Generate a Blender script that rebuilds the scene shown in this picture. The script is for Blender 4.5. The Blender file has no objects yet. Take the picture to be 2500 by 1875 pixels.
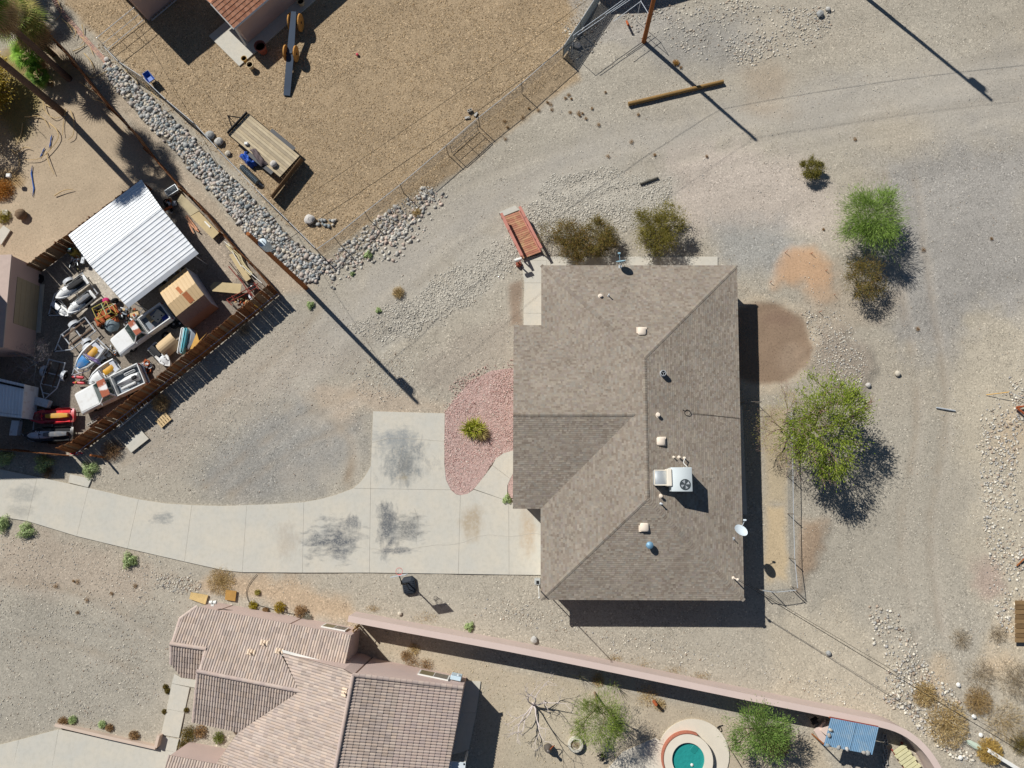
import bpy, math, random
import numpy as np
from mathutils import Vector, Matrix
random.seed(7); RNG = np.random.default_rng(11)
S = bpy.context.scene
COL = S.collection
R = math.radians

# ------------------------------------------------------------------ camera (a drone 54 m up, tilted 9 degrees off plumb)
H, FPX, CU, CV = 54.0, 1766.0, 1250.0, 937.5
_n = Vector(((1306 - CU) / FPX, -(1225 - CV) / FPX, -1)).normalized()      # plumb line in camera axes
_X = (Vector((1, 0, 0)) - _n * _n.x).normalized(); _Z = -_n; _Y = _Z.cross(_X)
ROT = Matrix((_X, _Y, _Z))
cam = bpy.data.cameras.new('camera'); camo = bpy.data.objects.new('camera', cam); COL.objects.link(camo)
camo.matrix_world = Matrix.Translation((0, 0, H)) @ ROT.to_4x4()
cam.sensor_width = 36; cam.lens = FPX / 2500 * 36; cam.clip_end = 6000; cam.clip_start = 0.5
S.camera = camo

# ------------------------------------------------------------------ sky and sun
SUN_EL, SUN_AZ = R(42), R(134.5)          # direction towards the sun, measured from +X
w = bpy.data.worlds.new('World'); S.world = w; w.use_nodes = True
nt = w.node_tree; nt.nodes.clear()
sky = nt.nodes.new('ShaderNodeTexSky'); sky.sky_type = 'NISHITA'; sky.sun_disc = False
sky.sun_elevation = SUN_EL; sky.sun_rotation = math.pi / 2 - SUN_AZ; sky.altitude = 1500; sky.dust_density = .2; sky.ozone_density = 2
bg = nt.nodes.new('ShaderNodeBackground'); bg.inputs[1].default_value = 0.05
wo = nt.nodes.new('ShaderNodeOutputWorld')
nt.links.new(sky.outputs[0], bg.inputs[0]); nt.links.new(bg.outputs[0], wo.inputs[0])
sl = bpy.data.lights.new('sun', 'SUN'); sl.energy = 5.0; sl.angle = R(.53); sl.color = (1, .98, .945)
so = bpy.data.objects.new('sun', sl); COL.objects.link(so)
_sd = Vector((math.cos(SUN_EL) * math.cos(SUN_AZ), math.cos(SUN_EL) * math.sin(SUN_AZ), math.sin(SUN_EL)))
so.rotation_euler = _sd.to_track_quat('Z', 'Y').to_euler(); so.location = _sd * 80
vs = S.view_settings; S.display_settings.display_device = 'sRGB'
vs.view_transform = 'Standard'; vs.look = 'None'; vs.exposure = 0.0; vs.gamma = 1; vs.use_curve_mapping = False
S.cycles.max_bounces = 5; S.cycles.diffuse_bounces = 3; S.cycles.glossy_bounces = 3; S.cycles.transmission_bounces = 4; S.cycles.caustics_reflective = False; S.cycles.caustics_refractive = False

# ------------------------------------------------------------------ helpers
def P(u, v, z=0.0):
    """survey point: photo coordinate -> site coordinate on the level z (camera calibrated above)"""
    d = ROT @ Vector(((u - CU) / FPX, -(v - CV) / FPX, -1)); t = (z - H) / d.z
    return Vector((d.x * t, d.y * t, z))
def PP(pts, z=0.0): return [P(u, v, z) for u, v in pts]
def lin(c): return tuple(((x / 255) / 12.92 if x / 255 <= .04045 else ((x / 255 + .055) / 1.055) ** 2.4) for x in c)
def V3(a): return Vector(a)

MATS = {}
def new_mat(name):
    m = bpy.data.materials.new(name); m.use_nodes = True; nt = m.node_tree
    b = nt.nodes['Principled BSDF']; MATS[name] = m
    return m, nt, b
def node(nt, t, **kw):
    n = nt.nodes.new(t)
    for k, v in kw.items():
        if k.startswith('i_'): n.inputs[int(k[2:])].default_value = v
        else: setattr(n, k, v)
    return n
def mix(nt, fac, a, b, mode='MIX'):
    n = nt.nodes.new('ShaderNodeMix'); n.data_type = 'RGBA'; n.blend_type = mode
    for sock, val in ((n.inputs[0], fac), (n.inputs[6], a), (n.inputs[7], b)):
        if isinstance(val, bpy.types.NodeSocket): nt.links.new(val, sock)
        elif isinstance(val, (int, float)): sock.default_value = val
        else: sock.default_value = (*val[:3], 1)
    return n.outputs[2]
def mth(nt, op, a, b=None, c=None, clamp=False):
    n = nt.nodes.new('ShaderNodeMath'); n.operation = op; n.use_clamp = clamp
    for i, val in enumerate((a, b, c)):
        if val is None: continue
        if isinstance(val, bpy.types.NodeSocket): nt.links.new(val, n.inputs[i])
        else: n.inputs[i].default_value = val
    return n.outputs[0]
def noise(nt, vec, scale, detail=4, rough=.55, dist=0):
    n = nt.nodes.new('ShaderNodeTexNoise'); n.inputs['Scale'].default_value = scale
    n.inputs['Detail'].default_value = detail; n.inputs['Roughness'].default_value = rough; n.inputs['Distortion'].default_value = dist
    nt.links.new(vec, n.inputs['Vector']); return n.outputs['Fac']
def rng(nt, x, a, b, c=0.0, d=1.0):
    n = nt.nodes.new('ShaderNodeMapRange'); n.clamp = True
    nt.links.new(x, n.inputs[0])
    for i, v in enumerate((a, b, c, d)): n.inputs[i + 1].default_value = v
    return n.outputs[0]
def bump(nt, b, h, strength=.3, dist=.02):
    n = nt.nodes.new('ShaderNodeBump'); n.inputs['Strength'].default_value = strength; n.inputs['Distance'].default_value = dist
    nt.links.new(h, n.inputs['Height']); nt.links.new(n.outputs[0], b.inputs['Normal'])
def mat(name, c, rough=.85, var=.25, scale=2.5, grain=.12, gscale=40, bmp=.0, metal=0.0, attr=False, dirt=None, dscale=1.2, damt=.5, spec=.3, world=True, stretch=None):
    """procedural material: base colour (sRGB 0-255) broken up by two noises, optional dirt/rust blotches"""
    if name in MATS: return MATS[name]
    m, nt, b = new_mat(name); L = nt.links
    if world: vec = node(nt, 'ShaderNodeNewGeometry').outputs['Position']
    else: vec = node(nt, 'ShaderNodeTexCoord').outputs['Object']
    if stretch:
        mp = node(nt, 'ShaderNodeMapping'); mp.inputs['Scale'].default_value = stretch; L.new(vec, mp.inputs[0]); vec = mp.outputs[0]
    col = (*lin(c), 1)
    if attr:
        a = node(nt, 'ShaderNodeAttribute', attribute_name='Col'); col = a.outputs['Color']
    n1 = noise(nt, vec, scale, 5); n2 = noise(nt, vec, gscale, 3)
    f = mth(nt, 'ADD', rng(nt, n1, .25, .75, 1 - var / 2, 1 + var / 2), rng(nt, n2, .25, .75, -grain / 2, grain / 2))
    vm = nt.nodes.new('ShaderNodeVectorMath'); vm.operation = 'SCALE'
    if isinstance(col, bpy.types.NodeSocket): L.new(col, vm.inputs[0])
    else: vm.inputs[0].default_value = col[:3]
    L.new(f, vm.inputs['Scale']); out = vm.outputs[0]
    if dirt:
        n3 = noise(nt, vec, dscale, 6, .65)
        out = mix(nt, rng(nt, n3, .5, .68, 0, damt), out, lin(dirt))
    L.new(out, b.inputs['Base Color'])
    b.inputs['Roughness'].default_value = rough; b.inputs['Metallic'].default_value = metal
    b.inputs['Specular IOR Level'].default_value = spec
    if bmp: bump(nt, b, n2, bmp, .02)
    return m

def bare(name, verts, faces, m=None, smooth=False, cols=None):
    """mesh from lists or numpy arrays; cols = one colour per face"""
    me = bpy.data.meshes.new(name)
    if isinstance(faces, np.ndarray):
        verts = np.asarray(verts, np.float32); n, k = faces.shape
        me.vertices.add(len(verts)); me.vertices.foreach_set('co', verts.ravel())
        me.loops.add(n * k); me.loops.foreach_set('vertex_index', faces.astype(np.int32).ravel())
        me.polygons.add(n); me.polygons.foreach_set('loop_start', np.arange(0, n * k, k, dtype=np.int32))
        me.update(calc_edges=True)
    else:
        me.from_pydata([tuple(v) for v in verts], [], faces); me.update()
    if cols is not None:
        a = me.attributes.new('Col', 'FLOAT_COLOR', 'FACE'); c = np.ones((len(me.polygons), 4), np.float32)
        c[:, :3] = np.asarray(cols)[:, :3]; a.data.foreach_set('color', c.ravel())
    if smooth: me.polygons.foreach_set('use_smooth', np.ones(len(me.polygons), bool))
    if m: me.materials.append(m)
    return me
def link(name, me, parent=None, loc=(0, 0, 0), rot=None, scale=None):
    o = bpy.data.objects.new(name, me); COL.objects.link(o); o.location = loc
    if parent: o.parent = parent
    if rot is not None: o.rotation_euler = rot
    if scale is not None: o.scale = scale
    return o
def tag(o, label=None, cat=None, group=None, kind=None):
    for k, v in (('label', label), ('category', cat), ('group', group), ('kind', kind)):
        if v: o[k] = v
    return o
def thing(name, label, cat, loc=(0, 0, 0), rz=0.0, group=None):
    o = bpy.data.objects.new(name, None); COL.objects.link(o); o.empty_display_size = .3
    o.location = loc; o.rotation_euler = (0, 0, rz)
    return tag(o, label, cat, group)
def copy_tree(o, parent=None):
    c = o.copy(); COL.objects.link(c); c.parent = parent
    for ch in list(o.children): copy_tree(ch, c)
    return c

class MB:
    """collects boxes, prisms, tubes and lathes into one mesh"""
    def __init__(s, org=(0, 0, 0)): s.v = []; s.f = []; s.c = []; s.col = None; s.o = Vector(org)
    def _add(s, vs, fs):
        b = len(s.v); s.v += [Vector(x) - s.o for x in vs]; s.f += [tuple(i + b for i in f) for f in fs]
        s.c += [s.col or (1, 1, 1)] * len(fs); return s
    def poly(s, pts): return s._add(pts, [tuple(range(len(pts)))])
    def box(s, c, d, rz=0.0, tilt=None):
        m = Matrix.Rotation(rz, 3, 'Z')
        if tilt: m = m @ Matrix.Rotation(tilt[1], 3, tilt[0])
        q = [Vector(c) + m @ Vector((d[0] / 2 * i, d[1] / 2 * j, d[2] / 2 * k)) for k in (-1, 1) for j in (-1, 1) for i in (-1, 1)]
        return s._add(q, [(0, 2, 3, 1), (4, 5, 7, 6), (0, 1, 5, 4), (1, 3, 7, 5), (3, 2, 6, 7), (2, 0, 4, 6)])
    def bbox(s, c, d, bev=.02, rz=0.0):
        """box with chamfered edges"""
        m = Matrix.Rotation(rz, 3, 'Z'); hx, hy, hz = d[0] / 2, d[1] / 2, d[2] / 2; b = min(bev, hx * .9, hy * .9, hz * .9)
        def ring(x, y, z): return [(x, y - b, z), (x, -y + b, z), (x - b, -y, z), (-x + b, -y, z), (-x, -y + b, z), (-x, y - b, z), (-x + b, y, z), (x - b, y, z)]
        rs = [ring(hx - b, hy - b, -hz), ring(hx, hy, -hz + b), ring(hx, hy, hz - b), ring(hx - b, hy - b, hz)]
        vs = [Vector(c) + m @ Vector(p) for r in rs for p in r]; fs = [tuple(range(8)), tuple(reversed(range(24, 32)))]
        for k in range(3):
            for i in range(8): j = (i + 1) % 8; fs.append((k * 8 + j, k * 8 + i, k * 8 + 8 + i, k * 8 + 8 + j))
        return s._add(vs, fs)
    def prism(s, pts, z0, z1):
        """pts: outline (xy); extruded from z0 to z1"""
        n = len(pts); a = sum(pts[i][0] * pts[(i + 1) % n][1] - pts[(i + 1) % n][0] * pts[i][1] for i in range(n))
        if a < 0: pts = list(reversed(pts))
        vs = [(p[0], p[1], z0) for p in pts] + [(p[0], p[1], z1) for p in pts]
        fs = [tuple(reversed(range(n))), tuple(range(n, 2 * n))] + [(i, (i + 1) % n, n + (i + 1) % n, n + i) for i in range(n)]
        return s._add(vs, fs)
    def slab(s, pts, t):
        """3D polygon thickened downwards along its normal"""
        pts = [Vector(p) for p in pts]; n = Vector()
        for i in range(len(pts)): n += pts[i].cross(pts[(i + 1) % len(pts)])
        n.normalize()
        if n.z < 0: pts.reverse(); n = -n
        k = len(pts); vs = pts + [p - n * t for p in pts]
        return s._add(vs, [tuple(range(k)), tuple(reversed(range(k, 2 * k)))] + [((i + 1) % k, i, k + i, k + (i + 1) % k) for i in range(k)])
    def tube(s, pts, r, n=8, cap=True):
        pts = [Vector(p) for p in pts]; rr = r if isinstance(r, (list, tuple)) else [r] * len(pts); vs = []; fs = []
        for i, p in enumerate(pts):
            d = (pts[min(i + 1, len(pts) - 1)] - pts[max(i - 1, 0)])
            if d.length < 1e-9: d = Vector((0, 0, 1))
            d.normalize(); a = d.cross(Vector((0, 0, 1)) if abs(d.z) < .95 else Vector((1, 0, 0))).normalized(); b = d.cross(a)
            vs += [p + (a * math.cos(2 * math.pi * k / n) + b * math.sin(2 * math.pi * k / n)) * rr[i] for k in range(n)]
        for i in range(len(pts) - 1):
            for k in range(n): j = (k + 1) % n; fs.append((i * n + k, i * n + j, i * n + n + j, i * n + n + k))
        if cap: e = (len(pts) - 1) * n; fs += [tuple(reversed(range(n))), tuple(range(e, e + n))]
        return s._add(vs, fs)
    def lathe(s, prof, c=(0, 0, 0), n=20, axis='Z', sx=1.0, sy=1.0):
        """prof: [(radius, height)...]"""
        vs = []; fs = []
        for r, h in prof:
            for k in range(n):
                a = 2 * math.pi * k / n; x, y, z = r * math.cos(a) * sx, r * math.sin(a) * sy, h
                if axis == 'Y': x, y, z = x, z, y
                if axis == 'X': x, y, z = z, x, y
                vs.append(Vector(c) + Vector((x, y, z)))
        for i in range(len(prof) - 1):
            for k in range(n): j = (k + 1) % n; fs.append((i * n + k, i * n + j, i * n + n + j, i * n + n + k))
        e = (len(prof) - 1) * n; fs += [tuple(reversed(range(n))), tuple(range(e, e + n))]
        return s._add(vs, fs)
    def loft(s, rings, cap=True):
        """closed cross-sections with equal point counts"""
        n = len(rings[0]); vs = [p for r in rings for p in r]; fs = []
        for i in range(len(rings) - 1):
            for k in range(n): j = (k + 1) % n; fs.append((i * n + k, i * n + j, i * n + n + j, i * n + n + k))
        if cap: e = (len(rings) - 1) * n; fs += [tuple(reversed(range(n))), tuple(range(e, e + n))]
        return s._add(vs, fs)
    def torus(s, c, R0, r, axis='Z', n=18, k=8):
        vs = []; fs = []
        for i in range(n):
            a = 2 * math.pi * i / n
            for j in range(k):
                b = 2 * math.pi * j / k; q = R0 + r * math.cos(b); x, y, z = q * math.cos(a), q * math.sin(a), r * math.sin(b)
                if axis == 'Y': x, y, z = x, z, y
                if axis == 'X': x, y, z = z, x, y
                vs.append(Vector(c) + Vector((x, y, z)))
        for i in range(n):
            for j in range(k): a, b = (i + 1) % n, (j + 1) % k; fs.append((i * k + j, a * k + j, a * k + b, i * k + b))
        return s._add(vs, fs)
    def mesh(s, name, m, smooth=False, cols=False):
        me = bare(name, s.v, s.f, m, False, s.c if cols else None)
        import bmesh
        bm = bmesh.new(); bm.from_mesh(me); bmesh.ops.recalc_face_normals(bm, faces=bm.faces); bm.to_mesh(me); bm.free()
        if smooth:
            me.polygons.foreach_set('use_smooth', np.ones(len(me.polygons), bool))
            me.set_sharp_from_angle(angle=R(38))
        return me
    def build(s, name, m, parent=None, smooth=False, cols=False, loc=(0, 0, 0)):
        return link(name, s.mesh(name, m, smooth, cols), parent, loc)

def offset_poly(pts, d):
    """shrink a polygon inwards by d (xy)"""
    pts = [Vector((p[0], p[1])) for p in pts]; n = len(pts)
    a = sum(pts[i].x * pts[(i + 1) % n].y - pts[(i + 1) % n].x * pts[i].y for i in range(n))
    if a < 0: pts.reverse()
    out = []
    for i in range(n):
        p, q, r = pts[i - 1], pts[i], pts[(i + 1) % n]
        e1 = (q - p).normalized(); e2 = (r - q).normalized(); n1 = Vector((-e1.y, e1.x)); n2 = Vector((-e2.y, e2.x))
        b = (n1 + n2); b = b / max(.3, b.dot(n1)) if b.length > 1e-6 else n1
        out.append(q + b * d)
    return out
def smooth_path(pts, sub=4):
    """Catmull-Rom through points"""
    pts = [Vector(p) for p in pts]; out = []
    for i in range(len(pts) - 1):
        a, b, c, d = pts[max(i - 1, 0)], pts[i], pts[i + 1], pts[min(i + 2, len(pts) - 1)]
        for k in range(sub):
            t = k / sub
            out.append(.5 * ((2 * b) + (c - a) * t + (2 * a - 5 * b + 4 * c - d) * t * t + (3 * b - a - 3 * c + d) * t ** 3))
    return out + [pts[-1]]
def clip_halfplanes(poly, hp):
    """clip a 2D polygon by half planes (point, inward normal)"""
    for p, n in hp:
        out = []
        for i in range(len(poly)):
            a, b = poly[i], poly[(i + 1) % len(poly)]; da = (a - p).dot(n); db = (b - p).dot(n)
            if da >= 0: out.append(a)
            if (da >= 0) != (db >= 0): out.append(a + (b - a) * (da / (da - db)))
        poly = out
        if len(poly) < 3: return []
    return poly
def halfplanes(poly):
    n = len(poly); a = sum(poly[i].x * poly[(i + 1) % n].y - poly[(i + 1) % n].x * poly[i].y for i in range(n)); out = []
    for i in range(n):
        e = (poly[(i + 1) % n] - poly[i]); nn = Vector((-e.y, e.x)).normalized()
        out.append((poly[i], nn if a > 0 else -nn))
    return out
def inpoly(X, Y, poly):
    ins = np.zeros(X.shape, bool); n = len(poly)
    for i in range(n):
        x1, y1 = poly[i][0], poly[i][1]; x2, y2 = poly[(i + 1) % n][0], poly[(i + 1) % n][1]
        if y1 == y2: continue
        c = ((y1 > Y) != (y2 > Y)) & (X < (x2 - x1) * (Y - y1) / (y2 - y1) + x1); ins ^= c
    return ins
def sdist(X, Y, poly):
    d = np.full(X.shape, 1e9); n = len(poly)
    for i in range(n):
        ax, ay = poly[i][0], poly[i][1]; bx, by = poly[(i + 1) % n][0], poly[(i + 1) % n][1]
        dx, dy = bx - ax, by - ay; L = dx * dx + dy * dy + 1e-12
        t = np.clip(((X - ax) * dx + (Y - ay) * dy) / L, 0, 1); d = np.minimum(d, np.hypot(X - ax - t * dx, Y - ay - t * dy))
    return np.where(inpoly(X, Y, poly), -d, d)
def vnoise(X, Y, s, seed=0, oct=4):
    """value noise 0..1"""
    out = np.zeros(X.shape); amp = 1; tot = 0; rs = np.random.default_rng(seed)
    for o in range(oct):
        g = rs.random((128, 128)); x = X / s + 1000.3; y = Y / s + 1000.7; xi = np.floor(x).astype(int); yi = np.floor(y).astype(int)
        fx = x - xi; fy = y - yi; fx = fx * fx * (3 - 2 * fx); fy = fy * fy * (3 - 2 * fy); a, b, c, d = xi % 128, (xi + 1) % 128, yi % 128, (yi + 1) % 128
        out += amp * ((g[a, c] * (1 - fx) + g[b, c] * fx) * (1 - fy) + (g[a, d] * (1 - fx) + g[b, d] * fx) * fy)
        tot += amp; amp *= .5; s = s / 2
    return out / tot
# ------------------------------------------------------------------ the ground: one sheet, fine in view, reaching to the horizon
def axis(a, b, step, far):
    k = [a]; d = step
    while k[-1] > -far: d *= 1.6; k.append(k[-1] - d)
    lo = sorted(k)[:-1]; mid = list(np.arange(a, b, step)); hi = [b]; d = step
    while hi[-1] < far: d *= 1.6; hi.append(hi[-1] + d)
    return np.array(lo + mid + hi)
gx, gy = axis(-48.0, 44.0, .2, 1500), axis(-21.0, 44.0, .2, 1500)
GX, GY = np.meshgrid(gx, gy)
NA = vnoise(GX, GY, 3.2, 1) - .5; NB = vnoise(GX, GY, 1.1, 2) - .5; NC = vnoise(GX, GY, 11, 3, 5) - .5; ND = vnoise(GX, GY, .6, 4, 2) - .5
gcol = np.empty(GX.shape + (3,)); gcol[:] = lin((175, 168, 154))
gcol *= (1 + .20 * NC + .14 * NA)[..., None]
warm = np.clip(vnoise(GX, GY, 7, 5, 4) * 2 - .75, 0, 1)[..., None]
gcol = gcol * (1 - .25 * warm) + np.array(lin((184, 170, 149))) * .25 * warm
gz = .05 * NA + .05 * NB - .035
gpeb = np.ones(GX.shape)
def patch(px, c, soft=.6, wob=.8, k=1.0, dz=0.0, peb=None):
    if c: g_ = sum(c) / 3; c = tuple(x * .8 + g_ * .2 for x in c)
    poly = PP(px); x0, x1 = min(p.x for p in poly) - 4, max(p.x for p in poly) + 4; y0, y1 = min(p.y for p in poly) - 4, max(p.y for p in poly) + 4
    i0, i1 = np.searchsorted(gy, (y0, y1)); j0, j1 = np.searchsorted(gx, (x0, x1)); s = (slice(i0, i1), slice(j0, j1))
    d = sdist(GX[s], GY[s], poly) + wob * (NA[s] * 1.6 + NB[s] * 1.2 + ND[s] * .5)
    m = np.clip(.5 - d / (2 * soft), 0, 1); m = m * m * (3 - 2 * m)
    if c is not None:
        mm = (m * k)[..., None]; v = (1 + .22 * NA[s] + .16 * NB[s])[..., None]
        gcol[s] = gcol[s] * (1 - mm) + np.array(lin(c)) * v * mm
    if dz: gz[s] += m * dz
    if peb is not None: gpeb[s] = gpeb[s] * (1 - m) + peb * m
def blob(u, v, ru, rv, c, soft=.5, wob=.6, k=1.0, dz=0.0, n=14, peb=None):
    patch([(u + ru * math.cos(a), v + rv * math.sin(a)) for a in np.linspace(0, 2 * math.pi, n, endpoint=False)], c, soft, wob, k, dz, peb)
# yards and lots
patch([(640, 960), (760, 800), (900, 660), (1100, 500), (1300, 390), (1600, 300), (2000, 200), (2540, 110), (2540, 330), (2150, 330), (1800, 340), (1500, 400), (1250, 500), (1080, 640), (950, 760), (820, 900), (760, 980)], (178, 171, 159), 2, 1.6, .8, 0, .5)
patch([(2130, 380), (2540, 330), (2540, 860), (2380, 900), (2200, 820), (2120, 640)], (165, 161, 155), 2, 2, .8)
patch([(1640, 380), (1800, 340), (2000, 420), (2080, 520), (2010, 610), (1850, 560), (1700, 560), (1630, 500)], (199, 184, 169), 1.5, 1.5, .85)
patch([(1150, 620), (1300, 520), (1330, 440), (1480, 400), (1640, 440), (1640, 520), (1500, 560), (1330, 580), (1270, 640), (1180, 720), (1050, 790), (930, 850), (960, 760)], (190, 183, 168), 1, 1.2, .8)
patch([(1740, 545), (1900, 545), (1990, 590), (1900, 660), (1800, 670), (1750, 630)], (158, 159, 156), 1.2, 1.2, .7)
patch([(480, 1170), (560, 1050), (700, 960), (830, 990), (900, 1020), (890, 1110), (820, 1180), (600, 1222)], (152, 151, 147), 1.8, 1.6, .75)
patch([(300, 950), (500, 880), (700, 790), (850, 880), (720, 960), (520, 1050), (400, 1180), (250, 1120)], (176, 164, 148), 1.5, 1.6, .7)
patch([(735, 960), (800, 930), (940, 950), (1080, 990), (1080, 1004), (880, 1005), (830, 1060), (780, 1010)], (192, 172, 148), .6, .8, .8)
patch([(842, 1135), (860, 1095), (870, 1120), (856, 1185), (830, 1190)], (158, 136, 110), .4, .5, .75)
patch([(1130, 800), (1252, 760), (1252, 880), (1080, 960), (1000, 930)], (172, 160, 144), 1, 1, .7)
patch([(0, 1300), (200, 1330), (330, 1370), (420, 1400), (320, 1480), (100, 1450), (-30, 1430)], (186, 168, 147), 1, 1.4, .75)
patch([(-30, 1450), (200, 1480), (420, 1500), (420, 1700), (300, 1780), (-30, 1780)], (170, 163, 148), 1.2, 1.2, .8)
patch([(540, 1405), (720, 1425), (850, 1475), (870, 1520), (700, 1480), (560, 1450), (480, 1430)], (200, 172, 138), .7, 1, .85)
patch([(880, 1535), (1300, 1640), (2000, 1800), (2050, 1900), (1170, 1900), (1180, 1680), (1000, 1620), (930, 1600)], (188, 172, 146), .5, .5, .95, 0, .35)
patch([(1230, 1700), (1420, 1690), (1560, 1740), (1500, 1860), (1250, 1860)], (190, 178, 152), 1, 1.2, .6)
patch([(1880, 1540), (2050, 1480), (2150, 1560), (2260, 1700), (2330, 1870), (2230, 1830), (2000, 1720), (1880, 1690)], (197, 184, 160), 1.2, 1.5, .8)
patch([(2380, 800), (2540, 740), (2540, 1900), (2420, 1880), (2400, 1500), (2380, 1200), (2310, 1000)], (200, 187, 162), 1.6, 1.8, .85)
for a in ((2470, 1060, 30, 60), (2480, 1540, 60, 30), (2440, 1620, 50, 40), (2290, 1660, 40, 60)): blob(*a, (206, 180, 144), .8, 1, .7)
blob(2418, 1412, 24, 50, (186, 148, 138), .7, 1, .45)
blob(1870, 190, 55, 45, (178, 158, 132), 1.2, 1, .6); blob(1880, 265, 60, 30, (176, 156, 130), 1, 1, .6)
blob(2180, 320, 90, 60, (186, 172, 148), 1.5, 1, .6)
patch([(1870, 990), (1922, 1000), (1922, 1230), (1868, 1230)], (184, 166, 134), .3, .3, .9, 0, .4)
patch([(1866, 1230), (1923, 1228), (1930, 1424), (1866, 1426)], (198, 173, 132), .3, .5, .85, 0, .3)
patch([(1950, 1265), (2020, 1270), (1990, 1380), (1950, 1440), (1938, 1400)], (166, 138, 110), .5, .6, .85, .12)
patch([(1960, 860), (2050, 800), (2130, 860), (2100, 960), (2010, 950)], (160, 146, 130), .7, 1, .8, .18)
patch([(1240, 690), (1278, 680), (1278, 798), (1243, 796)], (150, 128, 108), .25, .25, .9, 0, .2)
patch([(1885, 700), (1930, 600), (1990, 588), (2035, 640), (2040, 730), (1995, 745), (1960, 700), (1915, 690)], (202, 156, 114), .6, .7, .85, .12, .3)
patch([(1690, 610), (1800, 690), (1860, 720), (1960, 760), (1985, 880), (1880, 960), (1840, 970), (1840, 735), (1800, 700)], (190, 174, 150), .5, .6, .5)
blob(1862, 838, 116, 100, (146, 119, 95), .22, .4, .92, -.06, 40, .25)
blob(1900, 780, 34, 16, (136, 108, 90), .5, .7, .6, 0, 14, .15); blob(1930, 880, 26, 30, (172, 148, 124), .6, .8, .5)
# neighbours
patch([(120, -40), (255, 118), (305, 165), (425, 268), (535, 375), (645, 485), (790, 632), (880, 565), (960, 520), (1060, 455), (1135, 411), (1200, 356), (1330, 255), (1423, 195), (1380, 125), (1450, 0), (1475, -60), (600, -60)], (178, 152, 116), .35, .35, .97, 0, 1.5)
patch([(780, 620), (880, 560), (1000, 480), (1040, 470), (1000, 530), (900, 600), (810, 660)], (180, 165, 140), .4, .5, .8)
patch([(-60, 140), (120, 90), (300, 300), (462, 480), (340, 470), (170, 600), (100, 655), (-60, 625)], (186, 164, 134), .4, .4, .95, 0, .35)
patch([(200, 150), (262, 185), (420, 370), (565, 535), (770, 700), (690, 722), (560, 590), (350, 345)], (184, 166, 142), .4, .4, .9)
patch([(100, 660), (345, 440), (480, 490), (680, 717), (430, 900), (170, 1100), (-40, 1090), (-40, 880)], (150, 138, 124), .3, .2, .95)
patch([(140, 690), (255, 640), (290, 740), (240, 790), (190, 760)], (206, 196, 180), .2, .1, .8)
patch([(430, 490), (520, 560), (600, 680), (560, 700), (480, 600)], (186, 168, 146), .3, .3, .8)
blob(40, 230, 55, 110, (150, 132, 66), .8, .8, .8)
blob(20, 440, 40, 30, (158, 122, 66), .5, .5, .8)
patch([(1390, -40), (1640, -40), (1660, 60), (1500, 110), (1400, 120)], (168, 162, 152), .5, .8, .8)
blob(1700, 100, 160, 60, (160, 156, 148), 1.5, 1.2, .8)
blob(2080, 740, 120, 60, (178, 160, 136), .8, .8, .5)
def streak(px, wd, c, k, peb=None):
    pl = smooth_path(PP(px), 6); x0, x1 = min(p.x for p in pl) - 2, max(p.x for p in pl) + 2; y0, y1 = min(p.y for p in pl) - 2, max(p.y for p in pl) + 2
    i0, i1 = np.searchsorted(gy, (y0, y1)); j0, j1 = np.searchsorted(gx, (x0, x1)); s = (slice(i0, i1), slice(j0, j1)); X, Y = GX[s], GY[s]; d = np.full(X.shape, 1e9)
    for a, b in zip(pl, pl[1:]):
        dx, dy = b.x - a.x, b.y - a.y; t = np.clip(((X - a.x) * dx + (Y - a.y) * dy) / (dx * dx + dy * dy + 1e-9), 0, 1); d = np.minimum(d, np.hypot(X - a.x - t * dx, Y - a.y - t * dy))
    m = np.clip(1 - (d + .25 * ND[s]) / wd, 0, 1) * np.clip(.6 + 2.2 * NB[s], 0, 1); mm = (m * k)[..., None]; gcol[s] = gcol[s] * (1 - mm) + np.array(lin(c)) * mm; gz[s] -= m * .03
    if peb is not None: gpeb[s] = gpeb[s] * (1 - m) + peb * m
for path in ([(700, 930), (860, 740), (1060, 570), (1300, 440), (1650, 345), (2050, 265), (2500, 190)], [(760, 1000), (930, 790), (1120, 620), (1330, 480), (1680, 385), (2050, 310), (2500, 240)], [(650, 860), (820, 690), (1010, 530), (1260, 400), (1600, 300), (2000, 215), (2500, 130)]):
    streak(path, .7, (162, 154, 141), .32, .4); streak([(u + 8, v + 42) for u, v in path], .6, (188, 180, 166), .32, .35)
for path in ([(500, 1190), (640, 1080), (740, 1010), (860, 960)], [(560, 1210), (700, 1110), (800, 1060), (880, 1030)], [(855, 1190), (862, 1120), (840, 1060), (780, 1010), (700, 990)], [(300, 1130), (450, 1040), (600, 930), (700, 850), (790, 740)], [(2160, 420), (2200, 700), (2240, 1000), (2200, 1300), (2230, 1560)], [(2230, 420), (2270, 700), (2310, 1000), (2270, 1300), (2300, 1560)], [(20, 1420), (200, 1450), (400, 1560)], [(60, 1560), (250, 1600), (380, 1680)]):
    streak(path, .5, (158, 142, 122), .4, .35); streak([(u + 12, v + 20) for u, v in path], .4, (184, 176, 164), .35)
streak([(1862 + 126 * math.cos(a), 838 + 110 * math.sin(a)) for a in np.linspace(-2.2, 2.2, 14)], .6, (192, 176, 152), .6, .4)
for rr_ in (.9, .75, .6): streak([(690 + 190 * rr_ * math.cos(a), 1085 + 105 * rr_ * math.sin(a)) for a in np.linspace(-2.4, 1.6, 14)], .5, (168, 160, 148), .4, .4)
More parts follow.
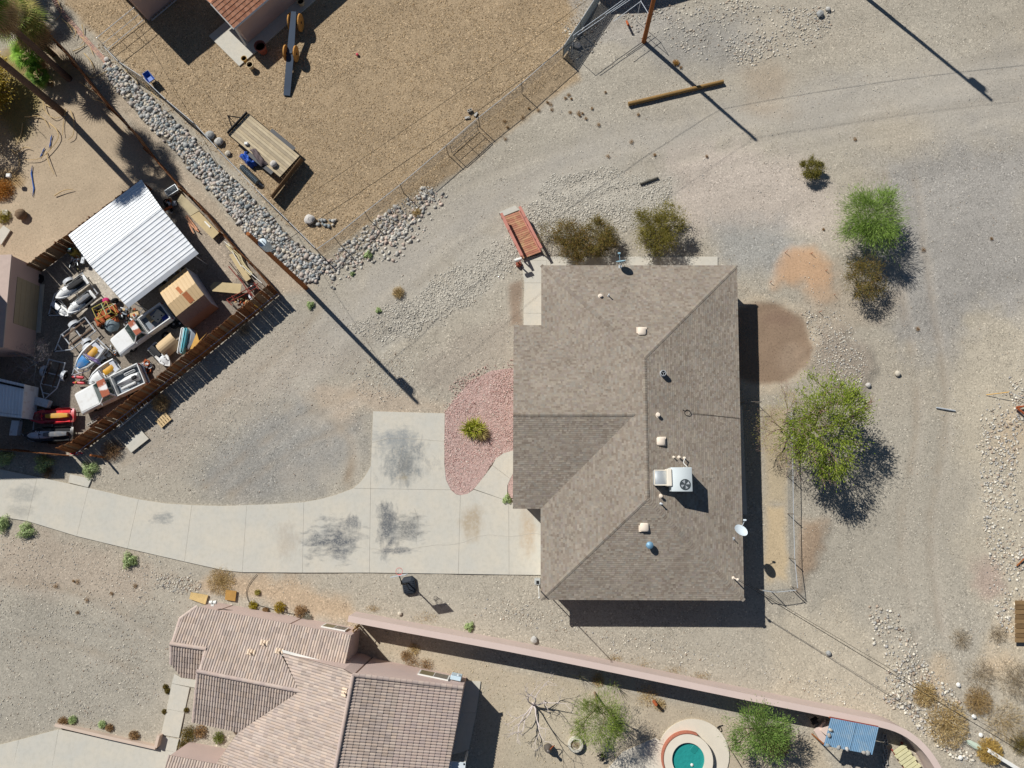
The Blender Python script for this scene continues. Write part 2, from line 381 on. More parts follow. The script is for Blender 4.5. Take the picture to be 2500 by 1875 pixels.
# banks and erosion
for u, v, ru, rv, dz in ((2060, 900, 60, 50, .12), (2200, 1640, 25, 70, .14), (2215, 1560, 18, 40, .12), (1900, 1475, 50, 14, -.12), (2420, 1300, 60, 80, .1), (1010, 830, 70, 40, -.12), (1400, 500, 120, 40, .08), (2440, 1700, 60, 80, .1)):
    blob(u, v, ru, rv, None, 1.0, 1.2, 1, dz)
ga_ = math.atan2(.29, 1); al = GX * math.cos(ga_) + GY * math.sin(ga_); ac_ = -GX * math.sin(ga_) + GY * math.cos(ga_)
stk = vnoise(al / 9, ac_, .9, 31, 3) - .5; wm = np.clip((GY - 8 + .0 * GX) / 6, 0, 1) * np.clip((GX + 6) / 6, 0, 1)
gcol *= (1 + .20 * stk * wm + .05 * NC)[..., None] * np.array([.96, .945, .915])
gpeb *= np.clip(.55 + 1.1 * vnoise(GX, GY, 5, 33, 3), .5, 1.3)
far = (np.abs(GX) > 47.5) | (GY > 43.5) | (GY < -20.5)
gz[far] = -.05
gz = np.minimum(gz, .16)
nr, nc = GX.shape; idx = np.arange(nr * nc).reshape(nr, nc)
gf = np.stack([idx[:-1, :-1], idx[:-1, 1:], idx[1:, 1:], idx[1:, :-1]], -1).reshape(-1, 4)
gme = bare('ground', np.stack([GX, GY, gz], -1).reshape(-1, 3), gf, None, True)
ga = gme.attributes.new('Col', 'FLOAT_COLOR', 'POINT'); gc4 = np.ones((nr * nc, 4), np.float32); gc4[:, :3] = gcol.reshape(-1, 3); ga.data.foreach_set('color', gc4.ravel()); pa_ = gme.attributes.new('Peb', 'FLOAT', 'POINT'); pa_.data.foreach_set('value', gpeb.astype(np.float32).ravel())
def gravel_mat(name, attr=True, c=(180, 170, 155), cell=11.0, amp=.55):
    m, nt, b = new_mat(name); L = nt.links; pos = node(nt, 'ShaderNodeNewGeometry').outputs['Position']
    wv = nt.nodes.new('ShaderNodeVectorMath'); wv.operation = 'MULTIPLY'; wv.inputs[1].default_value = (1, 1, 0); L.new(pos, wv.inputs[0]); vec = wv.outputs[0]
    base = node(nt, 'ShaderNodeAttribute', attribute_name='Col').outputs['Color'] if attr else None
    def vor(s):
        v = nt.nodes.new('ShaderNodeTexVoronoi'); v.inputs['Scale'].default_value = s; v.inputs['Randomness'].default_value = 1
        L.new(vec, v.inputs['Vector']); sp = nt.nodes.new('ShaderNodeSeparateColor'); L.new(v.outputs['Color'], sp.inputs[0]); return v.outputs['Distance'], sp
    d1, s1 = vor(cell); d2, s2 = vor(cell * 2.3)
    big = noise(nt, vec, 1.3, 6, .62); med = noise(nt, vec, 6, 4, .6)
    mask = rng(nt, big, .38, .62, .3, 1.0)
    if attr: mask = mth(nt, 'MULTIPLY', mask, node(nt, 'ShaderNodeAttribute', attribute_name='Peb').outputs['Fac'])
    #                              # where pebbles crowd, where fines lie smooth
    f1 = rng(nt, s1.outputs[0], 0, 1, -.5, .5); f2 = rng(nt, s2.outputs[1], 0, 1, -.5, .5)
    amp *= .5 if attr else .62
    sp = mth(nt, 'MULTIPLY', mth(nt, 'MULTIPLY_ADD', f1, amp, mth(nt, 'MULTIPLY', f2, amp * .7)), mask)
    gap = mth(nt, 'MULTIPLY', rng(nt, d1, .35, .75, 0, -.2), mask)
    wear = rng(nt, med, .3, .7, -.10, .10)
    f = mth(nt, 'ADD', mth(nt, 'ADD', mth(nt, 'ADD', sp, 1.0), gap), wear)
    bright = rng(nt, s1.outputs[2], .955, .97, 0, .38)                   # a few pale chips
    f = mth(nt, 'ADD', f, mth(nt, 'MULTIPLY', bright, mask)); dark = rng(nt, s2.outputs[2], .955, .97, 0, -.35); f = mth(nt, 'ADD', f, dark)
    vm = nt.nodes.new('ShaderNodeVectorMath'); vm.operation = 'SCALE'
    if attr: L.new(base, vm.inputs[0])
    else: vm.inputs[0].default_value = lin(c)
    L.new(f, vm.inputs['Scale'])
    hue = mix(nt, rng(nt, s1.outputs[1], 0, 1, 0, .08), vm.outputs[0], mix(nt, s2.outputs[0], vm.outputs[0], lin((188, 150, 128)), 'MULTIPLY'))
    L.new(hue, b.inputs['Base Color']); b.inputs['Roughness'].default_value = .95; b.inputs['Specular IOR Level'].default_value = .12
    h = mth(nt, 'MULTIPLY_ADD', mth(nt, 'SUBTRACT', 1.0, d1), mask, mth(nt, 'MULTIPLY', med, .8))
    bump(nt, b, mth(nt, 'ADD', h, mth(nt, 'MULTIPLY', d2, -.35)), .4, .03)
    return m
MG = gravel_mat('ground_gravel'); gme.materials.append(MG)
tag(link('ground', gme), 'pale desert gravel and dirt covering the whole site', None, None, 'structure')
def gh(x, y):
    i = min(max(int((x + 48.0) / .2 + .5), 0), 459); i = np.searchsorted(gx, x); j = np.searchsorted(gy, y)
    return float(gz[min(max(j, 0), nr - 1), min(max(i, 0), nc - 1)])

# ------------------------------------------------------------------ loose stones
_ico = np.array([(0, .53, .85), (0, -.53, .85), (0, .53, -.85), (0, -.53, -.85), (.53, .85, 0), (-.53, .85, 0), (.53, -.85, 0), (-.53, -.85, 0), (.85, 0, .53), (.85, 0, -.53), (-.85, 0, .53), (-.85, 0, -.53)])
_icof = np.array([(0, 1, 8), (0, 10, 1), (0, 8, 4), (0, 4, 5), (0, 5, 10), (1, 6, 8), (1, 7, 6), (1, 10, 7), (8, 6, 9), (8, 9, 4), (4, 9, 2), (4, 2, 5), (5, 2, 11), (5, 11, 10), (10, 11, 7), (3, 9, 6), (3, 6, 7), (3, 7, 11), (3, 11, 2), (3, 2, 9)])
_oct = np.array([(1, 0, 0), (-1, 0, 0), (0, 1, 0), (0, -1, 0), (0, 0, 1), (0, 0, -1.)])
_octf = np.array([(0, 2, 4), (2, 1, 4), (1, 3, 4), (3, 0, 4), (2, 0, 5), (1, 2, 5), (3, 1, 5), (0, 3, 5)])
MSTONE = mat('stone', (180, 175, 165), .92, .3, 6, .25, 40, .3, attr=True)
def stones_mesh(name, xy, size, cols, base=_oct, bf=_octf, flat=.62, sink=.25):
    n = len(xy); k = len(base); B = base[None] * (1 + RNG.uniform(-.3, .3, (n, k, 1)))
    a = RNG.uniform(0, 6.28, n); ca, sa = np.cos(a), np.sin(a); ax = size * RNG.uniform(.75, 1.3, n); ay = size * RNG.uniform(.65, 1.0, n); az = size * flat * RNG.uniform(.7, 1.2, n)
    x = B[..., 0] * ax[:, None]; y = B[..., 1] * ay[:, None]; z = B[..., 2] * az[:, None]
    gi = np.clip(np.searchsorted(gx, xy[:, 0]), 0, nc - 1); gj = np.clip(np.searchsorted(gy, xy[:, 1]), 0, nr - 1)
    V = np.stack([x * ca[:, None] - y * sa[:, None] + xy[:, :1], x * sa[:, None] + y * ca[:, None] + xy[:, 1:], z + (gz[gj, gi] + az * (1 - 2 * sink) * .6)[:, None]], -1)
    Fc = bf[None] + (np.arange(n) * k)[:, None, None]
    C = np.repeat(cols * RNG.uniform(.8, 1.2, (n, 1)), len(bf), 0)
    return bare(name, V.reshape(-1, 3), Fc.reshape(-1, 3), MSTONE, False, C)
def pick_cols(n, pal): return np.array([lin(c) for c in pal])[RNG.integers(0, len(pal), n)]
EXC = [PP([(1862 + 118 * math.cos(a), 838 + 102 * math.sin(a)) for a in np.linspace(0, 6.28, 24)]), PP([(1330, 660), (1790, 660), (1800, 1450), (1330, 1450)]), PP([(-40, 1137), (92, 1164), (217, 1191), (339, 1219), (469, 1233), (603, 1233), (742, 1226), (863, 1192), (906, 1136), (911, 1004), (1086, 1009), (1085, 1131), (1101, 1196), (1130, 1209), (1157, 1195), (1345, 1230), (1345, 1404), (592, 1397), (312, 1339), (67, 1272), (-40, 1255)]), PP([(1868, 1000), (1922, 1000), (1928, 1424), (1868, 1424)])]
def scatter(polypx, n, wob=1.0, clump=.5, cs=2.2, seed=0):
    poly = PP(polypx); x0, x1 = min(p.x for p in poly), max(p.x for p in poly); y0, y1 = min(p.y for p in poly), max(p.y for p in poly)
    x = RNG.uniform(x0, x1, n * 6); y = RNG.uniform(y0, y1, n * 6)
    ex_ = np.zeros(x.shape, bool)
    for q in EXC: ex_ |= inpoly(x, y, q)
    ok = ~ex_ & (sdist(x, y, poly) + wob * (vnoise(x, y, 2.0, seed + 9) - .5) * 2 < 0) & (vnoise(x, y, cs, seed + 20, 3) + RNG.uniform(-.25, .25, n * 6) > clump)
    return np.stack([x[ok], y[ok]], -1)[:n]
GREYS = [(196, 190, 176), (176, 172, 164), (205, 198, 182), (160, 157, 152), (188, 176, 158), (214, 206, 190), (168, 150, 132)]
def rsize(n, a, b, p=2.2): return a + (b - a) * RNG.random(n) ** p
def stuff_stones(name, label, groups, **kw):
    xs, ss, cs = [], [], []
    for poly, n, a, b, pal, cl in groups:
        xy = scatter(poly, n, seed=len(xs), clump=cl); xs.append(xy); ss.append(rsize(len(xy), a, b)); cs.append(pick_cols(len(xy), pal))
    me = stones_mesh(name, np.concatenate(xs), np.concatenate(ss), np.concatenate(cs), **kw)
    return tag(link(name, me), label, None, None, 'stuff')
WASH = [(760, 700), (1000, 520), (1200, 390), (1420, 210), (1480, 0), (2500, 0), (2500, 1875), (2280, 1860), (2160, 1740), (870, 1480), (560, 1410), (1320, 1410), (1250, 1000), (1100, 1000), (900, 1000), (850, 1200), (480, 1220), (190, 1180), (330, 950)]
stuff_stones('loose_stones', 'loose pale stones strewn over the gravel lot', [
    (WASH, 20000, .016, .06, GREYS, .46),
    ([(1130, 640), (1300, 520), (1330, 440), (1480, 400), (1640, 440), (1640, 520), (1500, 560), (1330, 580), (1270, 640), (1180, 720), (1050, 790), (930, 850), (830, 800), (960, 740)], 15000, .02, .088, [(198, 191, 177), (186, 180, 167), (206, 200, 186), (174, 169, 158)], .3),
    ([(850, 900), (1000, 830), (1060, 860), (980, 960), (900, 1000)], 600, .03, .08, GREYS, .4),
    ([(1480, 10), (1800, 0), (2050, 20), (2000, 110), (1850, 160), (1700, 140), (1560, 100)], 2600, .03, .12, GREYS, .42),
    ([(2120, 1480), (2200, 1500), (2250, 1620), (2330, 1700), (2380, 1870), (2250, 1800), (2170, 1700)], 1600, .04, .16, GREYS, .4),
    ([(2380, 1050), (2500, 900), (2500, 1560), (2440, 1560), (2400, 1320)], 2200, .03, .14, GREYS, .42),
    ([(1950, 760), (2040, 760), (2130, 860), (2090, 960), (1990, 900)], 1100, .03, .10, GREYS, .42),
    ([(0, 1290), (300, 1350), (470, 1400), (480, 1480), (400, 1700), (300, 1780), (0, 1780)], 5200, .018, .07, GREYS, .42),
    ([(380, 1400), (500, 1420), (480, 1450), (380, 1440)], 350, .04, .1, GREYS, .3),
    ([(900, 1430), (1000, 1470), (2160, 1730), (2160, 1690), (1300, 1480), (1000, 1450)], 1500, .03, .09, GREYS, .45),
    ([(1380, 60), (1480, 40), (1460, 110), (1400, 160), (1370, 130)], 260, .04, .14, GREYS, .3),
    ([(300, 950), (560, 860), (720, 760), (860, 900), (700, 1000), (450, 1210), (200, 1180)], 3500, .018, .06, GREYS, .42),
    ([(900, 1540), (1300, 1640), (2000, 1800), (2000, 1875), (1200, 1875), (1200, 1700)], 2600, .015, .06, [(196, 182, 154), (180, 164, 136), (206, 196, 170)], .42),
])
stuff_stones('yard_gravel', 'tan decorative gravel spread over the fenced yard', [
    ([(140, 0), (300, 165), (530, 375), (790, 625), (980, 500), (1200, 350), (1380, 150), (1440, 0)], 34000, .028, .06, [(192, 164, 122), (176, 148, 108), (204, 178, 138), (168, 146, 116), (186, 162, 132), (150, 128, 100)], .2)])
# pink decorative gravel bed beside the driveway
bedpx = [(1086, 1009), (1110, 975), (1150, 930), (1200, 905), (1256, 898), (1256, 1101), (1228, 1107), (1210, 1120), (1195, 1141), (1177, 1169), (1157, 1194), (1142, 1205), (1127, 1209), (1114, 1207), (1101, 1196), (1089, 1171), (1085, 1131)]
MB().prism(PP(bedpx), -.1, .03).build('gravel_bed', gravel_mat('pink_gravel', False, (184, 157, 148), 11, .7))
gb = bpy.data.objects['gravel_bed']; tag(gb, 'pink gravel bed between the driveway and the house', None, None, 'structure')
xy = scatter(bedpx, 4200, wob=.35, clump=.1, seed=3); PINKS = [(204, 168, 157), (188, 153, 144), (214, 186, 174), (174, 140, 132), (196, 168, 154), (210, 198, 186)]
xy = np.concatenate([xy, scatter([(1075, 1005), (1095, 960), (1140, 905), (1200, 875), (1256, 870), (1256, 905), (1200, 912), (1150, 938), (1110, 985), (1086, 1009)], 700, wob=.8, clump=.45, seed=12)])
pe = link('pebble_fill', stones_mesh('pebbles', xy, rsize(len(xy), .03, .065, 1.5), pick_cols(len(xy), PINKS)), gb); pe.location.z = .06; pe['kind'] = 'stuff'
# planter of pink gravel at the entry
pl = MB().prism(PP([(1240, 1160), (1256, 1150), (1275, 1150), (1275, 1216), (1246, 1216), (1240, 1200)]), -.1, .035).build('planting_bed', MATS['pink_gravel']); tag(pl, 'narrow pink gravel bed along the front entry wall', None, None, 'structure')

# ------------------------------------------------------------------ river-rock swale: 300 stones as parts, the small fill as one
rbpx = [(252, 160), (268, 150), (345, 215), (400, 270), (470, 335), (560, 430), (640, 505), (720, 590), (800, 640), (770, 690), (735, 682), (694, 645), (649, 606), (602, 563), (577, 549), (553, 507), (508, 462), (469, 420), (420, 362), (362, 304), (315, 255), (286, 223)]
rb = MB().prism(PP(rbpx), -.1, .02).build('rock_swale', gravel_mat('swale_dirt', False, (120, 112, 100), 8, .5)); tag(rb, 'swale filled with grey and tan river rocks beside the wooden fence', None, None, 'structure')
ROCKP = [(158, 158, 154), (180, 177, 170), (140, 146, 146), (196, 186, 168), (166, 158, 148), (194, 188, 180), (128, 133, 133), (180, 166, 154)]
rock_var = []
for i in range(14):
    o1 = _ico * (1 + RNG.uniform(-.22, .22, (12, 1))) * np.array([1, RNG.uniform(.62, .95), RNG.uniform(.5, .7)]); o1 += RNG.uniform(-.06, .06, o1.shape)
    m0 = mat('rock_%s' % ('grey', 'ash', 'slate', 'tan', 'umber', 'pale', 'basalt', 'rose')[i % 8], ROCKP[i % 8], .9, .35, 5, .2, 30, .35, world=False)
    rock_var.append(bare('stone', o1, _icof, m0, False))
def place_rocks(parent, polypx, n, smin, smax, tries, label_name='stone', z=0.0, keep=None):
    cand = scatter(polypx, tries, wob=.2, clump=0.0, seed=4); kept = keep if keep is not None else []; out = []
    for x, y in cand:
        s = smin + (smax - smin) * random.random() ** 1.7
        if all((x - a) ** 2 + (y - b) ** 2 > ((s + c) * .80) ** 2 for a, b, c in kept):
            kept.append((x, y, s)); out.append((x, y, s))
    out.sort(key=lambda t: -t[2]); out = out[:n]
    for x, y, s in out:
        link(label_name, random.choice(rock_var), parent, (x, y, z + s * .22), (random.uniform(-.2, .2), random.uniform(-.2, .2), random.uniform(0, 6.3)), (s, s, s))
    return kept
place_rocks(rb, rbpx, 300, .12, .29, 8500, z=.02)
xy = scatter(rbpx, 2600, wob=.3, clump=0.0, seed=5)
f = link('rock_fill', stones_mesh('fill', xy, rsize(len(xy), .08, .19, 1.3), pick_cols(len(xy), ROCKP), _ico, _icof), rb); f.location.z = .06; f['kind'] = 'stuff'
# rubble along the chain-link fence
rr = [(1040, 455), (1075, 470), (1020, 545), (960, 590), (900, 600), (860, 625), (810, 680), (775, 665), (830, 600), (900, 545), (980, 490)]
xy = np.concatenate([scatter(rr, 700, wob=.5, clump=.25, seed=6), scatter([(1040, 455), (1100, 480), (1060, 560), (980, 620), (900, 650), (820, 720), (770, 700), (830, 620)], 420, wob=1.2, clump=.5, seed=8)])
tag(link('fence_rubble', stones_mesh('rubble', xy, rsize(len(xy), .05, .21, 2.2), pick_cols(len(xy), [(190, 184, 172), (170, 165, 156), (205, 198, 184), (150, 148, 142), (196, 176, 160)]), _ico, _icof)), 'bank of broken pale rocks outside the chain-link fence', None, None, 'stuff')
xy = scatter([(520, 1478), (600, 1495), (720, 1500), (850, 1545), (840, 1560), (700, 1525), (560, 1500)], 260, wob=.1, clump=.2, seed=7)
tag(link('wall_rubble', stones_mesh('rubble', xy, rsize(len(xy), .04, .12, 1.8), pick_cols(len(xy), GREYS), _ico, _icof)), 'pale stones along the foot of the tile-roofed house', None, None, 'stuff')
# ------------------------------------------------------------------ concrete
def concrete_mat(name, stains=()):
    m, nt, b = new_mat(name); L = nt.links; pos = node(nt, 'ShaderNodeNewGeometry').outputs['Position']
    n1 = noise(nt, pos, .55, 6, .6); n2 = noise(nt, pos, 3.2, 5, .6); n3 = noise(nt, pos, 35, 3)
    st = node(nt, 'ShaderNodeMapping'); st.inputs['Scale'].default_value = (7, .5, 1); L.new(pos, st.inputs[0]); br = noise(nt, st.outputs[0], 5, 3)
    c = mix(nt, rng(nt, n1, .35, .65), lin((203, 195, 178)), lin((194, 190, 178)))
    c = mix(nt, rng(nt, n2, .45, .75, 0, .35), c, lin((172, 168, 154)))
    c = mix(nt, rng(nt, br, .4, .7, 0, .12), c, lin((225, 222, 212)))
    c = mix(nt, rng(nt, n3, .3, .7, 0, .12), c, lin((150, 146, 136)))
    for (u, v, ru, rv, col, k, sc) in stains:
        p = P(u, v); q = P(u + ru, v); r = P(u, v + rv); rx, ry = abs(q.x - p.x), abs(r.y - p.y)
        mp = node(nt, 'ShaderNodeMapping'); mp.vector_type = 'POINT'; mp.inputs['Location'].default_value = (-p.x / rx, -p.y / ry, 0); mp.inputs['Scale'].default_value = (1 / rx, 1 / ry, 0)
        L.new(pos, mp.inputs[0]); ln = nt.nodes.new('ShaderNodeVectorMath'); ln.operation = 'LENGTH'; L.new(mp.outputs[0], ln.inputs[0])
        mw = node(nt, 'ShaderNodeMapping'); mw.inputs['Scale'].default_value = (.55, 1.25, 1) if ru > rv else (1.2, .6, 1); L.new(pos, mw.inputs[0]); w1 = noise(nt, mw.outputs[0], sc * 1.3, 5, .58, .3); w2 = noise(nt, pos, sc * .35, 3)
        d = mth(nt, 'ADD', ln.outputs['Value'], mth(nt, 'ADD', mth(nt, 'MULTIPLY_ADD', w1, 2.2, -1.1), mth(nt, 'MULTIPLY_ADD', w2, 1.6, -.8)))
        c = mix(nt, mth(nt, 'MULTIPLY', rng(nt, d, .3, 1.15, min(1, k * 1.08), 0), rng(nt, noise(nt, pos, sc * 5, 6, .7), .34, .56, .4, 1)), c, lin(col))
    L.new(c, b.inputs['Base Color']); b.inputs['Roughness'].default_value = .88; b.inputs['Specular IOR Level'].default_value = .25
    bump(nt, b, n3, .12, .01); return m
MCON = concrete_mat('driveway_concrete', [
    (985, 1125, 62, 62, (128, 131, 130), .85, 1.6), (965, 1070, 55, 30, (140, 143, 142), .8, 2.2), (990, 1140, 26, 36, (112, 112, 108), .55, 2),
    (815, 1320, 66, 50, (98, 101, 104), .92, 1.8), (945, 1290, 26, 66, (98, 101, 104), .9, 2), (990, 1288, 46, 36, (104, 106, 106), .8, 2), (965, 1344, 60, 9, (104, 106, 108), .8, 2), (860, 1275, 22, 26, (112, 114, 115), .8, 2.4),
    (1155, 1275, 30, 42, (168, 152, 128), .75, .8), (700, 1320, 34, 46, (164, 150, 132), .4, 2.6), (395, 1265, 30, 14, (128, 130, 128), .7, 3), (60, 1205, 50, 22, (150, 149, 142), .6, 1.6), (40, 1245, 36, 16, (152, 150, 142), .6, 1.6), (1290, 1290, 22, 60, (182, 160, 132), .6, 1), (985, 1165, 16, 12, (160, 146, 118), .5, 2)])
MCON2 = concrete_mat('walk_concrete')
def slabs(name, label, polys, m, z=.05, joint=.007, t=.12):
    root = bpy.data.objects.new(name, None); COL.objects.link(root); tag(root, label, None, None, 'structure')
    for p in polys: MB().prism(offset_poly(PP(p), joint), z - t, z + random.uniform(-.003, .003)).build('slab', m, root)
    return root
slabs('driveway', 'long pale concrete driveway curving in from the left edge', [
    [(-40, 1137), (92, 1164), (67, 1272), (-40, 1255)], [(92, 1164), (217, 1191), (188, 1309), (67, 1272)], [(217, 1191), (339, 1219), (312, 1339), (188, 1309)],
    [(339, 1219), (405, 1229), (469, 1233), (451, 1371), (312, 1339)], [(469, 1233), (540, 1235), (603, 1233), (592, 1397), (545, 1392), (451, 1371)],
    [(603, 1233), (680, 1230), (742, 1226), (739, 1398), (592, 1397)], [(742, 1226), (785, 1218), (821, 1208), (863, 1192), (905, 1193), (902, 1398), (739, 1398)],
    [(863, 1192), (876, 1181), (888, 1167), (898, 1152), (906, 1136), (905, 1193)], [(911, 1004), (1086, 1009), (1085, 1131), (1089, 1171), (1101, 1196), (905, 1193), (906, 1136)],
    [(905, 1193), (1101, 1196), (1114, 1207), (1124, 1209), (1119, 1401), (902, 1398)], [(1124, 1209), (1142, 1205), (1157, 1195), (1228, 1219), (1242, 1227), (1243, 1403), (1119, 1401)],
    [(1242, 1227), (1345, 1227), (1345, 1404), (1243, 1403)]], MCON)
dw = bpy.data.objects['driveway']
for pth in ([(905, 1338), (960, 1345), (1010, 1340), (1060, 1332), (1120, 1326), (1180, 1308), (1240, 1311), (1300, 1304), (1330, 1306)], [(1012, 1240), (1020, 1275), (1016, 1300), (1018, 1330)], [(906, 1082), (960, 1068), (1030, 1072), (1085, 1078)], [(983, 1085), (972, 1130), (978, 1170)]):
    q_ = smooth_path([P(u + random.uniform(-2, 2), v + random.uniform(-2, 2), .045) for u, v in pth], 5); MB().tube([p + Vector((random.uniform(-.02, .02), random.uniform(-.03, .03), 0)) for p in q_], .016, 5).build('crack_seal', mat('crack_seal', (176, 170, 158), .9, .2, 5, .1, 30), dw)
slabs('entry_walk', 'curved concrete entry walk beside the pink gravel bed', [
    [(1157, 1194), (1177, 1169), (1202, 1136), (1246, 1169), (1239, 1185), (1238, 1222), (1228, 1219)], [(1202, 1136), (1210, 1120), (1228, 1107), (1251, 1100), (1300, 1100), (1300, 1150), (1256, 1150), (1246, 1169)]], MCON2, .052)
slabs('side_walk', 'narrow concrete walk along the north and west eaves of the house', [
    [(1278, 765), (1335, 765), (1335, 796), (1278, 796)], [(1280, 691), (1335, 691), (1335, 765), (1278, 765)], [(1273, 642), (1282, 636), (1335, 636), (1335, 691), (1280, 691)], [(1282, 636), (1285, 630), (1320, 622), (1344, 628), (1344, 672), (1335, 672), (1335, 636)],
    [(1344, 627), (1529, 627), (1529, 672), (1344, 672)], [(1529, 627), (1642, 627), (1642, 672), (1529, 672)], [(1642, 627), (1752, 627), (1752, 672), (1642, 672)]], MCON2, .05)
slabs('driveway_pad', 'small concrete pad on the uphill edge of the driveway', [[(172, 1158), (225, 1169), (216, 1190), (168, 1178)]], MCON2, .07)
slabs('back_patio', 'shaded concrete patio under the east eave', [[(1795, 990), (1812, 990), (1824, 1256), (1795, 1256)]], MCON2, .05)

# ------------------------------------------------------------------ shingle roofing
def frame_of(poly):
    a, b = poly[0], poly[1]; ex = (b - a).normalized(); c = max(poly, key=lambda p: (p - a).cross(ex).length)
    n = ex.cross(c - a).normalized()
    if n.z < 0: n = -n
    ey = n.cross(ex)
    if ey.dot(c - a) < 0: ey = -ey
    return a, ex, ey, n
SHC = 1.0 * np.array([lin(c) for c in ((152, 141, 127), (147, 135, 121), (157, 146, 132), (144, 131, 117), (150, 142, 130), (148, 136, 125), (154, 143, 127), (139, 126, 112))])
def shingle_face(name, poly, m, parent, org, exp=.143):
    a, ex, ey, n = frame_of(poly); P2 = [Vector(((p - a).dot(ex), (p - a).dot(ey))) for p in poly]; hp = halfplanes(P2)
    x0, x1 = min(p.x for p in P2), max(p.x for p in P2); y1 = max(p.y for p in P2); vs, fs, cs = [], [], []
    def add(pts, c): b = len(vs); vs.extend(pts); fs.append(tuple(range(b, b + len(pts)))); cs.append(c)
    for k in range(int(y1 / exp) + 1):
        ya, yb = k * exp - .02 * (k == 0), (k + 1) * exp + .004; x = x0 - random.random() * .4
        while x < x1:
            wd = random.choice((.11, .15, .2, .28)); raised = random.random() < .55; hh = .016 if raised else .009
            q = clip_halfplanes([Vector((x, ya)), Vector((x + wd, ya)), Vector((x + wd, yb)), Vector((x, yb))], hp)
            if q:
                c = SHC[random.choice((0, 0, 1, 2, 3, 4, 5, 6, 7))] * random.uniform(.9, 1.1) * (1 if raised else .93)
                up = lambda p: a + ex * p.x + ey * p.y + n * (hh * (1 - .85 * (p.y - ya) / exp) + .004)
                add([up(p) - org for p in q], c)
                lo = [p for p in q if p.y - ya < 1e-4]
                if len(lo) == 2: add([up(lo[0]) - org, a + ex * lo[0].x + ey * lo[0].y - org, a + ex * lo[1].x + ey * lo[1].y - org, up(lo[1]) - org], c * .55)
            x += wd
    o = link(name, bare(name, vs, fs, m, False, cs), parent); o['kind'] = 'stuff'; return o
def caps(name, p, q, na, nb, m, parent, org, wd=.13, step=.17):
    """overlapping cap shingles along a hip or ridge from p (low) to q"""
    d = (q - p).normalized(); L = (q - p).length; up = (na + nb).normalized(); vs, fs, cs = [], [], []
    ea = d.cross(na); eb = d.cross(nb)
    if ea.dot(nb) > 0: ea = -ea
    if eb.dot(na) > 0: eb = -eb
    for k in range(int(L / step) + 1):
        s0, s1 = k * step, min(L + .03, (k + 1) * step + .03); h0, h1 = .036, .018; b = len(vs)
        for s, h in ((s0, h0), (s1, h1)):
            c = p + d * s; vs += [c + ea * wd + na * h - org, c + up * (h + .012) - org, c + eb * wd + nb * h - org]
        vs += [vs[b] - na * .03, vs[b + 1] - up * .03, vs[b + 2] - nb * .03]
        fs += [(b, b + 1, b + 4, b + 3), (b + 1, b + 2, b + 5, b + 4), (b, b + 6, b + 7, b + 1), (b + 1, b + 7, b + 8, b + 2)]
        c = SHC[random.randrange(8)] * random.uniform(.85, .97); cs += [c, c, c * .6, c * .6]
    o = link(name, bare(name, vs, fs, m, False, cs), parent); o['kind'] = 'stuff'; return o
MSH = mat('asphalt_shingle', (150, 140, 128), .95, .22, .55, .3, 60, .15, attr=True, spec=.15)
MSTUCCO = mat('tan_stucco', (188, 168, 146), .95, .1, 1, .12, 60, .2)
MTRIM = mat('fascia_paint', (176, 154, 132), .8, .1, 2, .05, 30)
MDARKGLASS = mat('window_glass', (60, 66, 70), .12, .2, .8, 0, 10, spec=.6)
MWHITE = mat('white_paint', (226, 224, 216), .6, .06, 2, .04, 30)
ze, zr = 2.75, 4.55
NWc, NEc, SEc, SWc = P(1321.5, 648, ze), P(1799, 648, ze), P(1816.5, 1466, ze), P(1320, 1464, ze)
R1, R2 = P(1573, 873, zr), P(1580, 1217, zr)
_pn = (R1 - NEc).cross(SEc - NEc); _z1 = NEc.z - ((R2.x - NEc.x) * _pn.x + (R2.y - NEc.y) * _pn.y) / _pn.z
_pn = (R1 - NWc).cross(SWc - NWc); _z2 = NWc.z - ((R2.x - NWc.x) * _pn.x + (R2.y - NWc.y) * _pn.y) / _pn.z
R2.z = (_z1 + _z2) / 2
Ac, Bc, Wn, Ws = P(1321.5, 794, ze), P(1320, 1242, ze), P(1254, 794, ze), P(1252, 1242, ze)
nW = (R1 - NWc).cross(SWc - NWc).normalized()
if nW.z < 0: nW = -nW
zw = zr - .18; Gc = P(1253, 1012, zw); dirE = ((Ac - Wn) + (Bc - Ws)).normalized(); dirE.z = 0
Jc = Gc + dirE * ((NWc - Gc).dot(nW) / dirE.dot(nW)); Kc = R1 + (R2 - R1) * ((Jc - R1).dot((R2 - R1).normalized()) / (R2 - R1).length)
house = thing('main_house', 'single-storey house under a brown shingle hip roof in the middle', 'house', ((NWc + SEc) / 2).xy.to_3d()); HO = house.location.copy()
faces = [[NEc, NWc, R1], [SEc, NEc, R1, R2], [SWc, SEc, R2], [NWc, Ac, Jc, Kc, R1], [Bc, SWc, R2, Kc, Jc], [Ac, Wn, Gc, Jc], [Ws, Bc, Jc, Gc]]
rf = MB(HO)
for f_ in faces: rf.slab([p - Vector((0, 0, .055)) for p in f_], .1)
roof = rf.build('roof', MTRIM, house)
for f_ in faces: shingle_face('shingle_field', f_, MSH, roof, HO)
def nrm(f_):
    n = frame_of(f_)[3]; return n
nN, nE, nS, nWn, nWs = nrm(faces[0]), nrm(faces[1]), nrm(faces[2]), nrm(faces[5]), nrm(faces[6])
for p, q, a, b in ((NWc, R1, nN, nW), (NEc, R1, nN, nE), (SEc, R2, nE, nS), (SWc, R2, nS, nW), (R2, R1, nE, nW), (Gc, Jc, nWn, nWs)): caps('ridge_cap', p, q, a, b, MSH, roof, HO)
eav = [NWc, NEc, SEc, SWc, Bc, Ws, Wn, Ac]
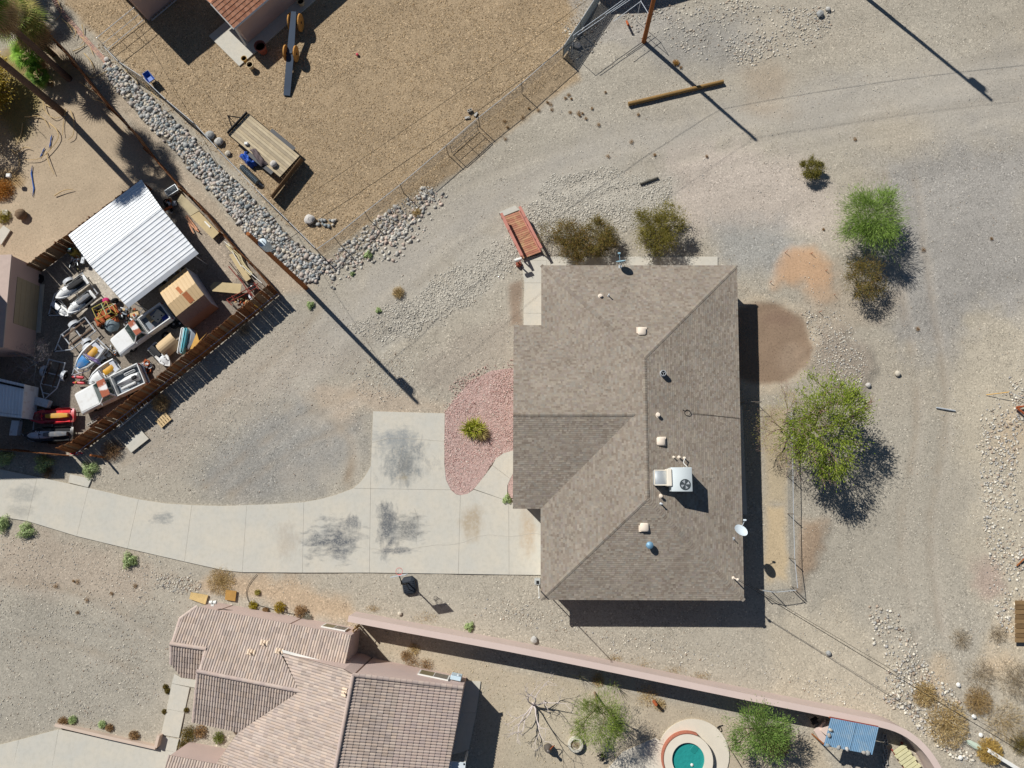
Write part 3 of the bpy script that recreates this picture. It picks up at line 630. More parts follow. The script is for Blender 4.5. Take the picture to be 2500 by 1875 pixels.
MB(HO).prism(offset_poly(eav, .45), -.05, ze - .16).build('wall', MSTUCCO, house)
gx0 = offset_poly([Wn, Ac, Bc, Ws], .45)
q0 = min(gx0, key=lambda p: (p - Wn.xy).length); q1 = min(gx0, key=lambda p: (p - Ws.xy).length); gt = (q0 + q1) / 2
MB(HO).slab([q0.to_3d() + Vector((0, 0, ze - .16)), q1.to_3d() + Vector((0, 0, ze - .16)), Vector((gt.x, gt.y, zw - .3))], .15).build('gable_wall', MSTUCCO, house)
# garage door on the west front, windows, rake board
gd = MB(HO); gp = Bc + (SWc - Bc) * .5 + dirE * .44
for k in range(4): gd.box((gp.x, gp.y, .33 + k * .56), (.05, 4.6, .54), 0)
gd.build('garage_door', MWHITE, house)
for fr, z in ((.25, 1.5), (.7, 1.5)):
    p = Wn + (Ws - Wn) * fr + dirE * .44; wi = MB(HO).box((p.x, p.y, z), (.06, 1.5, 1.1)).build('window', MWHITE, house); MB(HO).box((p.x - .02, p.y, z), (.06, 1.36, .96)).build('pane', MDARKGLASS, wi)
for fr in (.2, .5, .8):
    p = NEc + (SEc - NEc) * fr - dirE * .44; wi = MB(HO).box((p.x, p.y, 1.5), (.06, 1.5, 1.1)).build('window', MWHITE, house); MB(HO).box((p.x + .02, p.y, 1.5), (.06, 1.36, .96)).build('pane', MDARKGLASS, wi)
def roof_z(x, y):
    def pl(f_): a = f_[0]; n = nrm(f_); return a.z - ((x - a.x) * n.x + (y - a.y) * n.y) / n.z
    z = min(pl(f_) for f_ in (faces[0], faces[1], faces[2], [SWc, NWc, R1]))
    if (Vector((x, y)) - Jc.xy).dot(dirE.xy) < 0: z = max(z, min(pl(faces[5]), pl(faces[6])))
    return z
def onroof(u, v, dz=0.0):
    z = 4.0
    for _ in range(12): p = P(u, v, z + dz); z = roof_z(p.x, p.y)
    return Vector((p.x, p.y, z))
MVENT = mat('vent_tan', (230, 214, 194), .7, .1, 3, .05, 30); MGALV = mat('galvanised', (196, 200, 202), .4, .12, 4, .08, 30, metal=.25); MBLACK = mat('black_rubber', (26, 26, 28), .7, .2, 4, .1, 30)
for u, v in ((1567, 808), (1613.5, 1077), (1573, 1287)):
    p = onroof(u, v, .15); vb = MB().bbox((0, 0, .13), (.56, .56, .2), .07).box((0, 0, .02), (.72, .62, .05)); o = vb.build('roof_vent', MVENT, roof, True); o.location = p - HO
for u, v, r, h, m in ((1466, 722, .09, .16, MVENT), (1486, 722, .04, .4, MGALV), (1606, 1013, .1, .22, MVENT), (1613, 1211, .08, .25, MVENT), (1614, 1230, .05, .35, MGALV), (1645, 1116, .05, .2, MVENT), (1658, 1116, .06, .2, MVENT), (1671, 1118, .05, .25, MVENT)):
    p = onroof(u, v, .1); o = MB().lathe([(r * 2, 0), (r * 1.9, .03), (r, .06), (r, h), (r * 1.25, h), (r * 1.25, h + .05), (r * .2, h + .07)], n=12).build('vent_pipe', m, roof, True); o.location = p - HO
p = onroof(1619, 911, .3); fl = MB().lathe([(.24, 0), (.23, .05), (.2, .06), (.2, .42), (.17, .42), (.17, .1)], n=18).build('flue', MGALV, roof, True); fl.location = p - HO
o = MB().lathe([(.165, .11), (.165, .13)], n=16).build('flue_throat', MBLACK, fl)
sp = MB()
for k in range(3): a = k * 2.094 + .5; sp.tube([(0, 0, .43), (.19 * math.cos(a), .19 * math.sin(a), .43)], .014, 6)
sp.build('spider', MGALV, fl)
p = onroof(1586, 1331, .3); tv = MB().lathe([(.22, 0), (.2, .04), (.13, .06), (.13, .25), (.2, .28), (.25, .36), (.24, .44), (.15, .52), (.03, .55)], n=18).build('turbine_vent', mat('blue_grey_metal', (120, 158, 182), .5, .12, 4, .05, 30, metal=.2), roof, True); tv.location = p - HO
# rooftop air conditioner
ZT = 5.25; c0 = [P(1639, 1141, ZT), P(1690, 1141, ZT), P(1690, 1200, ZT), P(1639, 1200, ZT)]; cc = sum(c0, Vector()) / 4; wx, wy = (c0[1] - c0[0]).length, (c0[2] - c0[1]).length; zb = roof_z(cc.x, cc.y) + .1
MAC = mat('pale_enamel', (206, 213, 212), .5, .05, 2, .03, 20)
ac = thing('air_conditioner', 'white packaged air conditioner with round fan standing on the shingle roof', 'air conditioner', (cc.x, cc.y, zb))
hz = ZT - zb
MB().bbox((0, 0, hz / 2 + .06), (wx, wy, hz - .12), .025).build('cabinet', MAC, ac, True)
MB().box((0, -wy * .36, .03), (wx, .1, .18)).box((0, wy * .36, .03), (wx, .1, .18)).box((wx * .3, 0, -.18), (.1, wy, .3)).build('support_curb', mat('weathered_lumber', (120, 100, 80), .9, .3, 4, .2, 30, stretch=(1, 6, 1)), ac)
fp = P(1673, 1183, ZT) - ac.location; fan = MB().lathe([(.37, hz - .02), (.37, hz + .012), (.34, hz + .012), (.34, hz + .004)], (fp.x, fp.y, 0), 24).build('fan_ring', mat('fan_grey', (70, 78, 82), .6, .1, 3, .05, 20), ac, True)
bl = MB()
for k in range(4): a = k * 1.571 + .4; bl.slab([(fp.x + .05 * math.cos(a), fp.y + .05 * math.sin(a), hz + .02), (fp.x + .3 * math.cos(a - .35), fp.y + .3 * math.sin(a - .35), hz + .03), (fp.x + .3 * math.cos(a + .35), fp.y + .3 * math.sin(a + .35), hz + .015)], .008)
bl.build('fan_blade', MGALV, fan)
gr = MB()
for r in (.1, .18, .26, .33): gr.torus((fp.x, fp.y, hz + .045), r, .004, 'Z', 20, 4)
gr.build('fan_grille', MBLACK, fan)
dp = P(1617, 1166, 4.98) - ac.location; dh = dp.z
MB().bbox((dp.x, dp.y, dh - .28), (1.05, 1.0, .56), .03).bbox((dp.x - .38, dp.y, dh - .75), (.3, .95, .6), .03).build('duct', mat('duct_metal', (196, 200, 200), .35, .2, 1.5, .06, 30, metal=.45), ac, True)
MB().box((dp.x, dp.y - .49, dh + .006), (1.07, .06, .03)).box((dp.x, dp.y + .49, dh + .006), (1.07, .06, .03)).box((dp.x - .52, dp.y, dh + .006), (.06, .92, .03)).bbox((-wx / 2 - .12, dp.y, dh - .1), (.3, 1.15, .95), .03).build('duct_flange', mat('cream_sealant', (232, 222, 204), .8, .06, 3, .04, 30), ac)
e0 = onroof(1671, 1118) + Vector((0, 0, .3)) - ac.location
MB().tube(smooth_path([e0, e0 + Vector((-.15, -.35, .1)), e0 + Vector((.05, -.65, .3)), (.2, wy / 2 + .02, hz - .2)]), .025, 6).build('conduit', MWHITE, ac, True)
# satellite dishes
MDISH = mat('dish_white', (214, 224, 228), .5, .06, 3, .03, 20); MDB = mat('dish_blue_grey', (146, 178, 190), .5, .1, 3, .03, 20)
def dish(label, base, ctr, nvec, rx, ry, m, arm):
    t = thing('satellite_dish', label, 'satellite dish', base); n = Vector(nvec).normalized(); q = n.to_track_quat('Z', 'Y').to_matrix(); c = Vector(ctr) - Vector(base)
    prof = [(r * 1.0, .10 * r * r) for r in (.0, .25, .5, .75, .95, 1.0)]; rings = [[c + q @ Vector((r * rx * math.cos(2 * math.pi * k / 24), r * ry * math.sin(2 * math.pi * k / 24), z)) for k in range(24)] for r, z in prof[1:]]
    back = [[p - n * .02 for p in r] for r in reversed(rings)]
    mb = MB().loft(rings + back); mb.build('reflector', m, t, True)
    MB().tube([(0, 0, 0), (0, 0, c.z * .6), c - n * .05], .035, 8).box((0, 0, .015), (.25, .25, .03)).build('mast', MGALV, t)
    a1 = c + q @ Vector(arm); MB().tube([c + q @ Vector((0, -ry * .9, .05)), a1], .018, 6).build('feed_arm', m, t)
    MB().bbox(a1, (.2, .12, .12), .02).build('receiver', m, t)
    return t
b = onroof(1514, 652); dish('small blue-grey satellite dish on the north eave of the house', b, P(1516, 640, b.z + .75), (-.12, .86, .35), .36, .40, MDB, (0, -.35, .62))
b = onroof(1800, 1294, .0); dish('large white satellite dish on the east eave of the house', b, P(1808, 1296, b.z + .85), (.25, .45, .75), .47, .40, MDISH, (.1, -.55, .55))
b = onroof(1790, 1315); q_ = MB().tube([(0, 0, 0), (0, 0, .35)], .03, 8).box((0, 0, .01), (.2, .2, .03)).build('vent_pipe', MGALV, roof); q_.location = b - HO
# cable coil on the roof
b = onroof(1678, 1008); cb = MB(b).torus(b + Vector((0, 0, .06)), .2, .02, 'Z', 16, 5)
e1 = onroof(1803, 1021); cb.tube([b + Vector((.2, 0, .05)), (b + e1) / 2 + Vector((0, 0, .04)), e1 + Vector((.05, 0, .05))], .012, 5).tube([b + Vector((-.15, .1, .06)), b + Vector((-.32, .2, .12))], .03, 6)
o = link('roof_cable', cb.mesh('roof_cable', MBLACK), None, b); tag(o, 'coiled black cable trailing across the east roof slope to the eave', 'cable')
# electric service mast
b = onroof(1790, 1411); mast = thing('service_mast', 'pinkish electric service mast poking through the southeast roof corner', 'mast', b)
MB().tube([(0, 0, -.2), (0, 0, 1.05)], .045, 10).lathe([(.12, 0), (.11, .04), (.05, .08)], n=12).build('pipe', MVENT, mast, True); MB().lathe([(.06, 1.0), (.1, 1.08), (.1, 1.16), (.03, 1.24)], n=12).build('weatherhead', MVENT, mast, True); MASTTOP = b + Vector((.03, -.03, 1.05))
b = P(1315, 1427); t = thing('antenna_pole', 'tall thin white pole at the southwest corner of the house', 'pole', b); MB().tube([(0, 0, 0), (0, 0, 4), (0, 0, 7.2)], [.04, .032, .025], 8).build('pole', MWHITE, t); MB().lathe([(.05, 7.2), (.06, 7.26), (.02, 7.32)], n=10).build('finial', MWHITE, t)
# utility box and flagpole-like mast at the southwest corner
b = P(1312, 1417); t = thing('utility_pedestal', 'grey utility meter box at the southwest corner of the house', 'utility box', b)
MB().bbox((0, 0, .55), (.42, .4, 1.1), .03).build('case', mat('grey_enamel', (170, 172, 168), .6, .1, 3, .05, 30), t); MB().box((.02, -.02, 1.105), (.2, .22, .02)).build('access_hatch', MBLACK, t)
# ------------------------------------------------------------------ walls and fences
MPINK = mat('pink_stucco', (206, 186, 175), .95, .08, .8, .10, 50, .2)
MPINKW = mat('pink_stucco_house', (202, 180, 169), .95, .08, .8, .08, 50, .2)
def wall_along(name, label, cat, pts, h, th, m, cap=None, group=None):
    base = Vector(pts[0]); t = thing(name, label, cat, base, 0, group); n = len(pts); L, Rr = [], []
    for i in range(n):
        d = (Vector(pts[min(i + 1, n - 1)]) - Vector(pts[max(i - 1, 0)])).normalized(); s = Vector((-d.y, d.x, 0)) * th / 2; L.append(Vector(pts[i]) + s); Rr.append(Vector(pts[i]) - s)
    MB(base).prism(L + Rr[::-1], -.1, h).build('wall', m, t)
    if cap: 
        L, Rr = [], []
        for i in range(n):
            d = (Vector(pts[min(i + 1, n - 1)]) - Vector(pts[max(i - 1, 0)])).normalized(); s = Vector((-d.y, d.x, 0)) * (th / 2 + .03); L.append(Vector(pts[i]) + s); Rr.append(Vector(pts[i]) - s)
        MB(base).prism(L + Rr[::-1], h + .001, h + .06).build('coping', cap, t)
    return t
wl = smooth_path(PP([(868, 1499), (1000, 1524), (1250, 1570), (1500, 1620), (1800, 1682), (2000, 1722), (2110, 1744), (2165, 1762), (2205, 1790), (2235, 1825), (2262, 1872), (2275, 1900)], 0), 3)
wall_along('boundary_wall', 'long pink stucco wall running from the tile-roofed house to the lower right', 'wall', wl, 2.05, .36, MPINK, MPINK)

MCHAIN = mat('chain_wire', (150, 152, 150), .5, .1, 3, .05, 30, metal=.3); MPOST = mat('fence_steel', (128, 124, 116), .55, .2, 3, .1, 30, metal=.3, dirt=(110, 80, 60), dscale=2)
def wire_mesh(a, b, h, cell=.075, r=.0030, slats=False):
    """diamond wire between two points: every wire is a real strand"""
    d = b - a; L = Vector((d.x, d.y)).length; e = Vector((d.x, d.y, 0)).normalized(); nn = Vector((-e.y, e.x, 0)); vs, fs = [], []
    def strand(x0, z0, x1, z1, rr=r):
        p, q = a + e * x0 + Vector((0, 0, z0)), a + e * x1 + Vector((0, 0, z1)); t = (q - p).normalized(); u = t.cross(nn).normalized(); k = len(vs)
        for c in (p, q):
            for ang in (0, 2.09, 4.19): vs.append(c + (u * math.cos(ang) + nn * math.sin(ang)) * rr)
        fs.extend([(k, k + 1, k + 4, k + 3), (k + 1, k + 2, k + 5, k + 4), (k + 2, k, k + 3, k + 5)])
    s = -h
    while s < L:
        x0, x1 = max(s, 0), min(s + h, L)
        if x1 > x0:
            strand(x0, x0 - s + .03, x1, x1 - s + .03); strand(x0, h - (x0 - s) + .03, x1, h - (x1 - s) + .03)
        s += cell
    return vs, fs
def chain_fence(label, pts, h, rail=True, group=None, zt=None, wr=.0030, cell=.075):
    base = Vector(pts[0]); t = thing('chain_link_fence', label, 'fence', base, 0, group); V, Fs = [], []
    for i, p in enumerate(pts):
        MB(base).tube([p - Vector((0, 0, .1)), p + Vector((0, 0, h + .05))], .032, 8).lathe([(.04, h + .04), (.03, h + .09), (.005, h + .11)], p, 8).build('post', MPOST, t)
        if i:
            v, f = wire_mesh(pts[i - 1], p, h - .05, cell, wr); Fs += [tuple(k + len(V) for k in q) for q in f]; V += [x - base for x in v]
    if rail: MB(base).tube([p + Vector((0, 0, h)) for p in pts], .024, 7).build('top_rail', MATS['galvanised'], t)
    o = link('wire_mesh', bare('wire_mesh', V, Fs, MCHAIN), t); o['kind'] = 'stuff'
    return t
zf = 1.5
chain_fence('chain-link fence with a bright steel top rail beside the rock swale', PP([(252, 112), (289, 150), (347, 188), (405, 243), (474, 301), (530, 362), (622, 459), (704, 540), (772, 608)], zf) and [Vector((p.x, p.y, 0)) for p in PP([(252, 112), (289, 150), (347, 188), (405, 243), (474, 301), (530, 362), (622, 459), (704, 540), (770, 606)], zf)], zf)
f2 = [Vector((p.x, p.y, 0)) for p in PP([(772, 609), (816, 579), (891, 518), (977, 451), (1089, 356), (1168, 287), (1274, 203), (1376, 113)], zf)]
chain_fence('chain-link fence running up the right edge of the tan gravel yard', f2, zf)
# screened stretch with a row of concrete blocks
f3 = [Vector((p.x, p.y, 0)) for p in PP([(1376.5, 112), (1418, 50), (1470, -30)], zf)]
t = chain_fence('slatted chain-link fence at the top edge beside the row of hollow blocks', f3, zf)
sl_ = MB(t.location)
for i in range(2):
    a, b = f3[i], f3[i + 1]; L = (b - a).length; e = (b - a).normalized(); k = .05
    while k < L - .05: c = a + e * k; sl_.box((c.x, c.y, .74), (.05, .008, 1.4), math.atan2(e.y, e.x)); k += .062
o = sl_.build('privacy_slat', mat('grey_slat', (172, 180, 178), .7, .15, 2, .1, 30), t); o['kind'] = 'stuff'
blk = None; b0, b1 = P(1408, 89, .2), P(1456, -4, .2); e = (b1 - b0).normalized(); MBLOCK = mat('concrete_block', (176, 172, 164), .95, .15, 4, .2, 50, .3)
def block_mesh():
    m = MB(); L, W, Hh, w_ = .39, .19, .19, .032
    for y in (-1, 1): m.box((0, y * (W - w_) / 2, Hh / 2), (L, w_, Hh))
    for x in (-1, 0, 1): m.box((x * (L - w_) / 2, 0, Hh / 2), (w_, W - 2 * w_, Hh))
    return m.mesh('concrete_block', MBLOCK)
BLK = block_mesh(); ORD = ('first', 'second', 'third', 'fourth', 'fifth', 'sixth', 'seventh', 'eighth')
for i in range(9):
    if i in (2, ): continue
    p = b0 + e * (.2 + i * .405); o = link('concrete_block', BLK, None, (p.x, p.y, .02), (0, 0, math.atan2(e.y, e.x) + random.uniform(-.05, .05)))
    tag(o, '%s hollow block from the lower end of the row along the slatted fence' % ORD[i if i < 2 else i - 1], 'concrete block', 'row of hollow blocks by the fence')
for u, v, r in ((97, 1028, .4), (104, 1020, .5)): pass
for k, (u, v, r) in enumerate(((218, 1035, .6), (229, 1028, .6), (234, 1020, .65))):
    p = P(u, v, .2); tag(link('concrete_block', BLK, None, (p.x, p.y, 0), (0, 0, r)), '%s of three hollow blocks lying by the nose of the lower pickup' % ('lowest', 'middle', 'topmost')[k], 'concrete block', 'loose blocks by the pickup')
for i in range(7):
    p = P(2161 + (i % 2) * 3, 1800 + i * 12, .2); tag(link('concrete_block', BLK, None, (p.x, p.y, 0), (0, 0, 1.5 + random.uniform(-.3, .3))), '%s block from the top in the line beside the blue metal shelter' % ORD[i], 'concrete block', 'line of blocks by the shelter')
for k, (u, v, r) in enumerate(((1147, 270, .4), (1159, 277, 1.1), (1140, 284, .2))):
    p = P(u, v, .1); tag(link('concrete_block', BLK, None, (p.x, p.y, 0), (1.57 if k else 0, 0, r)), '%s block in the small heap near the gate of the tan yard' % ('leftmost upper', 'rightmost', 'lowest')[k], 'concrete block', 'block heap near the gate')
# gate in the chain-link fence
def pipe_gate(name, label, a, b, h, bars, m, r=.025):
    t = thing(name, label, 'gate', a); fr = MB(a)
    for z in (.1, h): fr.tube([a + Vector((0, 0, z)), b + Vector((0, 0, z))], r, 7)
    for p in (a, b): fr.tube([p + Vector((0, 0, .05)), p + Vector((0, 0, h + .02))], r, 7)
    fr.build('frame', m, t)
    for k in range(1, bars): p = a.lerp(b, k / bars); MB(a).tube([p + Vector((0, 0, .1)), p + Vector((0, 0, h))], r * .8, 7).build('upright', m, t)
    MB(a).tube([a + Vector((0, 0, h * .5)), b + Vector((0, 0, h * .5))], r * .8, 7).build('middle_rail', m, t)
    return t
e2 = (f2[5] - f2[4]).normalized(); off = Vector((e2.y, -e2.x, 0)) * .12
pipe_gate('gate', 'double pipe gate set in the chain-link fence of the tan yard', f2[4] + off + e2 * .3, f2[5] + off - e2 * .3, 1.5, 2, MPOST)
pipe_gate('side_gate', 'galvanised pipe gate between the chain-link fence and the tall house', P(264, 122), P(352, 50), 1.6, 3, MATS['galvanised'])
# small chain-link run behind the house
f4 = PP([(1918, 1010), (1920, 1080), (1922, 1162), (1923, 1254), (1926, 1362), (1933, 1432)])
chain_fence('low chain-link fence enclosing the dirt strip behind the house', f4, 1.2, True, None, None, .0026, .09)
chain_fence('short chain-link return at the south end of the dirt strip', PP([(1930, 1436), (1880, 1441), (1848, 1437)]), 1.2, True, None, None, .0024, .1)
p = P(1852, 986); pipe_gate('yard_gate', 'narrow pipe gate between the house wall and the dirt strip', P(1806, 986), P(1848, 986), 1.2, 1, MPOST, .02)

# wooden plank fences
MWOOD = [mat('cedar_%s' % n, c, .85, .35, 1.5, .25, 14, .2, world=False, stretch=(8, 8, 1)) for n, c in (('red', (132, 82, 46)), ('gold', (146, 98, 58)), ('brown', (114, 72, 42)), ('grey', (132, 106, 80)))]
def plank_fence(label, pts, h, wd=.147, gap=.001, rails=True, lean=.012, flip=1, wm=MWOOD, tilt=0.0):
    base = Vector(pts[0]); t = thing('plank_fence', label, 'fence', base); proto = [MB().box((0, 0, h / 2), (wd, .02, h)).mesh('board', m) for m in wm]; total = 0
    for i in range(len(pts) - 1):
        a, b = Vector(pts[i]), Vector(pts[i + 1]); d = b - a; L = d.length; e = d.normalized(); rz = math.atan2(e.y, e.x); n = max(1, int(L / (wd + gap))); nn = Vector((-e.y, e.x, 0)) * flip
        for k in range(n):
            p = a + e * ((k + .5) * L / n) - base; o = link('board', random.choice(proto), t, (p.x, p.y, random.uniform(-.06, .03)), (tilt + random.gauss(0, lean), random.gauss(0, lean * .6), rz + random.gauss(0, .02))); total += 1
        if rails:
            for z in (.35, h - .3):
                tn = Vector((-e.y, e.x, 0)) * (-math.tan(tilt) * z); MB(base).tube([a + nn * .04 + tn + Vector((0, 0, z)), b + nn * .04 + tn + Vector((0, 0, z))], .035, 4).build('rail', wm[2], t)
        MB(base).box(a + nn * .1 + Vector((0, 0, h / 2)), (.1, .1, h), rz, ('X', tilt)).build('post', wm[2], t)
    return t
plank_fence('long cedar plank fence running from the palms to the junk yard corner', [P(*q) for q in ((62, 5), (100, 58), (174, 139), (210, 183), (258, 243), (292, 284), (344, 336), (380, 385), (463, 477), (487, 496), (519, 532), (559, 583), (595, 623), (631, 657), (682, 719))], 1.75, flip=-1)
plank_fence('cedar plank fence along the lower right side of the junk yard', [P(*q) for q in ((682, 719), (620, 772), (560, 822), (490, 880), (420, 936), (350, 990), (280, 1045), (215, 1092), (176, 1108))], 1.9, flip=-1, tilt=.16)
plank_fence('cedar plank fence behind the white carport roof', [P(*q) for q in ((95, 668), (170, 612), (250, 552), (330, 492), (372, 462))], 1.75, flip=1)
plank_fence('cedar plank fence at the left edge above the driveway', [P(*q) for q in ((-20, 1096), (70, 1104), (176, 1114))], 1.75, flip=1)
a, b = P(684, 722), P(200, 1106); tag(MB(a).tube([a + Vector((.1, -.1, .9)), b + Vector((.1, -.1, .9))], .03, 7).tube([a + Vector((.1, -.1, 0)), a + Vector((.1, -.1, .9))], .03, 6).tube([b + Vector((.1, -.1, 0)), b + Vector((.1, -.1, .9))], .03, 6).build('pipe_rail', mat('blue_grey_pipe', (120, 128, 150), .5, .1, 2, .05, 20, metal=.3), None, False, False, a), 'steel pipe rail along the outside of the junk yard fence', 'rail')
wd = mat('tan_plank', (178, 148, 100), .85, .3, 2, .2, 20, world=False)
plank_fence('short plank gate between the tile-roofed house and the pink wall', [P(872, 1545), P(882, 1518)], 1.8, .14, .03, True, .02, 1, [wd] * 4)

# ------------------------------------------------------------------ utility poles and wires
MPOLE = mat('pole_wood', (150, 92, 50), .9, .3, 1, .25, 12, .3, world=False, stretch=(9, 9, .5))
def upole(label, base, h, arm=None, can=True):
    t = thing('utility_pole', label, 'utility pole', base); MB().tube([(0, 0, -.3), (0, 0, h)], [.19, .125], 14).build('pole', MPOLE, t, True)
    if arm is not None: a = Vector((math.cos(arm), math.sin(arm), 0)) * 1.2; MB().tube([-a + Vector((0, 0, h - .5)), a + Vector((0, 0, h - .5))], .06, 4).build('crossarm', MPOLE, t)
    if arm is not None:
        for s in (-1, -.35, .35, 1): MB().lathe([(.05, h - .45), (.06, h - .36), (.03, h - .25)], a * s * .95, 8).build('insulator', mat('porcelain', (190, 200, 205), .3, .05, 3, .02, 20), t)
    if can:
        ca = Vector((.42, -.1, 0)); MB().lathe([(.26, h - 2.3), (.3, h - 2.25), (.3, h - 1.35), (.27, h - 1.28), (.1, h - 1.25)], ca, 18).build('transformer', mat('transformer_grey', (196, 208, 214), .5, .1, 2, .05, 20), t, True)
        MB().tube([ca + Vector((.1, 0, h - 1.25)), ca + Vector((.1, 0, h - .95))], .03, 6).tube([ca + Vector((-.1, 0, h - 1.25)), ca + Vector((-.1, 0, h - .95))], .03, 6).box(Vector((.15, 0, h - 1.6)), (.3, .1, .06)).build('bushing', MATS.get('porcelain') or MWHITE, t)
        MB().tube(smooth_path([(.15, .1, h - .6), (.5, .25, h - .9), (.55, .1, h - 1.6), (.25, -.3, h - 2.4), (.05, -.2, h - 3)]), .02, 5).build('jumper', MBLACK, t)
    return t
pA, pB = P(746, 702), P(1572, 101); hA, hB = 11.5, 11.0
upole('tall wooden utility pole with grey transformer beside the rock swale', pA, hA, None, True)
upole('tall wooden utility pole rising out of the top edge', pB, hB, None, False)
pC = P(2092, -26); upole('utility pole beyond the top edge with only its shadow in view', pC, 12.5, None, True)
def wire(label, a, b, sag, r=.012, m=MBLACK, extra=()):
    pts = [a.lerp(b, k / 24) - Vector((0, 0, sag * 4 * (k / 24) * (1 - k / 24))) for k in range(25)]
    return tag(MB(a).tube(pts, r, 4).build('overhead_wire', m, None, False, False, a), label, 'wire')
up = Vector((0, 0, 1))
wire('upper overhead wire between the two utility poles', pA + up * (hA - .2), pB + up * (hB - .2), .5)
wire('lower overhead cable between the two utility poles', pA + up * (hA - 3.4), pB + up * (hB - 3.4), .9, .018)
wire('overhead wire leaving the top utility pole towards the upper right', pB + up * (hB - .2), P(3000, -60) + up * 11, .9)
wire('overhead cable leaving the top utility pole towards the upper right', pB + up * (hB - 3.4), P(3000, -60) + up * 8, 1.2, .018)
wire('service wire from the utility pole to the neighbour at the top left', pA + up * (hA - 3.2), P(330, 10) + up * 5.2, .6, .012)
q = P(2760, 2010); 
wire('black service cable from the roof mast to the lower right', MASTTOP, q + up * 6.6, .5, .02); wire('thin second service wire from the roof mast to the lower right', MASTTOP + up * .08 + Vector((.06, .05, 0)), q + up * 7.3 + Vector((.3, .3, 0)), .5, .012)
a = P(1597, 40); MWIRE = mat('white_wire', (216, 222, 226), .5, .05, 2, 0, 20)
for k, (u0, v0, u1, v1) in enumerate(((1398, 88, 1545, -10), (1402, 92, 1552, -8), (1478, 40, 1535, -6), (1500, 52, 1565, -2))):
    pass
c9 = P(1420, -30); oh = thing('shed_row', 'low grey outbuilding beyond the top edge casting a wide shadow', 'building', c9); MB(c9).prism(PP([(1425, -32), (1504, -36), (1690, -92), (1690, -330), (1425, -330)]), -.1, 3.0).build('wall', MPINKW, oh); MB(c9).prism(PP([(1420, -30), (1506, -33), (1695, -90), (1695, -332), (1420, -332)]), 3.0, 3.1).build('roof', MPOST, oh)
# thin rails of the neighbour's patio at the top edge
fr = thing('canopy', 'white tubular canopy frame at the top edge left of the utility pole', 'canopy frame', P(1570, 20)); O = fr.location.copy(); zc = 2.4
for (u0, v0, u1, v1) in ((1400, 86, 1540, -14), (1410, 86, 1552, -10), (1478, 36, 1530, 0), (1498, 52, 1566, 2), (1564, 2, 1585, 36)):
    MB(O).tube([P(u0, v0, zc), P(u1, v1, zc)], .022, 6).build('tube', MWIRE, fr)
for u, v in ((1585, 36), (1400, 86), (1564, 2)): p = P(u, v, zc); MB(O).tube([p, Vector((p.x, p.y, 0))], .022, 6).build('leg', MWIRE, fr)
# ------------------------------------------------------------------ neighbour with barrel-tile roof (lower left)
def on_plane(u, v, a, n):
    d = ROT @ Vector(((u - CU) / FPX, -(v - CV) / FPX, -1)); c = Vector((0, 0, H)); t = (a - c).dot(n) / d.dot(n); return c + d * t
class Slope:
    """roof plane through two points of a level line, rising (or falling) to one side"""
    def __init__(s, a, b, toward, pitch=.333):
        s.a = a; s.ex = (b - a).normalized(); h = Vector((-s.ex.y, s.ex.x, 0))
        if h.dot(toward - a) < 0: h = -h
        s.ey = (h + Vector((0, 0, pitch))).normalized(); s.n = s.ex.cross(s.ey)
        if s.n.z < 0: s.n = -s.n
    def pts(s, px): return [on_plane(u, v, s.a, s.n) for u, v in px]
MTILE = mat('clay_tile', (196, 170, 154), .9, .24, .7, .12, 30, .15, attr=True, spec=.2)
TILC = [lin(c) for c in ((188, 170, 156), (183, 166, 153), (192, 175, 160), (180, 164, 153), (189, 170, 154), (184, 169, 157))]
_tp, _te = .185, .385
def tile_geo(p=_tp, e=_te, ns=5):
    """one barrel tile: pan edge, barrel, raised butt end; local x across, y up the slope, z out"""
    xs = [0, .12, .28, .5, .72, .88]; hz = [.012, .012, .046, .060, .046, .012]; vs, fs = [], []
    xs = [x * p for x in xs] + [p * 1.04]; hz = hz + [.012]
    for y, dz in ((-.02, .030), (e + .03, .006)):
        for x, z in zip(xs, hz): vs.append((x, y, z + dz))
    k = len(xs); fs = [(i, i + 1, k + i + 1, k + i) for i in range(k - 1)]
    for x, z in zip(xs, hz): vs.append((x, -.02, z - .004))
    fs += [(i + 1, i, 2 * k + i, 2 * k + i + 1) for i in range(k - 1)]
    return vs, fs
TV, TF = tile_geo(); TILEM = [bare('tile', TV, TF, mat('clay_tile_%s' % n, c, .9, .15, 3, .1, 30, world=False)) for n, c in (('rose', (190, 170, 158)), ('tan', (192, 172, 158)), ('dusk', (184, 166, 156)), ('pale', (195, 177, 164)))]
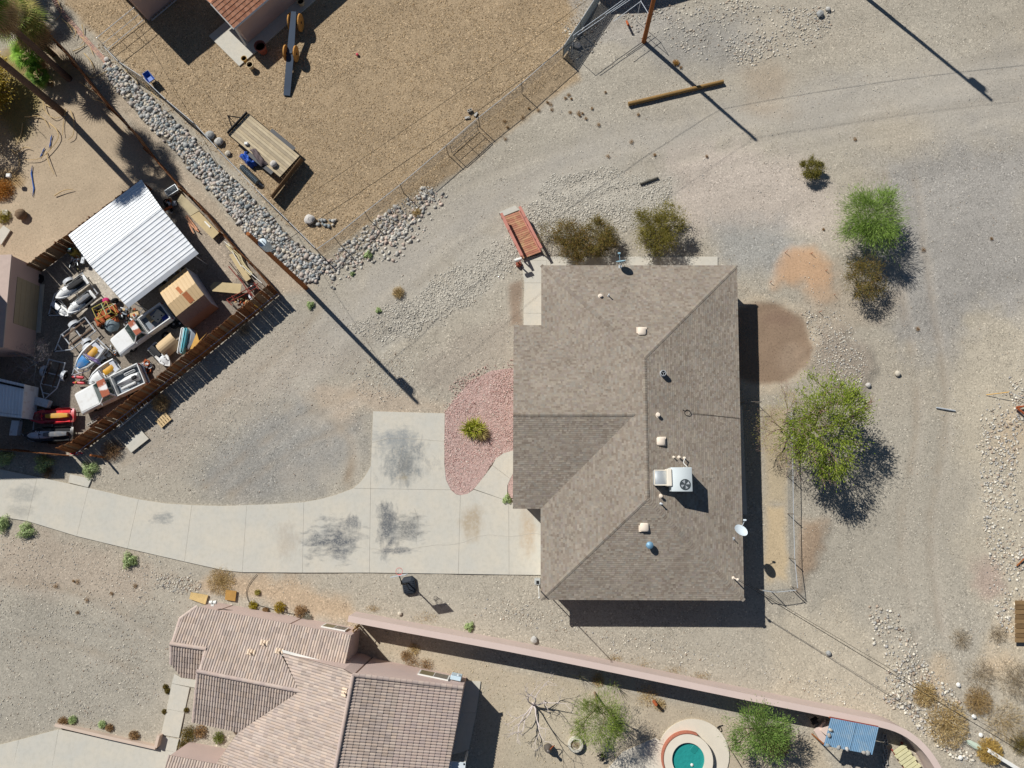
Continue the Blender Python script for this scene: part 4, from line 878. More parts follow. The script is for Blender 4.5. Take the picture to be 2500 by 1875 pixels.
def tile_field(sl, px, parent, org, singles=0, name='tile_field'):
    pts = sl.pts(px); P2 = [Vector(((p - sl.a).dot(sl.ex), (p - sl.a).dot(sl.ey))) for p in pts]; hp = halfplanes(P2)
    x0, x1 = min(p.x for p in P2), max(p.x for p in P2); y0, y1 = min(p.y for p in P2), max(p.y for p in P2); vs, fs, cs = [], [], []; M = Matrix((sl.ex, sl.ey, sl.n)).transposed(); made = 0
    q = M.to_quaternion()
    if M.determinant() < 0: M = Matrix((-sl.ex, sl.ey, sl.n)).transposed(); q = M.to_quaternion()
    sgn = 1 if (M.col[0] - sl.ex).length < 1e-3 else -1
    for j in range(int(math.floor(y0 / _te)), int(math.ceil(y1 / _te)) + 1):
        for i in range(int(math.floor(x0 / _tp)), int(math.ceil(x1 / _tp)) + 1):
            cx, cy = (i + .5) * _tp, (j + .5) * _te; dmin = min((Vector((cx, cy)) - p).dot(n) for p, n in hp)
            if dmin < -.3: continue
            ox = i * _tp if sgn > 0 else (i + 1) * _tp; o = sl.a + sl.ex * ox + sl.ey * (j * _te) + sl.n * random.uniform(0, .006) - org
            if singles and made < singles and dmin > .2:
                ob = link('tile', random.choice(TILEM), parent, o); ob.rotation_mode = 'QUATERNION'; ob.rotation_quaternion = q; made += 1; continue
            b = len(vs); c = np.array(random.choice(TILC)) * random.choice((.84, .93, .97, 1, 1, 1.03, 1.08))
            if dmin < .36:
                for fi, f in enumerate(TF):
                    lv = [Vector(TV[k]) for k in f]; p2 = [Vector((ox + sgn * v.x, j * _te + v.y)) for v in lv]; cc_ = c * (.5 if fi > 5 else 1)
                    if min((p - hpp).dot(hn) for p in p2 for hpp, hn in hp) >= 0 or fi > 5:
                        if fi > 5 and min((p - hpp).dot(hn) for p in p2 for hpp, hn in hp) < -.03: continue
                        b = len(vs); vs += [o + M @ v for v in lv]; fs.append((b, b + 1, b + 2, b + 3)); cs.append(cc_); continue
                    q2 = clip_halfplanes(p2, hp)
                    if not q2: continue
                    def zat(p): t_ = (p.y - p2[0].y) / max(1e-6, (p2[2].y - p2[0].y)); u_ = (p.x - p2[0].x) / (p2[1].x - p2[0].x); return (lv[0].z * (1 - u_) + lv[1].z * u_) * (1 - t_) + (lv[3].z * (1 - u_) + lv[2].z * u_) * t_
                    b = len(vs); vs += [sl.a + sl.ex * p.x + sl.ey * p.y + sl.n * zat(p) - org for p in q2]; fs.append(tuple(range(b, b + len(q2)))); cs.append(cc_)
                continue
            vs += [o + M @ Vector(v) for v in TV]; fs += [tuple(k + b for k in f) for f in TF]; cs += [c] * 6 + [c * .5] * 6
    if vs: ob = link(name, bare(name, vs, fs, MTILE, False, cs), parent); ob['kind'] = 'stuff'
    return pts
def ridge_tiles(a, b, parent, org, r=.13, step=.38, m=None):
    d = (b - a); L = d.length; e = d.normalized(); n = int(L / step)
    for k in range(n):
        p0, p1 = a + e * (k * L / n) - org, a + e * ((k + 1) * L / n + .05) - org; s = e.cross(Vector((0, 0, 1))).normalized(); rings = []
        for p, rr in ((p0, r * 1.08), (p1, r * .95)):
            rings.append([p + s * (rr * math.cos(t)) + Vector((0, 0, rr * .85 * math.sin(t) - .02)) for t in np.linspace(0, math.pi, 7)])
        mb = MB(); v = rings[0] + rings[1]; mb._add(v, [(i, i + 1, 8 + i, 7 + i) for i in range(6)] + [tuple(range(7))]); link('ridge_tile', mb.mesh('ridge_tile', random.choice(TILEM).materials[0], True), parent)
def under_roof(pts, parent, org, m, gap=.07, name='wall'):
    pts = offset3(pts, .06); k = len(pts); mb = MB(org); top = [p - Vector((0, 0, gap)) for p in pts]; bot = [Vector((p.x, p.y, -.05)) for p in pts]
    mb._add(top + bot, [tuple(range(k))] + [(i, (i + 1) % k, k + (i + 1) % k, k + i) for i in range(k)]); return mb.build(name, m, parent)
def offset3(pts, d):
    o2 = offset_poly(pts, d); n = len(pts); a = sum(pts[i].x * pts[(i + 1) % n].y - pts[(i + 1) % n].x * pts[i].y for i in range(n)); src = pts if a > 0 else pts[::-1]
    nn = (src[1] - src[0]).cross(src[2] - src[0])
    for i in range(n):
        if nn.length > .05: break
        nn = (src[i] - src[i - 1]).cross(src[i - 2] - src[i - 1])
    return [Vector((q.x, q.y, src[i].z - ((q.x - src[i].x) * nn.x + (q.y - src[i].y) * nn.y) / nn.z)) for i, q in enumerate(o2)]
th = thing('tile_roof_house', 'pink stucco house with clay barrel-tile roofs in the lower left', 'house', P(760, 1700)); TO = th.location.copy()
zE = 2.9
slN = Slope(P(481, 1481, zE), P(857, 1551, zE), P(640, 1650, zE))
rz2 = on_plane(733, 1687, slN.a, slN.n); rz1 = on_plane(482, 1638, slN.a, slN.n); rl = on_plane(416, 1571, slN.a, slN.n); rr_ = on_plane(503, 1584, slN.a, slN.n)
slS = Slope(rz1, rz2, rz2 + Vector((1, 9, 0))); slS1 = Slope(rl, rr_, rr_ + Vector((1, 9, 0)))
zR3 = 5.4; k1, k2 = P(863, 1647, zR3), P(819, 1875, zR3)
slW = Slope(k1, k2, k1 + Vector((9, 0, 0))); slE = Slope(k1, k2, k1 - Vector((9, 0, 0)))
slN2 = Slope(P(411, 1843, zE), P(564, 1872, zE), P(480, 1990, zE))
roofT = bpy.data.objects.new('tile_roof', None); COL.objects.link(roofT); roofT.parent = th
roofparts = [(slN, [(527, 1490), (481, 1481), (440, 1511), (423, 1566), (503, 1584)]), (slN, [(705, 1523), (527, 1490), (490, 1638), (665, 1673)]), (slN, [(683, 1590), (665, 1673), (733, 1687)]), (slN, [(857, 1551), (705, 1523), (683, 1590), (842, 1631)]),
    (slS, [(484, 1640), (733, 1687), (583, 1787), (472, 1763)]), (slS1, [(419, 1573), (499, 1586), (480, 1657), (443, 1652), (418, 1622)]),
    (slW, [(690, 1594), (838, 1633), (863, 1647), (850, 1712), (733, 1687)]), (slW, [(733, 1687), (850, 1712), (813, 1905), (500, 1905), (583, 1787)]),
    (slE, [(863, 1647), (1131, 1679), (1089, 1905), (813, 1905)]), (slN2, [(564, 1872), (411, 1843), (380, 1990), (540, 1990)])]
deck = mat('roof_underlay', (120, 104, 94), .95, .1, 2, .1, 30)
for k, (sl_, px) in enumerate(roofparts):
    pts = tile_field(sl_, px, roofT, TO, 300 if sl_ is slE else 0)
    MB(TO).slab([p - Vector((0, 0, .004)) for p in pts], .06).build('roof_deck', deck, roofT)
    under_roof(pts, th, TO, MPINKW)
MRID = TILEM[0].materials[0]
for a, b in ((rz1 + Vector((0, 0, .06)), rz2 + Vector((0, 0, .06))), (rl + Vector((0, 0, .06)), rr_ + Vector((0, 0, .06))), (k2 + Vector((0, 0, .07)), k1 + Vector((0, 0, .07))), (on_plane(1131, 1679, slE.a, slE.n) + Vector((0, 0, .07)), k1 + Vector((0, 0, .07))),
             (slN.pts([(423, 1566)])[0], slN.pts([(440, 1511)])[0]), (slN.pts([(440, 1511)])[0], slN.pts([(481, 1481)])[0]), (slS.pts([(472, 1763)])[0], slS.pts([(484, 1640)])[0]), (slN.pts([(490, 1636)])[0], slN.pts([(503, 1585)])[0]), (slS1.pts([(418, 1622)])[0], slS1.pts([(419, 1573)])[0])):
    ridge_tiles(a, b, roofT, TO)
# white flashing in the valley, vent tiles
fl_ = [slN.pts([q])[0] + Vector((0, 0, .1)) for q in ((688, 1592), (740, 1606), (838, 1633))]
fm = MB(TO)
for a, b in zip(fl_, fl_[1:]): e = (b - a).normalized(); s = Vector((-e.y, e.x, 0)) * .18; fm.slab([a - s, b - s, b + s, a + s], .03)
fm.build('flashing', MWHITE, th)
MPEACH = mat('peach_flashing', (228, 206, 180), .8, .1, 4, .05, 30)
for u, v in ((646, 1570), (614, 1593), (683, 1590), (842, 1690)):
    sl_ = slN if u < 700 else slW; p = on_plane(u, v, sl_.a, sl_.n); o = MB()
    for dx in (-.2, 0, .2): o.tube([p + sl_.ex * dx - TO + sl_.n * .05 - sl_.ey * .18, p + sl_.ex * dx - TO + sl_.n * .05 + sl_.ey * .18], .085, 8)
    o.tube([p - TO, p - TO + Vector((0, 0, .35))], .05, 8); o.build('vent_tile', MPEACH, th, True)
# windows on the north wall of the east wing and the north wing
def wall_win(a, b, fr, z, wd, h, parent, org, out):
    p = a.lerp(b, fr); e = (b - a); rz = math.atan2(e.y, e.x); n = Vector((-e.y, e.x, 0)).normalized()
    if n.dot(out) < 0: n = -n
    c = Vector((p.x, p.y, z)) + n * .0; o = MB(org).box(c, (wd + .14, .09, h + .14), rz).build('window', MWHITE, parent)
    for s in (-1, 1): q = c + e.normalized() * (s * wd / 4) + n * .03; MB(org).box(q, (wd / 2 - .06, .05, h), rz).build('pane', MDARKGLASS if s > 0 else mat('window_screen', (120, 112, 84), .4, .2, 2, .05, 30), o)
g0, g1 = slE.pts([(863, 1647)])[0], slE.pts([(1131, 1679)])[0]; g0 = Vector((g0.x, g0.y, 0)); g1 = Vector((g1.x, g1.y, 0))
wall_win(g0, g1, .68, 1.45, 2.0, 1.1, th, TO, Vector((0, 1, 0)))
e0, e1_ = Vector((slN.a.x, slN.a.y, 0)), Vector((P(857, 1551, zE).x, P(857, 1551, zE).y, 0)); wall_win(e0, e1_, .86, 1.4, 1.6, 1.0, th, TO, Vector((0, 1, 0)))
pb = g0.lerp(g1, .9); ep = thing('electric_panel', 'pale blue electric panel on the north wall of the tile-roofed house', 'electric panel', (pb.x, pb.y, 0), math.atan2((g1 - g0).y, (g1 - g0).x))
MB().bbox((0, .14, 1.2), (.75, .28, 1.0), .03).build('cabinet', mat('pale_blue_enamel', (190, 210, 220), .5, .08, 3, .04, 20), ep); MB().lathe([(.09, 0), (.09, .08), (.02, .1)], (.12, .3, 1.4), 12).build('meter', MGALV, ep)
slabs('tile_house_patio', 'concrete patio in the shade east of the tile-roofed house', [[(1100, 1660), (1174, 1663), (1163, 1740), (1090, 1740)], [(1090, 1740), (1163, 1740), (1145, 1830), (1080, 1850)]], MCON2, .05)
slabs('tile_house_walk', 'concrete walk leading to the tile-roofed house', [[(427, 1644), (445, 1655), (480, 1660), (478, 1679), (420, 1668)], [(420, 1668), (464, 1678), (451, 1739), (408, 1730)], [(408, 1730), (451, 1739), (438, 1801), (394, 1793)], [(394, 1796), (438, 1804), (430, 1836), (386, 1828)]], MCON2, .06)
slabs('neighbour_driveway', 'concrete driveway in the lower left corner', [[(-30, 1825), (47, 1806), (30, 1885), (-30, 1900)], [(47, 1806), (144, 1780), (125, 1890), (25, 1905)], [(144, 1780), (266, 1804), (249, 1905), (122, 1905)], [(266, 1804), (386, 1828), (376, 1905), (246, 1905)], [(386, 1828), (430, 1836), (415, 1905), (374, 1905)]], MCON2, .05)
wall_along('low_wall', 'low tan stucco wall edging the lower left driveway', 'wall', PP([(142, 1766), (265, 1795), (386, 1822)]), .4, .2, mat('tan_wall', (202, 182, 164), .95, .1, 1, .1, 40))
wall_along('low_wall', 'short tan stucco wall beside the lower left walk', 'wall', PP([(389, 1819), (396, 1790)]), .55, .2, MATS['tan_wall'])
# patio roof at the bottom edge
pr = thing('patio_cover', 'white corrugated patio cover at the bottom edge beside the tile-roofed house', 'patio cover', P(1110, 1880)); O = pr.location.copy(); q = PP([(1068, 1856), (1137, 1862), (1132, 1910), (1050, 1905)], 2.5)
MB(O).slab(q, .06).build('sheet', mat('patio_white', (206, 214, 218), .6, .08, 3, .05, 20), pr); MB(O).box((q[1] - Vector((.1, .1, 1.25))), (.12, .12, 2.5)).build('post', MWHITE, pr)
# ------------------------------------------------------------------ the fenced junk yard (left)
def place2(u0, v0, u1, v1, z=0.0):
    """midpoint and heading of the line from (u0,v0) to (u1,v1)"""
    a, b = P(u0, v0, z), P(u1, v1, z); d = b - a; m = (a + b) / 2; return Vector((m.x, m.y, 0)), math.atan2(d.y, d.x), d.length
# white corrugated carport
zc, zk = 2.7, 3.15; c = [P(167, 574, zc), P(345, 438, zc), P(477, 610, zc), P(305, 743, zc)]; r0, r1 = P(219, 646, zk), P(394, 508, zk)
cp = thing('carport', 'white corrugated metal carport roof in the junk yard', 'carport', ((c[0] + c[2]) / 2).xy.to_3d()); O = cp.location.copy(); MWM = mat('white_metal', (234, 236, 236), .5, .07, .8, .04, 20, dirt=(198, 194, 186), dscale=1.1, damt=.35)
def corrug(a0, a1, b0, b1, mb, n, amp, lap=.0):
    """sheet between line a0-a1 and line b0-b1, ribs parallel to those lines"""
    N = (a1 - a0).cross(b0 - a0).normalized()
    if N.z < 0: N = -N
    prof = []
    for k in range(n):
        for t, h in ((0, 0), (.62, 0), (.7, amp), (.92, amp)): prof.append(((k + t) / n, h))
    prof.append((1, 0)); L = [a0.lerp(b0, t) + N * h for t, h in prof]; Rr = [a1.lerp(b1, t) + N * h for t, h in prof]; k = len(L)
    mb._add(L + Rr, [(i, i + 1, k + i + 1, k + i) for i in range(k - 1)]); return mb
o1 = corrug(c[0], c[1], r0, r1, MB(O), 12, .035).build('roof_panel', MWM, cp); o2 = corrug(c[3], c[2], r0, r1, MB(O), 12, .035).build('roof_panel', MWM, cp)
dn = Vector((0, 0, -.42)); ou = (c[3] - c[0]).normalized() * .1; MB(O).slab([c[3], c[2], c[2] + dn * .4 + ou * 3, c[3] + dn * .4 + ou * 3], .02).build('eave_panel', MWM, cp)
for k in (0, .5, 1):
    for a, b in ((c[0], c[1]), (c[3], c[2])): p = a.lerp(b, .06 + .88 * k); MB(O).tube([Vector((p.x, p.y, 0)), Vector((p.x, p.y, zc - .05))], .04, 6).build('leg', MATS['galvanised'], cp)
for k in (.05, .5, .95): MB(O).tube([c[0].lerp(c[1], k) - Vector((0, 0, .06)), r0.lerp(r1, k) - Vector((0, 0, .06)), c[3].lerp(c[2], k) - Vector((0, 0, .06))], .035, 6).build('rafter', MATS['galvanised'], cp)
# gambrel shed
MTAN = mat('peach_sheet', (208, 178, 134), .6, .14, 1.2, .08, 20, dirt=(196, 96, 40), dscale=.9, damt=.0); MSHEDW = mat('shed_wall', (184, 188, 198), .7, .15, 1, .08, 20)
sh = thing('metal_shed', 'tan metal barn-roof shed with rust streaks beside the carport', 'shed', P(455, 750)); O = sh.location.copy(); hz_ = [(387, 706, 1.85), (393, 719, 2.35), (409, 745, 2.6), (430, 773, 2.35), (449, 794, 1.35)]
A_ = [P(*q) for q in hz_]; dl = P(498, 719, 2.35) - P(430, 773, 2.35); B_ = [p + dl for p in A_]
for k in range(4):
    n = 9; mb = corrug(A_[k], A_[k + 1], B_[k], B_[k + 1], MB(O), n, .018); mb.build('roof_panel', MTAN if k < 3 else mat('brown_sheet', (146, 122, 108), .7, .15, 1.5, .1, 20), sh)
for pts in (A_, B_):
    k = len(pts); MB(O)._add(pts + [Vector((pts[-1].x, pts[-1].y, 0)), Vector((pts[0].x, pts[0].y, 0))], [tuple(range(k + 2))]).build('end_wall', MSHEDW, sh)
for i in (0, 4): MB(O)._add([A_[i], B_[i], Vector((B_[i].x, B_[i].y, 0)), Vector((A_[i].x, A_[i].y, 0))], [(0, 1, 2, 3)]).build('side_wall', MSHEDW if i == 0 else MATS['brown_sheet'], sh)
MRUST = mat('rust', (160, 84, 48), .9, .4, 3, .3, 20, .3)
for k, f0, f1, s0, s1 in ((1, .44, .54, .35, .95), (2, .5, .66, .05, .9)):
    e = .026; N = (B_[k] - A_[k]).cross(A_[k + 1] - A_[k]).normalized(); N = N if N.z > 0 else -N; g = lambda t, s: A_[k].lerp(B_[k], t).lerp(A_[k + 1].lerp(B_[k + 1], t), s) + N * e
    MB(O).slab([g(f0, s0), g(f1, s0), g(f1 + .03, s1), g(f0 + .03, s1)], .004).build('rust_streak', mat('rust_stain', (176, 108, 68), .9, .3, 4, .3, 20), sh)

MTYRE = mat('tyre', (30, 30, 31), .9, .2, 5, .1, 40); MRIM = mat('rim', (150, 150, 148), .5, .2, 5, .1, 30, metal=.4); MCHROME = mat('chrome', (190, 194, 198), .25, .1, 3, .05, 20, metal=.8)
def wheel(parent, c, r=.33, wd=.2, axis='Y', name='wheel'):
    w_ = MB().lathe([(r * .55, -wd / 2), (r * .9, -wd / 2), (r, -wd * .3), (r, wd * .3), (r * .9, wd / 2), (r * .55, wd / 2)], c, 18, axis).build(name, MTYRE, parent, True)
    MB().lathe([(r * .56, -wd * .4), (r * .56, wd * .4), (r * .2, wd * .52)], c, 14, axis).lathe([(r * .2, -wd * .52), (r * .5, -wd * .4)], c, 12, axis).build('rim', MRIM, w_, True); return w_
MCARW = mat('truck_white', (228, 228, 224), .35, .06, 1.5, .04, 20, dirt=(176, 160, 140), dscale=2, damt=.25, spec=.5); MCARB = mat('truck_shade_white', (206, 208, 210), .45, .1, 2, .05, 20, dirt=(150, 110, 84), dscale=3, damt=.5)
MGLASS = mat('windshield', (44, 62, 56), .08, .1, 1, 0, 10, spec=.8); MBED = mat('truck_bed', (120, 130, 140), .6, .3, 3, .15, 20, dirt=(120, 70, 40), dscale=3, damt=.6)
def rust_roof():
    m, nt, b = new_mat('rusted_roof'); pos = node(nt, 'ShaderNodeTexCoord').outputs['Object']; n = noise(nt, pos, 1.6, 6, .6); n2 = noise(nt, pos, 12, 4)
    sx = nt.nodes.new('ShaderNodeSeparateXYZ'); nt.links.new(pos, sx.inputs[0]); yb = mth(nt, 'ABSOLUTE', mth(nt, 'ADD', sx.outputs[1], .05)); d = mth(nt, 'ADD', yb, mth(nt, 'MULTIPLY_ADD', n, .9, -.45))
    c = mix(nt, rng(nt, d, .12, .24), lin((230, 226, 220)), mix(nt, n2, lin((148, 70, 42)), lin((176, 98, 62)))); nt.links.new(c, b.inputs['Base Color']); b.inputs['Roughness'].default_value = .75; return m
MRR = rust_roof()
def pickup(label, loc, rz, L=4.75, W=1.68, body=MCARW):
    t = thing('pickup_truck', label, 'pickup truck', loc, rz); hl, hw = L / 2, W / 2; cow, cb = hl * .40, -hl * .12
    def sec(x, w_, z0, z1, b=.07): return [Vector((x, -w_ + b, z0)), Vector((x, w_ - b, z0)), Vector((x, w_, z0 + b)), Vector((x, w_, z1 - b)), Vector((x, w_ - b, z1)), Vector((x, -w_ + b, z1)), Vector((x, -w_, z1 - b)), Vector((x, -w_, z0 + b))]
    MB().loft([sec(hl, hw * .93, .42, .80), sec(hl - .12, hw * .97, .38, .88), sec(cow, hw, .36, 1.0), sec(cb, hw, .36, 1.0)]).build('body', body, t, True)
    MB().loft([sec(hl - .1, hw * .8, .87, .895, .01), sec(cow + .02, hw * .84, .99, 1.02, .01)]).build('hood', body, t)
    zr_ = 1.52; f0, f1, b0, b1 = cow - .02, cow - .62, cb + .02, cb + .14; wb, wt = hw * .93, hw * .76
    cabv = [Vector((f0, -wb, .99)), Vector((f0, wb, .99)), Vector((b0, wb, .99)), Vector((b0, -wb, .99)), Vector((f1, -wt, zr_)), Vector((f1, wt, zr_)), Vector((b1, wt, zr_)), Vector((b1, -wt, zr_))]
    MB()._add(cabv, [(4, 5, 6, 7), (0, 1, 5, 4), (1, 2, 6, 5), (2, 3, 7, 6), (3, 0, 4, 7)]).build('cab', body, t)
    def pane(i, j, k, l, nm, ins=.1, o=.012):
        q = [cabv[x] for x in (i, j, k, l)]; cn = sum(q, Vector()) / 4; n = (q[1] - q[0]).cross(q[2] - q[0]).normalized(); n = n if n.dot(cn - Vector((0, 0, 1.2))) > 0 else -n
        MB().slab([cn + (p - cn) * (1 - ins) + n * o for p in q], .004).build(nm, MGLASS, t)
    pane(0, 1, 5, 4, 'windshield', .1); pane(1, 2, 6, 5, 'side_window', .22); pane(3, 0, 4, 7, 'side_window', .22); pane(2, 3, 7, 6, 'rear_window', .2)
    MB().bbox(((f1 + b1) / 2, 0, zr_ + .012), (abs(f1 - b1) + .02, wt * 2, .035), .012).build('cab_roof', MRR, t)
    bx0, bx1 = cb - .04, -hl; mx = (bx0 + bx1) / 2; bl = bx0 - bx1
    for s in (-1, 1): MB().bbox((mx, s * (hw - .06), .70), (bl, .12, .62), .03).build('bed_side', body, t)
    MB().box((mx, 0, .56), (bl - .06, W - .26, .06)).build('bed_floor', MBED, t); MB().bbox((bx0 - .04, 0, .74), (.07, W - .25, .54), .02).build('bed_front', body, t)
    MB().bbox((bx1 + .04, 0, .72), (.08, W - .25, .56), .02).build('tailgate', body, t); MB().bbox((bx1 - .08, 0, .46), (.14, W * .95, .18), .04).build('rear_bumper', MCHROME, t); MB().bbox((hl + .05, 0, .46), (.14, W * .95, .18), .04).build('front_bumper', MCHROME, t)
    for s in (-1, 1):
        MB().bbox((mx - bl * .1, s * (hw - .32), .70), (.85, .3, .26), .06).build('wheel_well', MBED, t); MB().bbox((hl - .01, s * hw * .7, .66), (.05, .3, .16), .03).build('headlight', mat('lamp_glass', (210, 214, 214), .15, .05, 3, 0, 20), t); MB().bbox((bx1 - .015, s * hw * .92, .74), (.03, .12, .26), .01).build('tail_light', mat('red_lens', (150, 22, 18), .3, .1, 3, 0, 20), t)
        MB().bbox((cow - .2, s * (hw + .1), 1.08), (.08, .18, .12), .03).build('mirror', body, t)
        for x in (hl * .62, mx - bl * .1): wheel(t, (x, s * (hw - .12), .33), .34, .22)
    return t, bx0, bx1
loc, rz, L = place2(402, 759, 280, 846, .95); t1, bx0, bx1 = pickup('white pickup with a rust-patched roof and junk in its bed, next to the shed', loc, rz, L + .15, 1.62)
def rest_on(root, local):
    return root.location + Matrix.Rotation(root.rotation_euler.z, 3, 'Z') @ Vector(local)
p = rest_on(t1, (bx0 - .95, -.35, .6)); cr = thing('slatted_crate', 'pale slatted wooden crate lying in the bed of the rust-roofed pickup', 'crate', p, rz)
MWD = mat('pale_lumber', (204, 176, 132), .85, .25, 3, .2, 20, world=False)
for k in range(8): MB().box((-.38 + k * .11, 0, .19), (.085, .62, .02)).build('slat', MWD, cr)
for s in (-1, 1): MB().box((0, s * .28, .09), (.9, .05, .17)).build('runner', MWD, cr)
p = rest_on(t1, (bx1 + .75, -.05, .62)); pn = thing('plastic_shelf', 'cream plastic panel with round holes in the bed of the rust-roofed pickup', 'panel', p, rz + .3); MB().bbox((0, 0, .2), (.85, .75, .05), .02).build('sheet', mat('cream_plastic', (210, 196, 172), .6, .1, 3, .05, 20), pn)
for x, y in ((.2, .2), (-.2, .22), (.22, -.22)): MB().lathe([(.06, .226), (.06, .229)], (x, y, 0), 12).build('hole', MBLACK, pn)
p = rest_on(t1, (bx1 + .35, .45, .62)); tag(MB().bbox((0, 0, .14), (.5, .4, .28), .04).bbox((.05, 0, .3), (.36, .3, .06), .02).build('blue_bin', mat('deep_blue', (44, 60, 140), .5, .15, 3, .05, 20), None, False, False, p), 'deep blue plastic bin in the bed of the rust-roofed pickup', 'bin').rotation_euler.z = rz
loc, rz2_, L = place2(343, 912, 190, 985, .95); t2, bx0, bx1 = pickup('white pickup with rusty cab roof and hull pieces in its bed', loc, rz2_, L + .15, 1.78)
p = rest_on(t2, ((bx0 + bx1) / 2, 0, .62)); eng = thing('hull_pieces', 'white fibreglass hull pieces heaped in the bed of the lower pickup', 'scrap', p, rz2_); MFIB = mat('white_fibreglass', (222, 223, 221), .4, .12, 2, .06, 20, spec=.4, dirt=(170, 160, 144), dscale=2.5, damt=.4)
MB().loft([[Vector((x, y * w_, z)) for y, z in ((-1, .05), (-.6, .3), (0, .42), (.6, .3), (1, .05))] for x, w_ in ((-.85, .3), (-.3, .42), (.3, .36), (.85, .1))]).build('cowl', MFIB, eng, True); MB().bbox((.1, .45, .3), (1.2, .2, .14), .05).build('rail', MFIB, eng); MB().bbox((-.3, -.5, .2), (.9, .18, .2), .06).build('fender', MFIB, eng); MB().bbox((-.55, .1, .42), (.4, .3, .16), .06).build('seat_pad', MBLACK, eng)

# personal watercraft
def jetski(label, loc, rz, hull, deck_m, seat, L=2.9, W=1.05, z=.35, accent=None, name='jet_ski', bars=True, group=None):
    t = thing(name, label, 'jet ski', loc, rz, group); hl, hw = L / 2, W / 2
    xs = [(-hl, .86, .30), (-hl * .6, .98, .32), (0, 1.0, .36), (hl * .45, .86, .42), (hl * .8, .5, .46), (hl, .1, .48)]
    MB().loft([[Vector((x, y * hw * w_, z + zz)) for y, zz in ((0, 0), (-.75, .12), (-1, zt), (-.92, zt + .03), (.92, zt + .03), (1, zt), (.75, .12))] for x, w_, zt in xs]).build('hull', hull, t, True)
    MB().loft([[Vector((x, y * hw * w_, z + zz)) for y, zz in ((-1, .36), (-.8, h * .75 + .36), (-.3, h + .36), (.3, h + .36), (.8, h * .75 + .36), (1, .36))] for x, w_, h in ((-hl * .2, .42, .05), (hl * .1, .5, .26), (hl * .35, .55, .34), (hl * .7, .42, .2), (hl * .95, .14, .1))]).build('cowling', deck_m, t, True)
    MB().loft([[Vector((x, y * w_, z + zz)) for y, zz in ((-1, .38), (-.85, h), (0, h + .03), (.85, h), (1, .38))] for x, w_, h in ((-hl * .82, .16, .62), (-hl * .5, .22, .68), (-hl * .1, .2, .66), (hl * .12, .15, .70))]).build('seat', seat, t, True)
    for s in (-1, 1):
        MB().bbox((-hl * .3, s * hw * .9, z + .42), (L * .58, hw * .16, .1), .04).build('gunwale', hull, t, True); MB().box((-hl * .35, s * hw * .6, z + .365), (L * .5, hw * .42, .02)).build('foot_mat', MBLACK if accent is None else accent, t)
    if bars: MB().tube([(hl * .16, -.36, z + .92), (hl * .24, -.1, z + .86), (hl * .24, .1, z + .86), (hl * .16, .36, z + .92)], .022, 6).tube([(hl * .26, 0, z + .6), (hl * .24, 0, z + .86)], .04, 6).build('handlebar', MBLACK if accent is None else accent, t)
    for s in (-1, 1): MB().bbox((hl * .42, s * hw * .42, z + .72), (.1, .12, .08), .03).build('mirror', deck_m, t)
    return t
def col(name, c, r=.4): return mat(name, c, r, .18, 2, .08, 20, spec=.4, dirt=(168, 150, 126), dscale=2.2, damt=.45)
MREDH, MDKRED, MYEL, MSIL = col('red_hull', (196, 44, 58)), col('maroon_hull', (110, 20, 34)), col('yellow_vinyl', (206, 152, 40), .6), col('silver_deck', (190, 192, 200)); MGREYV = col('grey_vinyl', (96, 100, 106), .6); MBLK = col('black_hull', (30, 30, 34)); MBLUE = col('blue_deck', (40, 120, 180)); MAQUA = col('aqua_deck', (112, 206, 220))
l_, r_, L = place2(177, 1013, 66, 1019, .8); jetski('red jet ski with a yellow seat at the left end of the junk yard', l_, r_, MREDH, MDKRED, MYEL, L, 1.18, .3, col('bright_red', (230, 40, 50)))
l_, r_, L = place2(175, 1058, 58, 1064, .8); jetski('black and silver jet ski against the fence above the driveway', l_, r_, MBLK, MSIL, MGREYV, L, 1.2, .3)
l_, r_, L = place2(210, 680, 138, 728, .8); jetski('white jet ski hull beside the carport, nearer the plank fence', l_, r_, MFIB, MFIB, MBLACK, L, 1.0, .4, MGREYV, bars=False)
l_, r_, L = place2(226, 716, 166, 764, .8); jetski('white jet ski with dark decals lying nearest the rusted buggy frame', l_, r_, MFIB, MFIB, MGREYV, L, .98, .4, MBLACK, bars=False)
l_, r_, L = place2(125, 738, 162, 768, .8); jetski('white watercraft hood lying in the shade of the left house', l_, r_, MFIB, MFIB, MFIB, L + .2, .75, .2, MBLACK, bars=False)
l_, r_, L = place2(366, 842, 414, 893, .6); jetski('grey stripped jet ski hull with a black well beside the tan sheet', l_, r_, col('grey_hull', (200, 200, 198)), MFIB, MBLACK, L, .95, .1, MBLACK, bars=False)
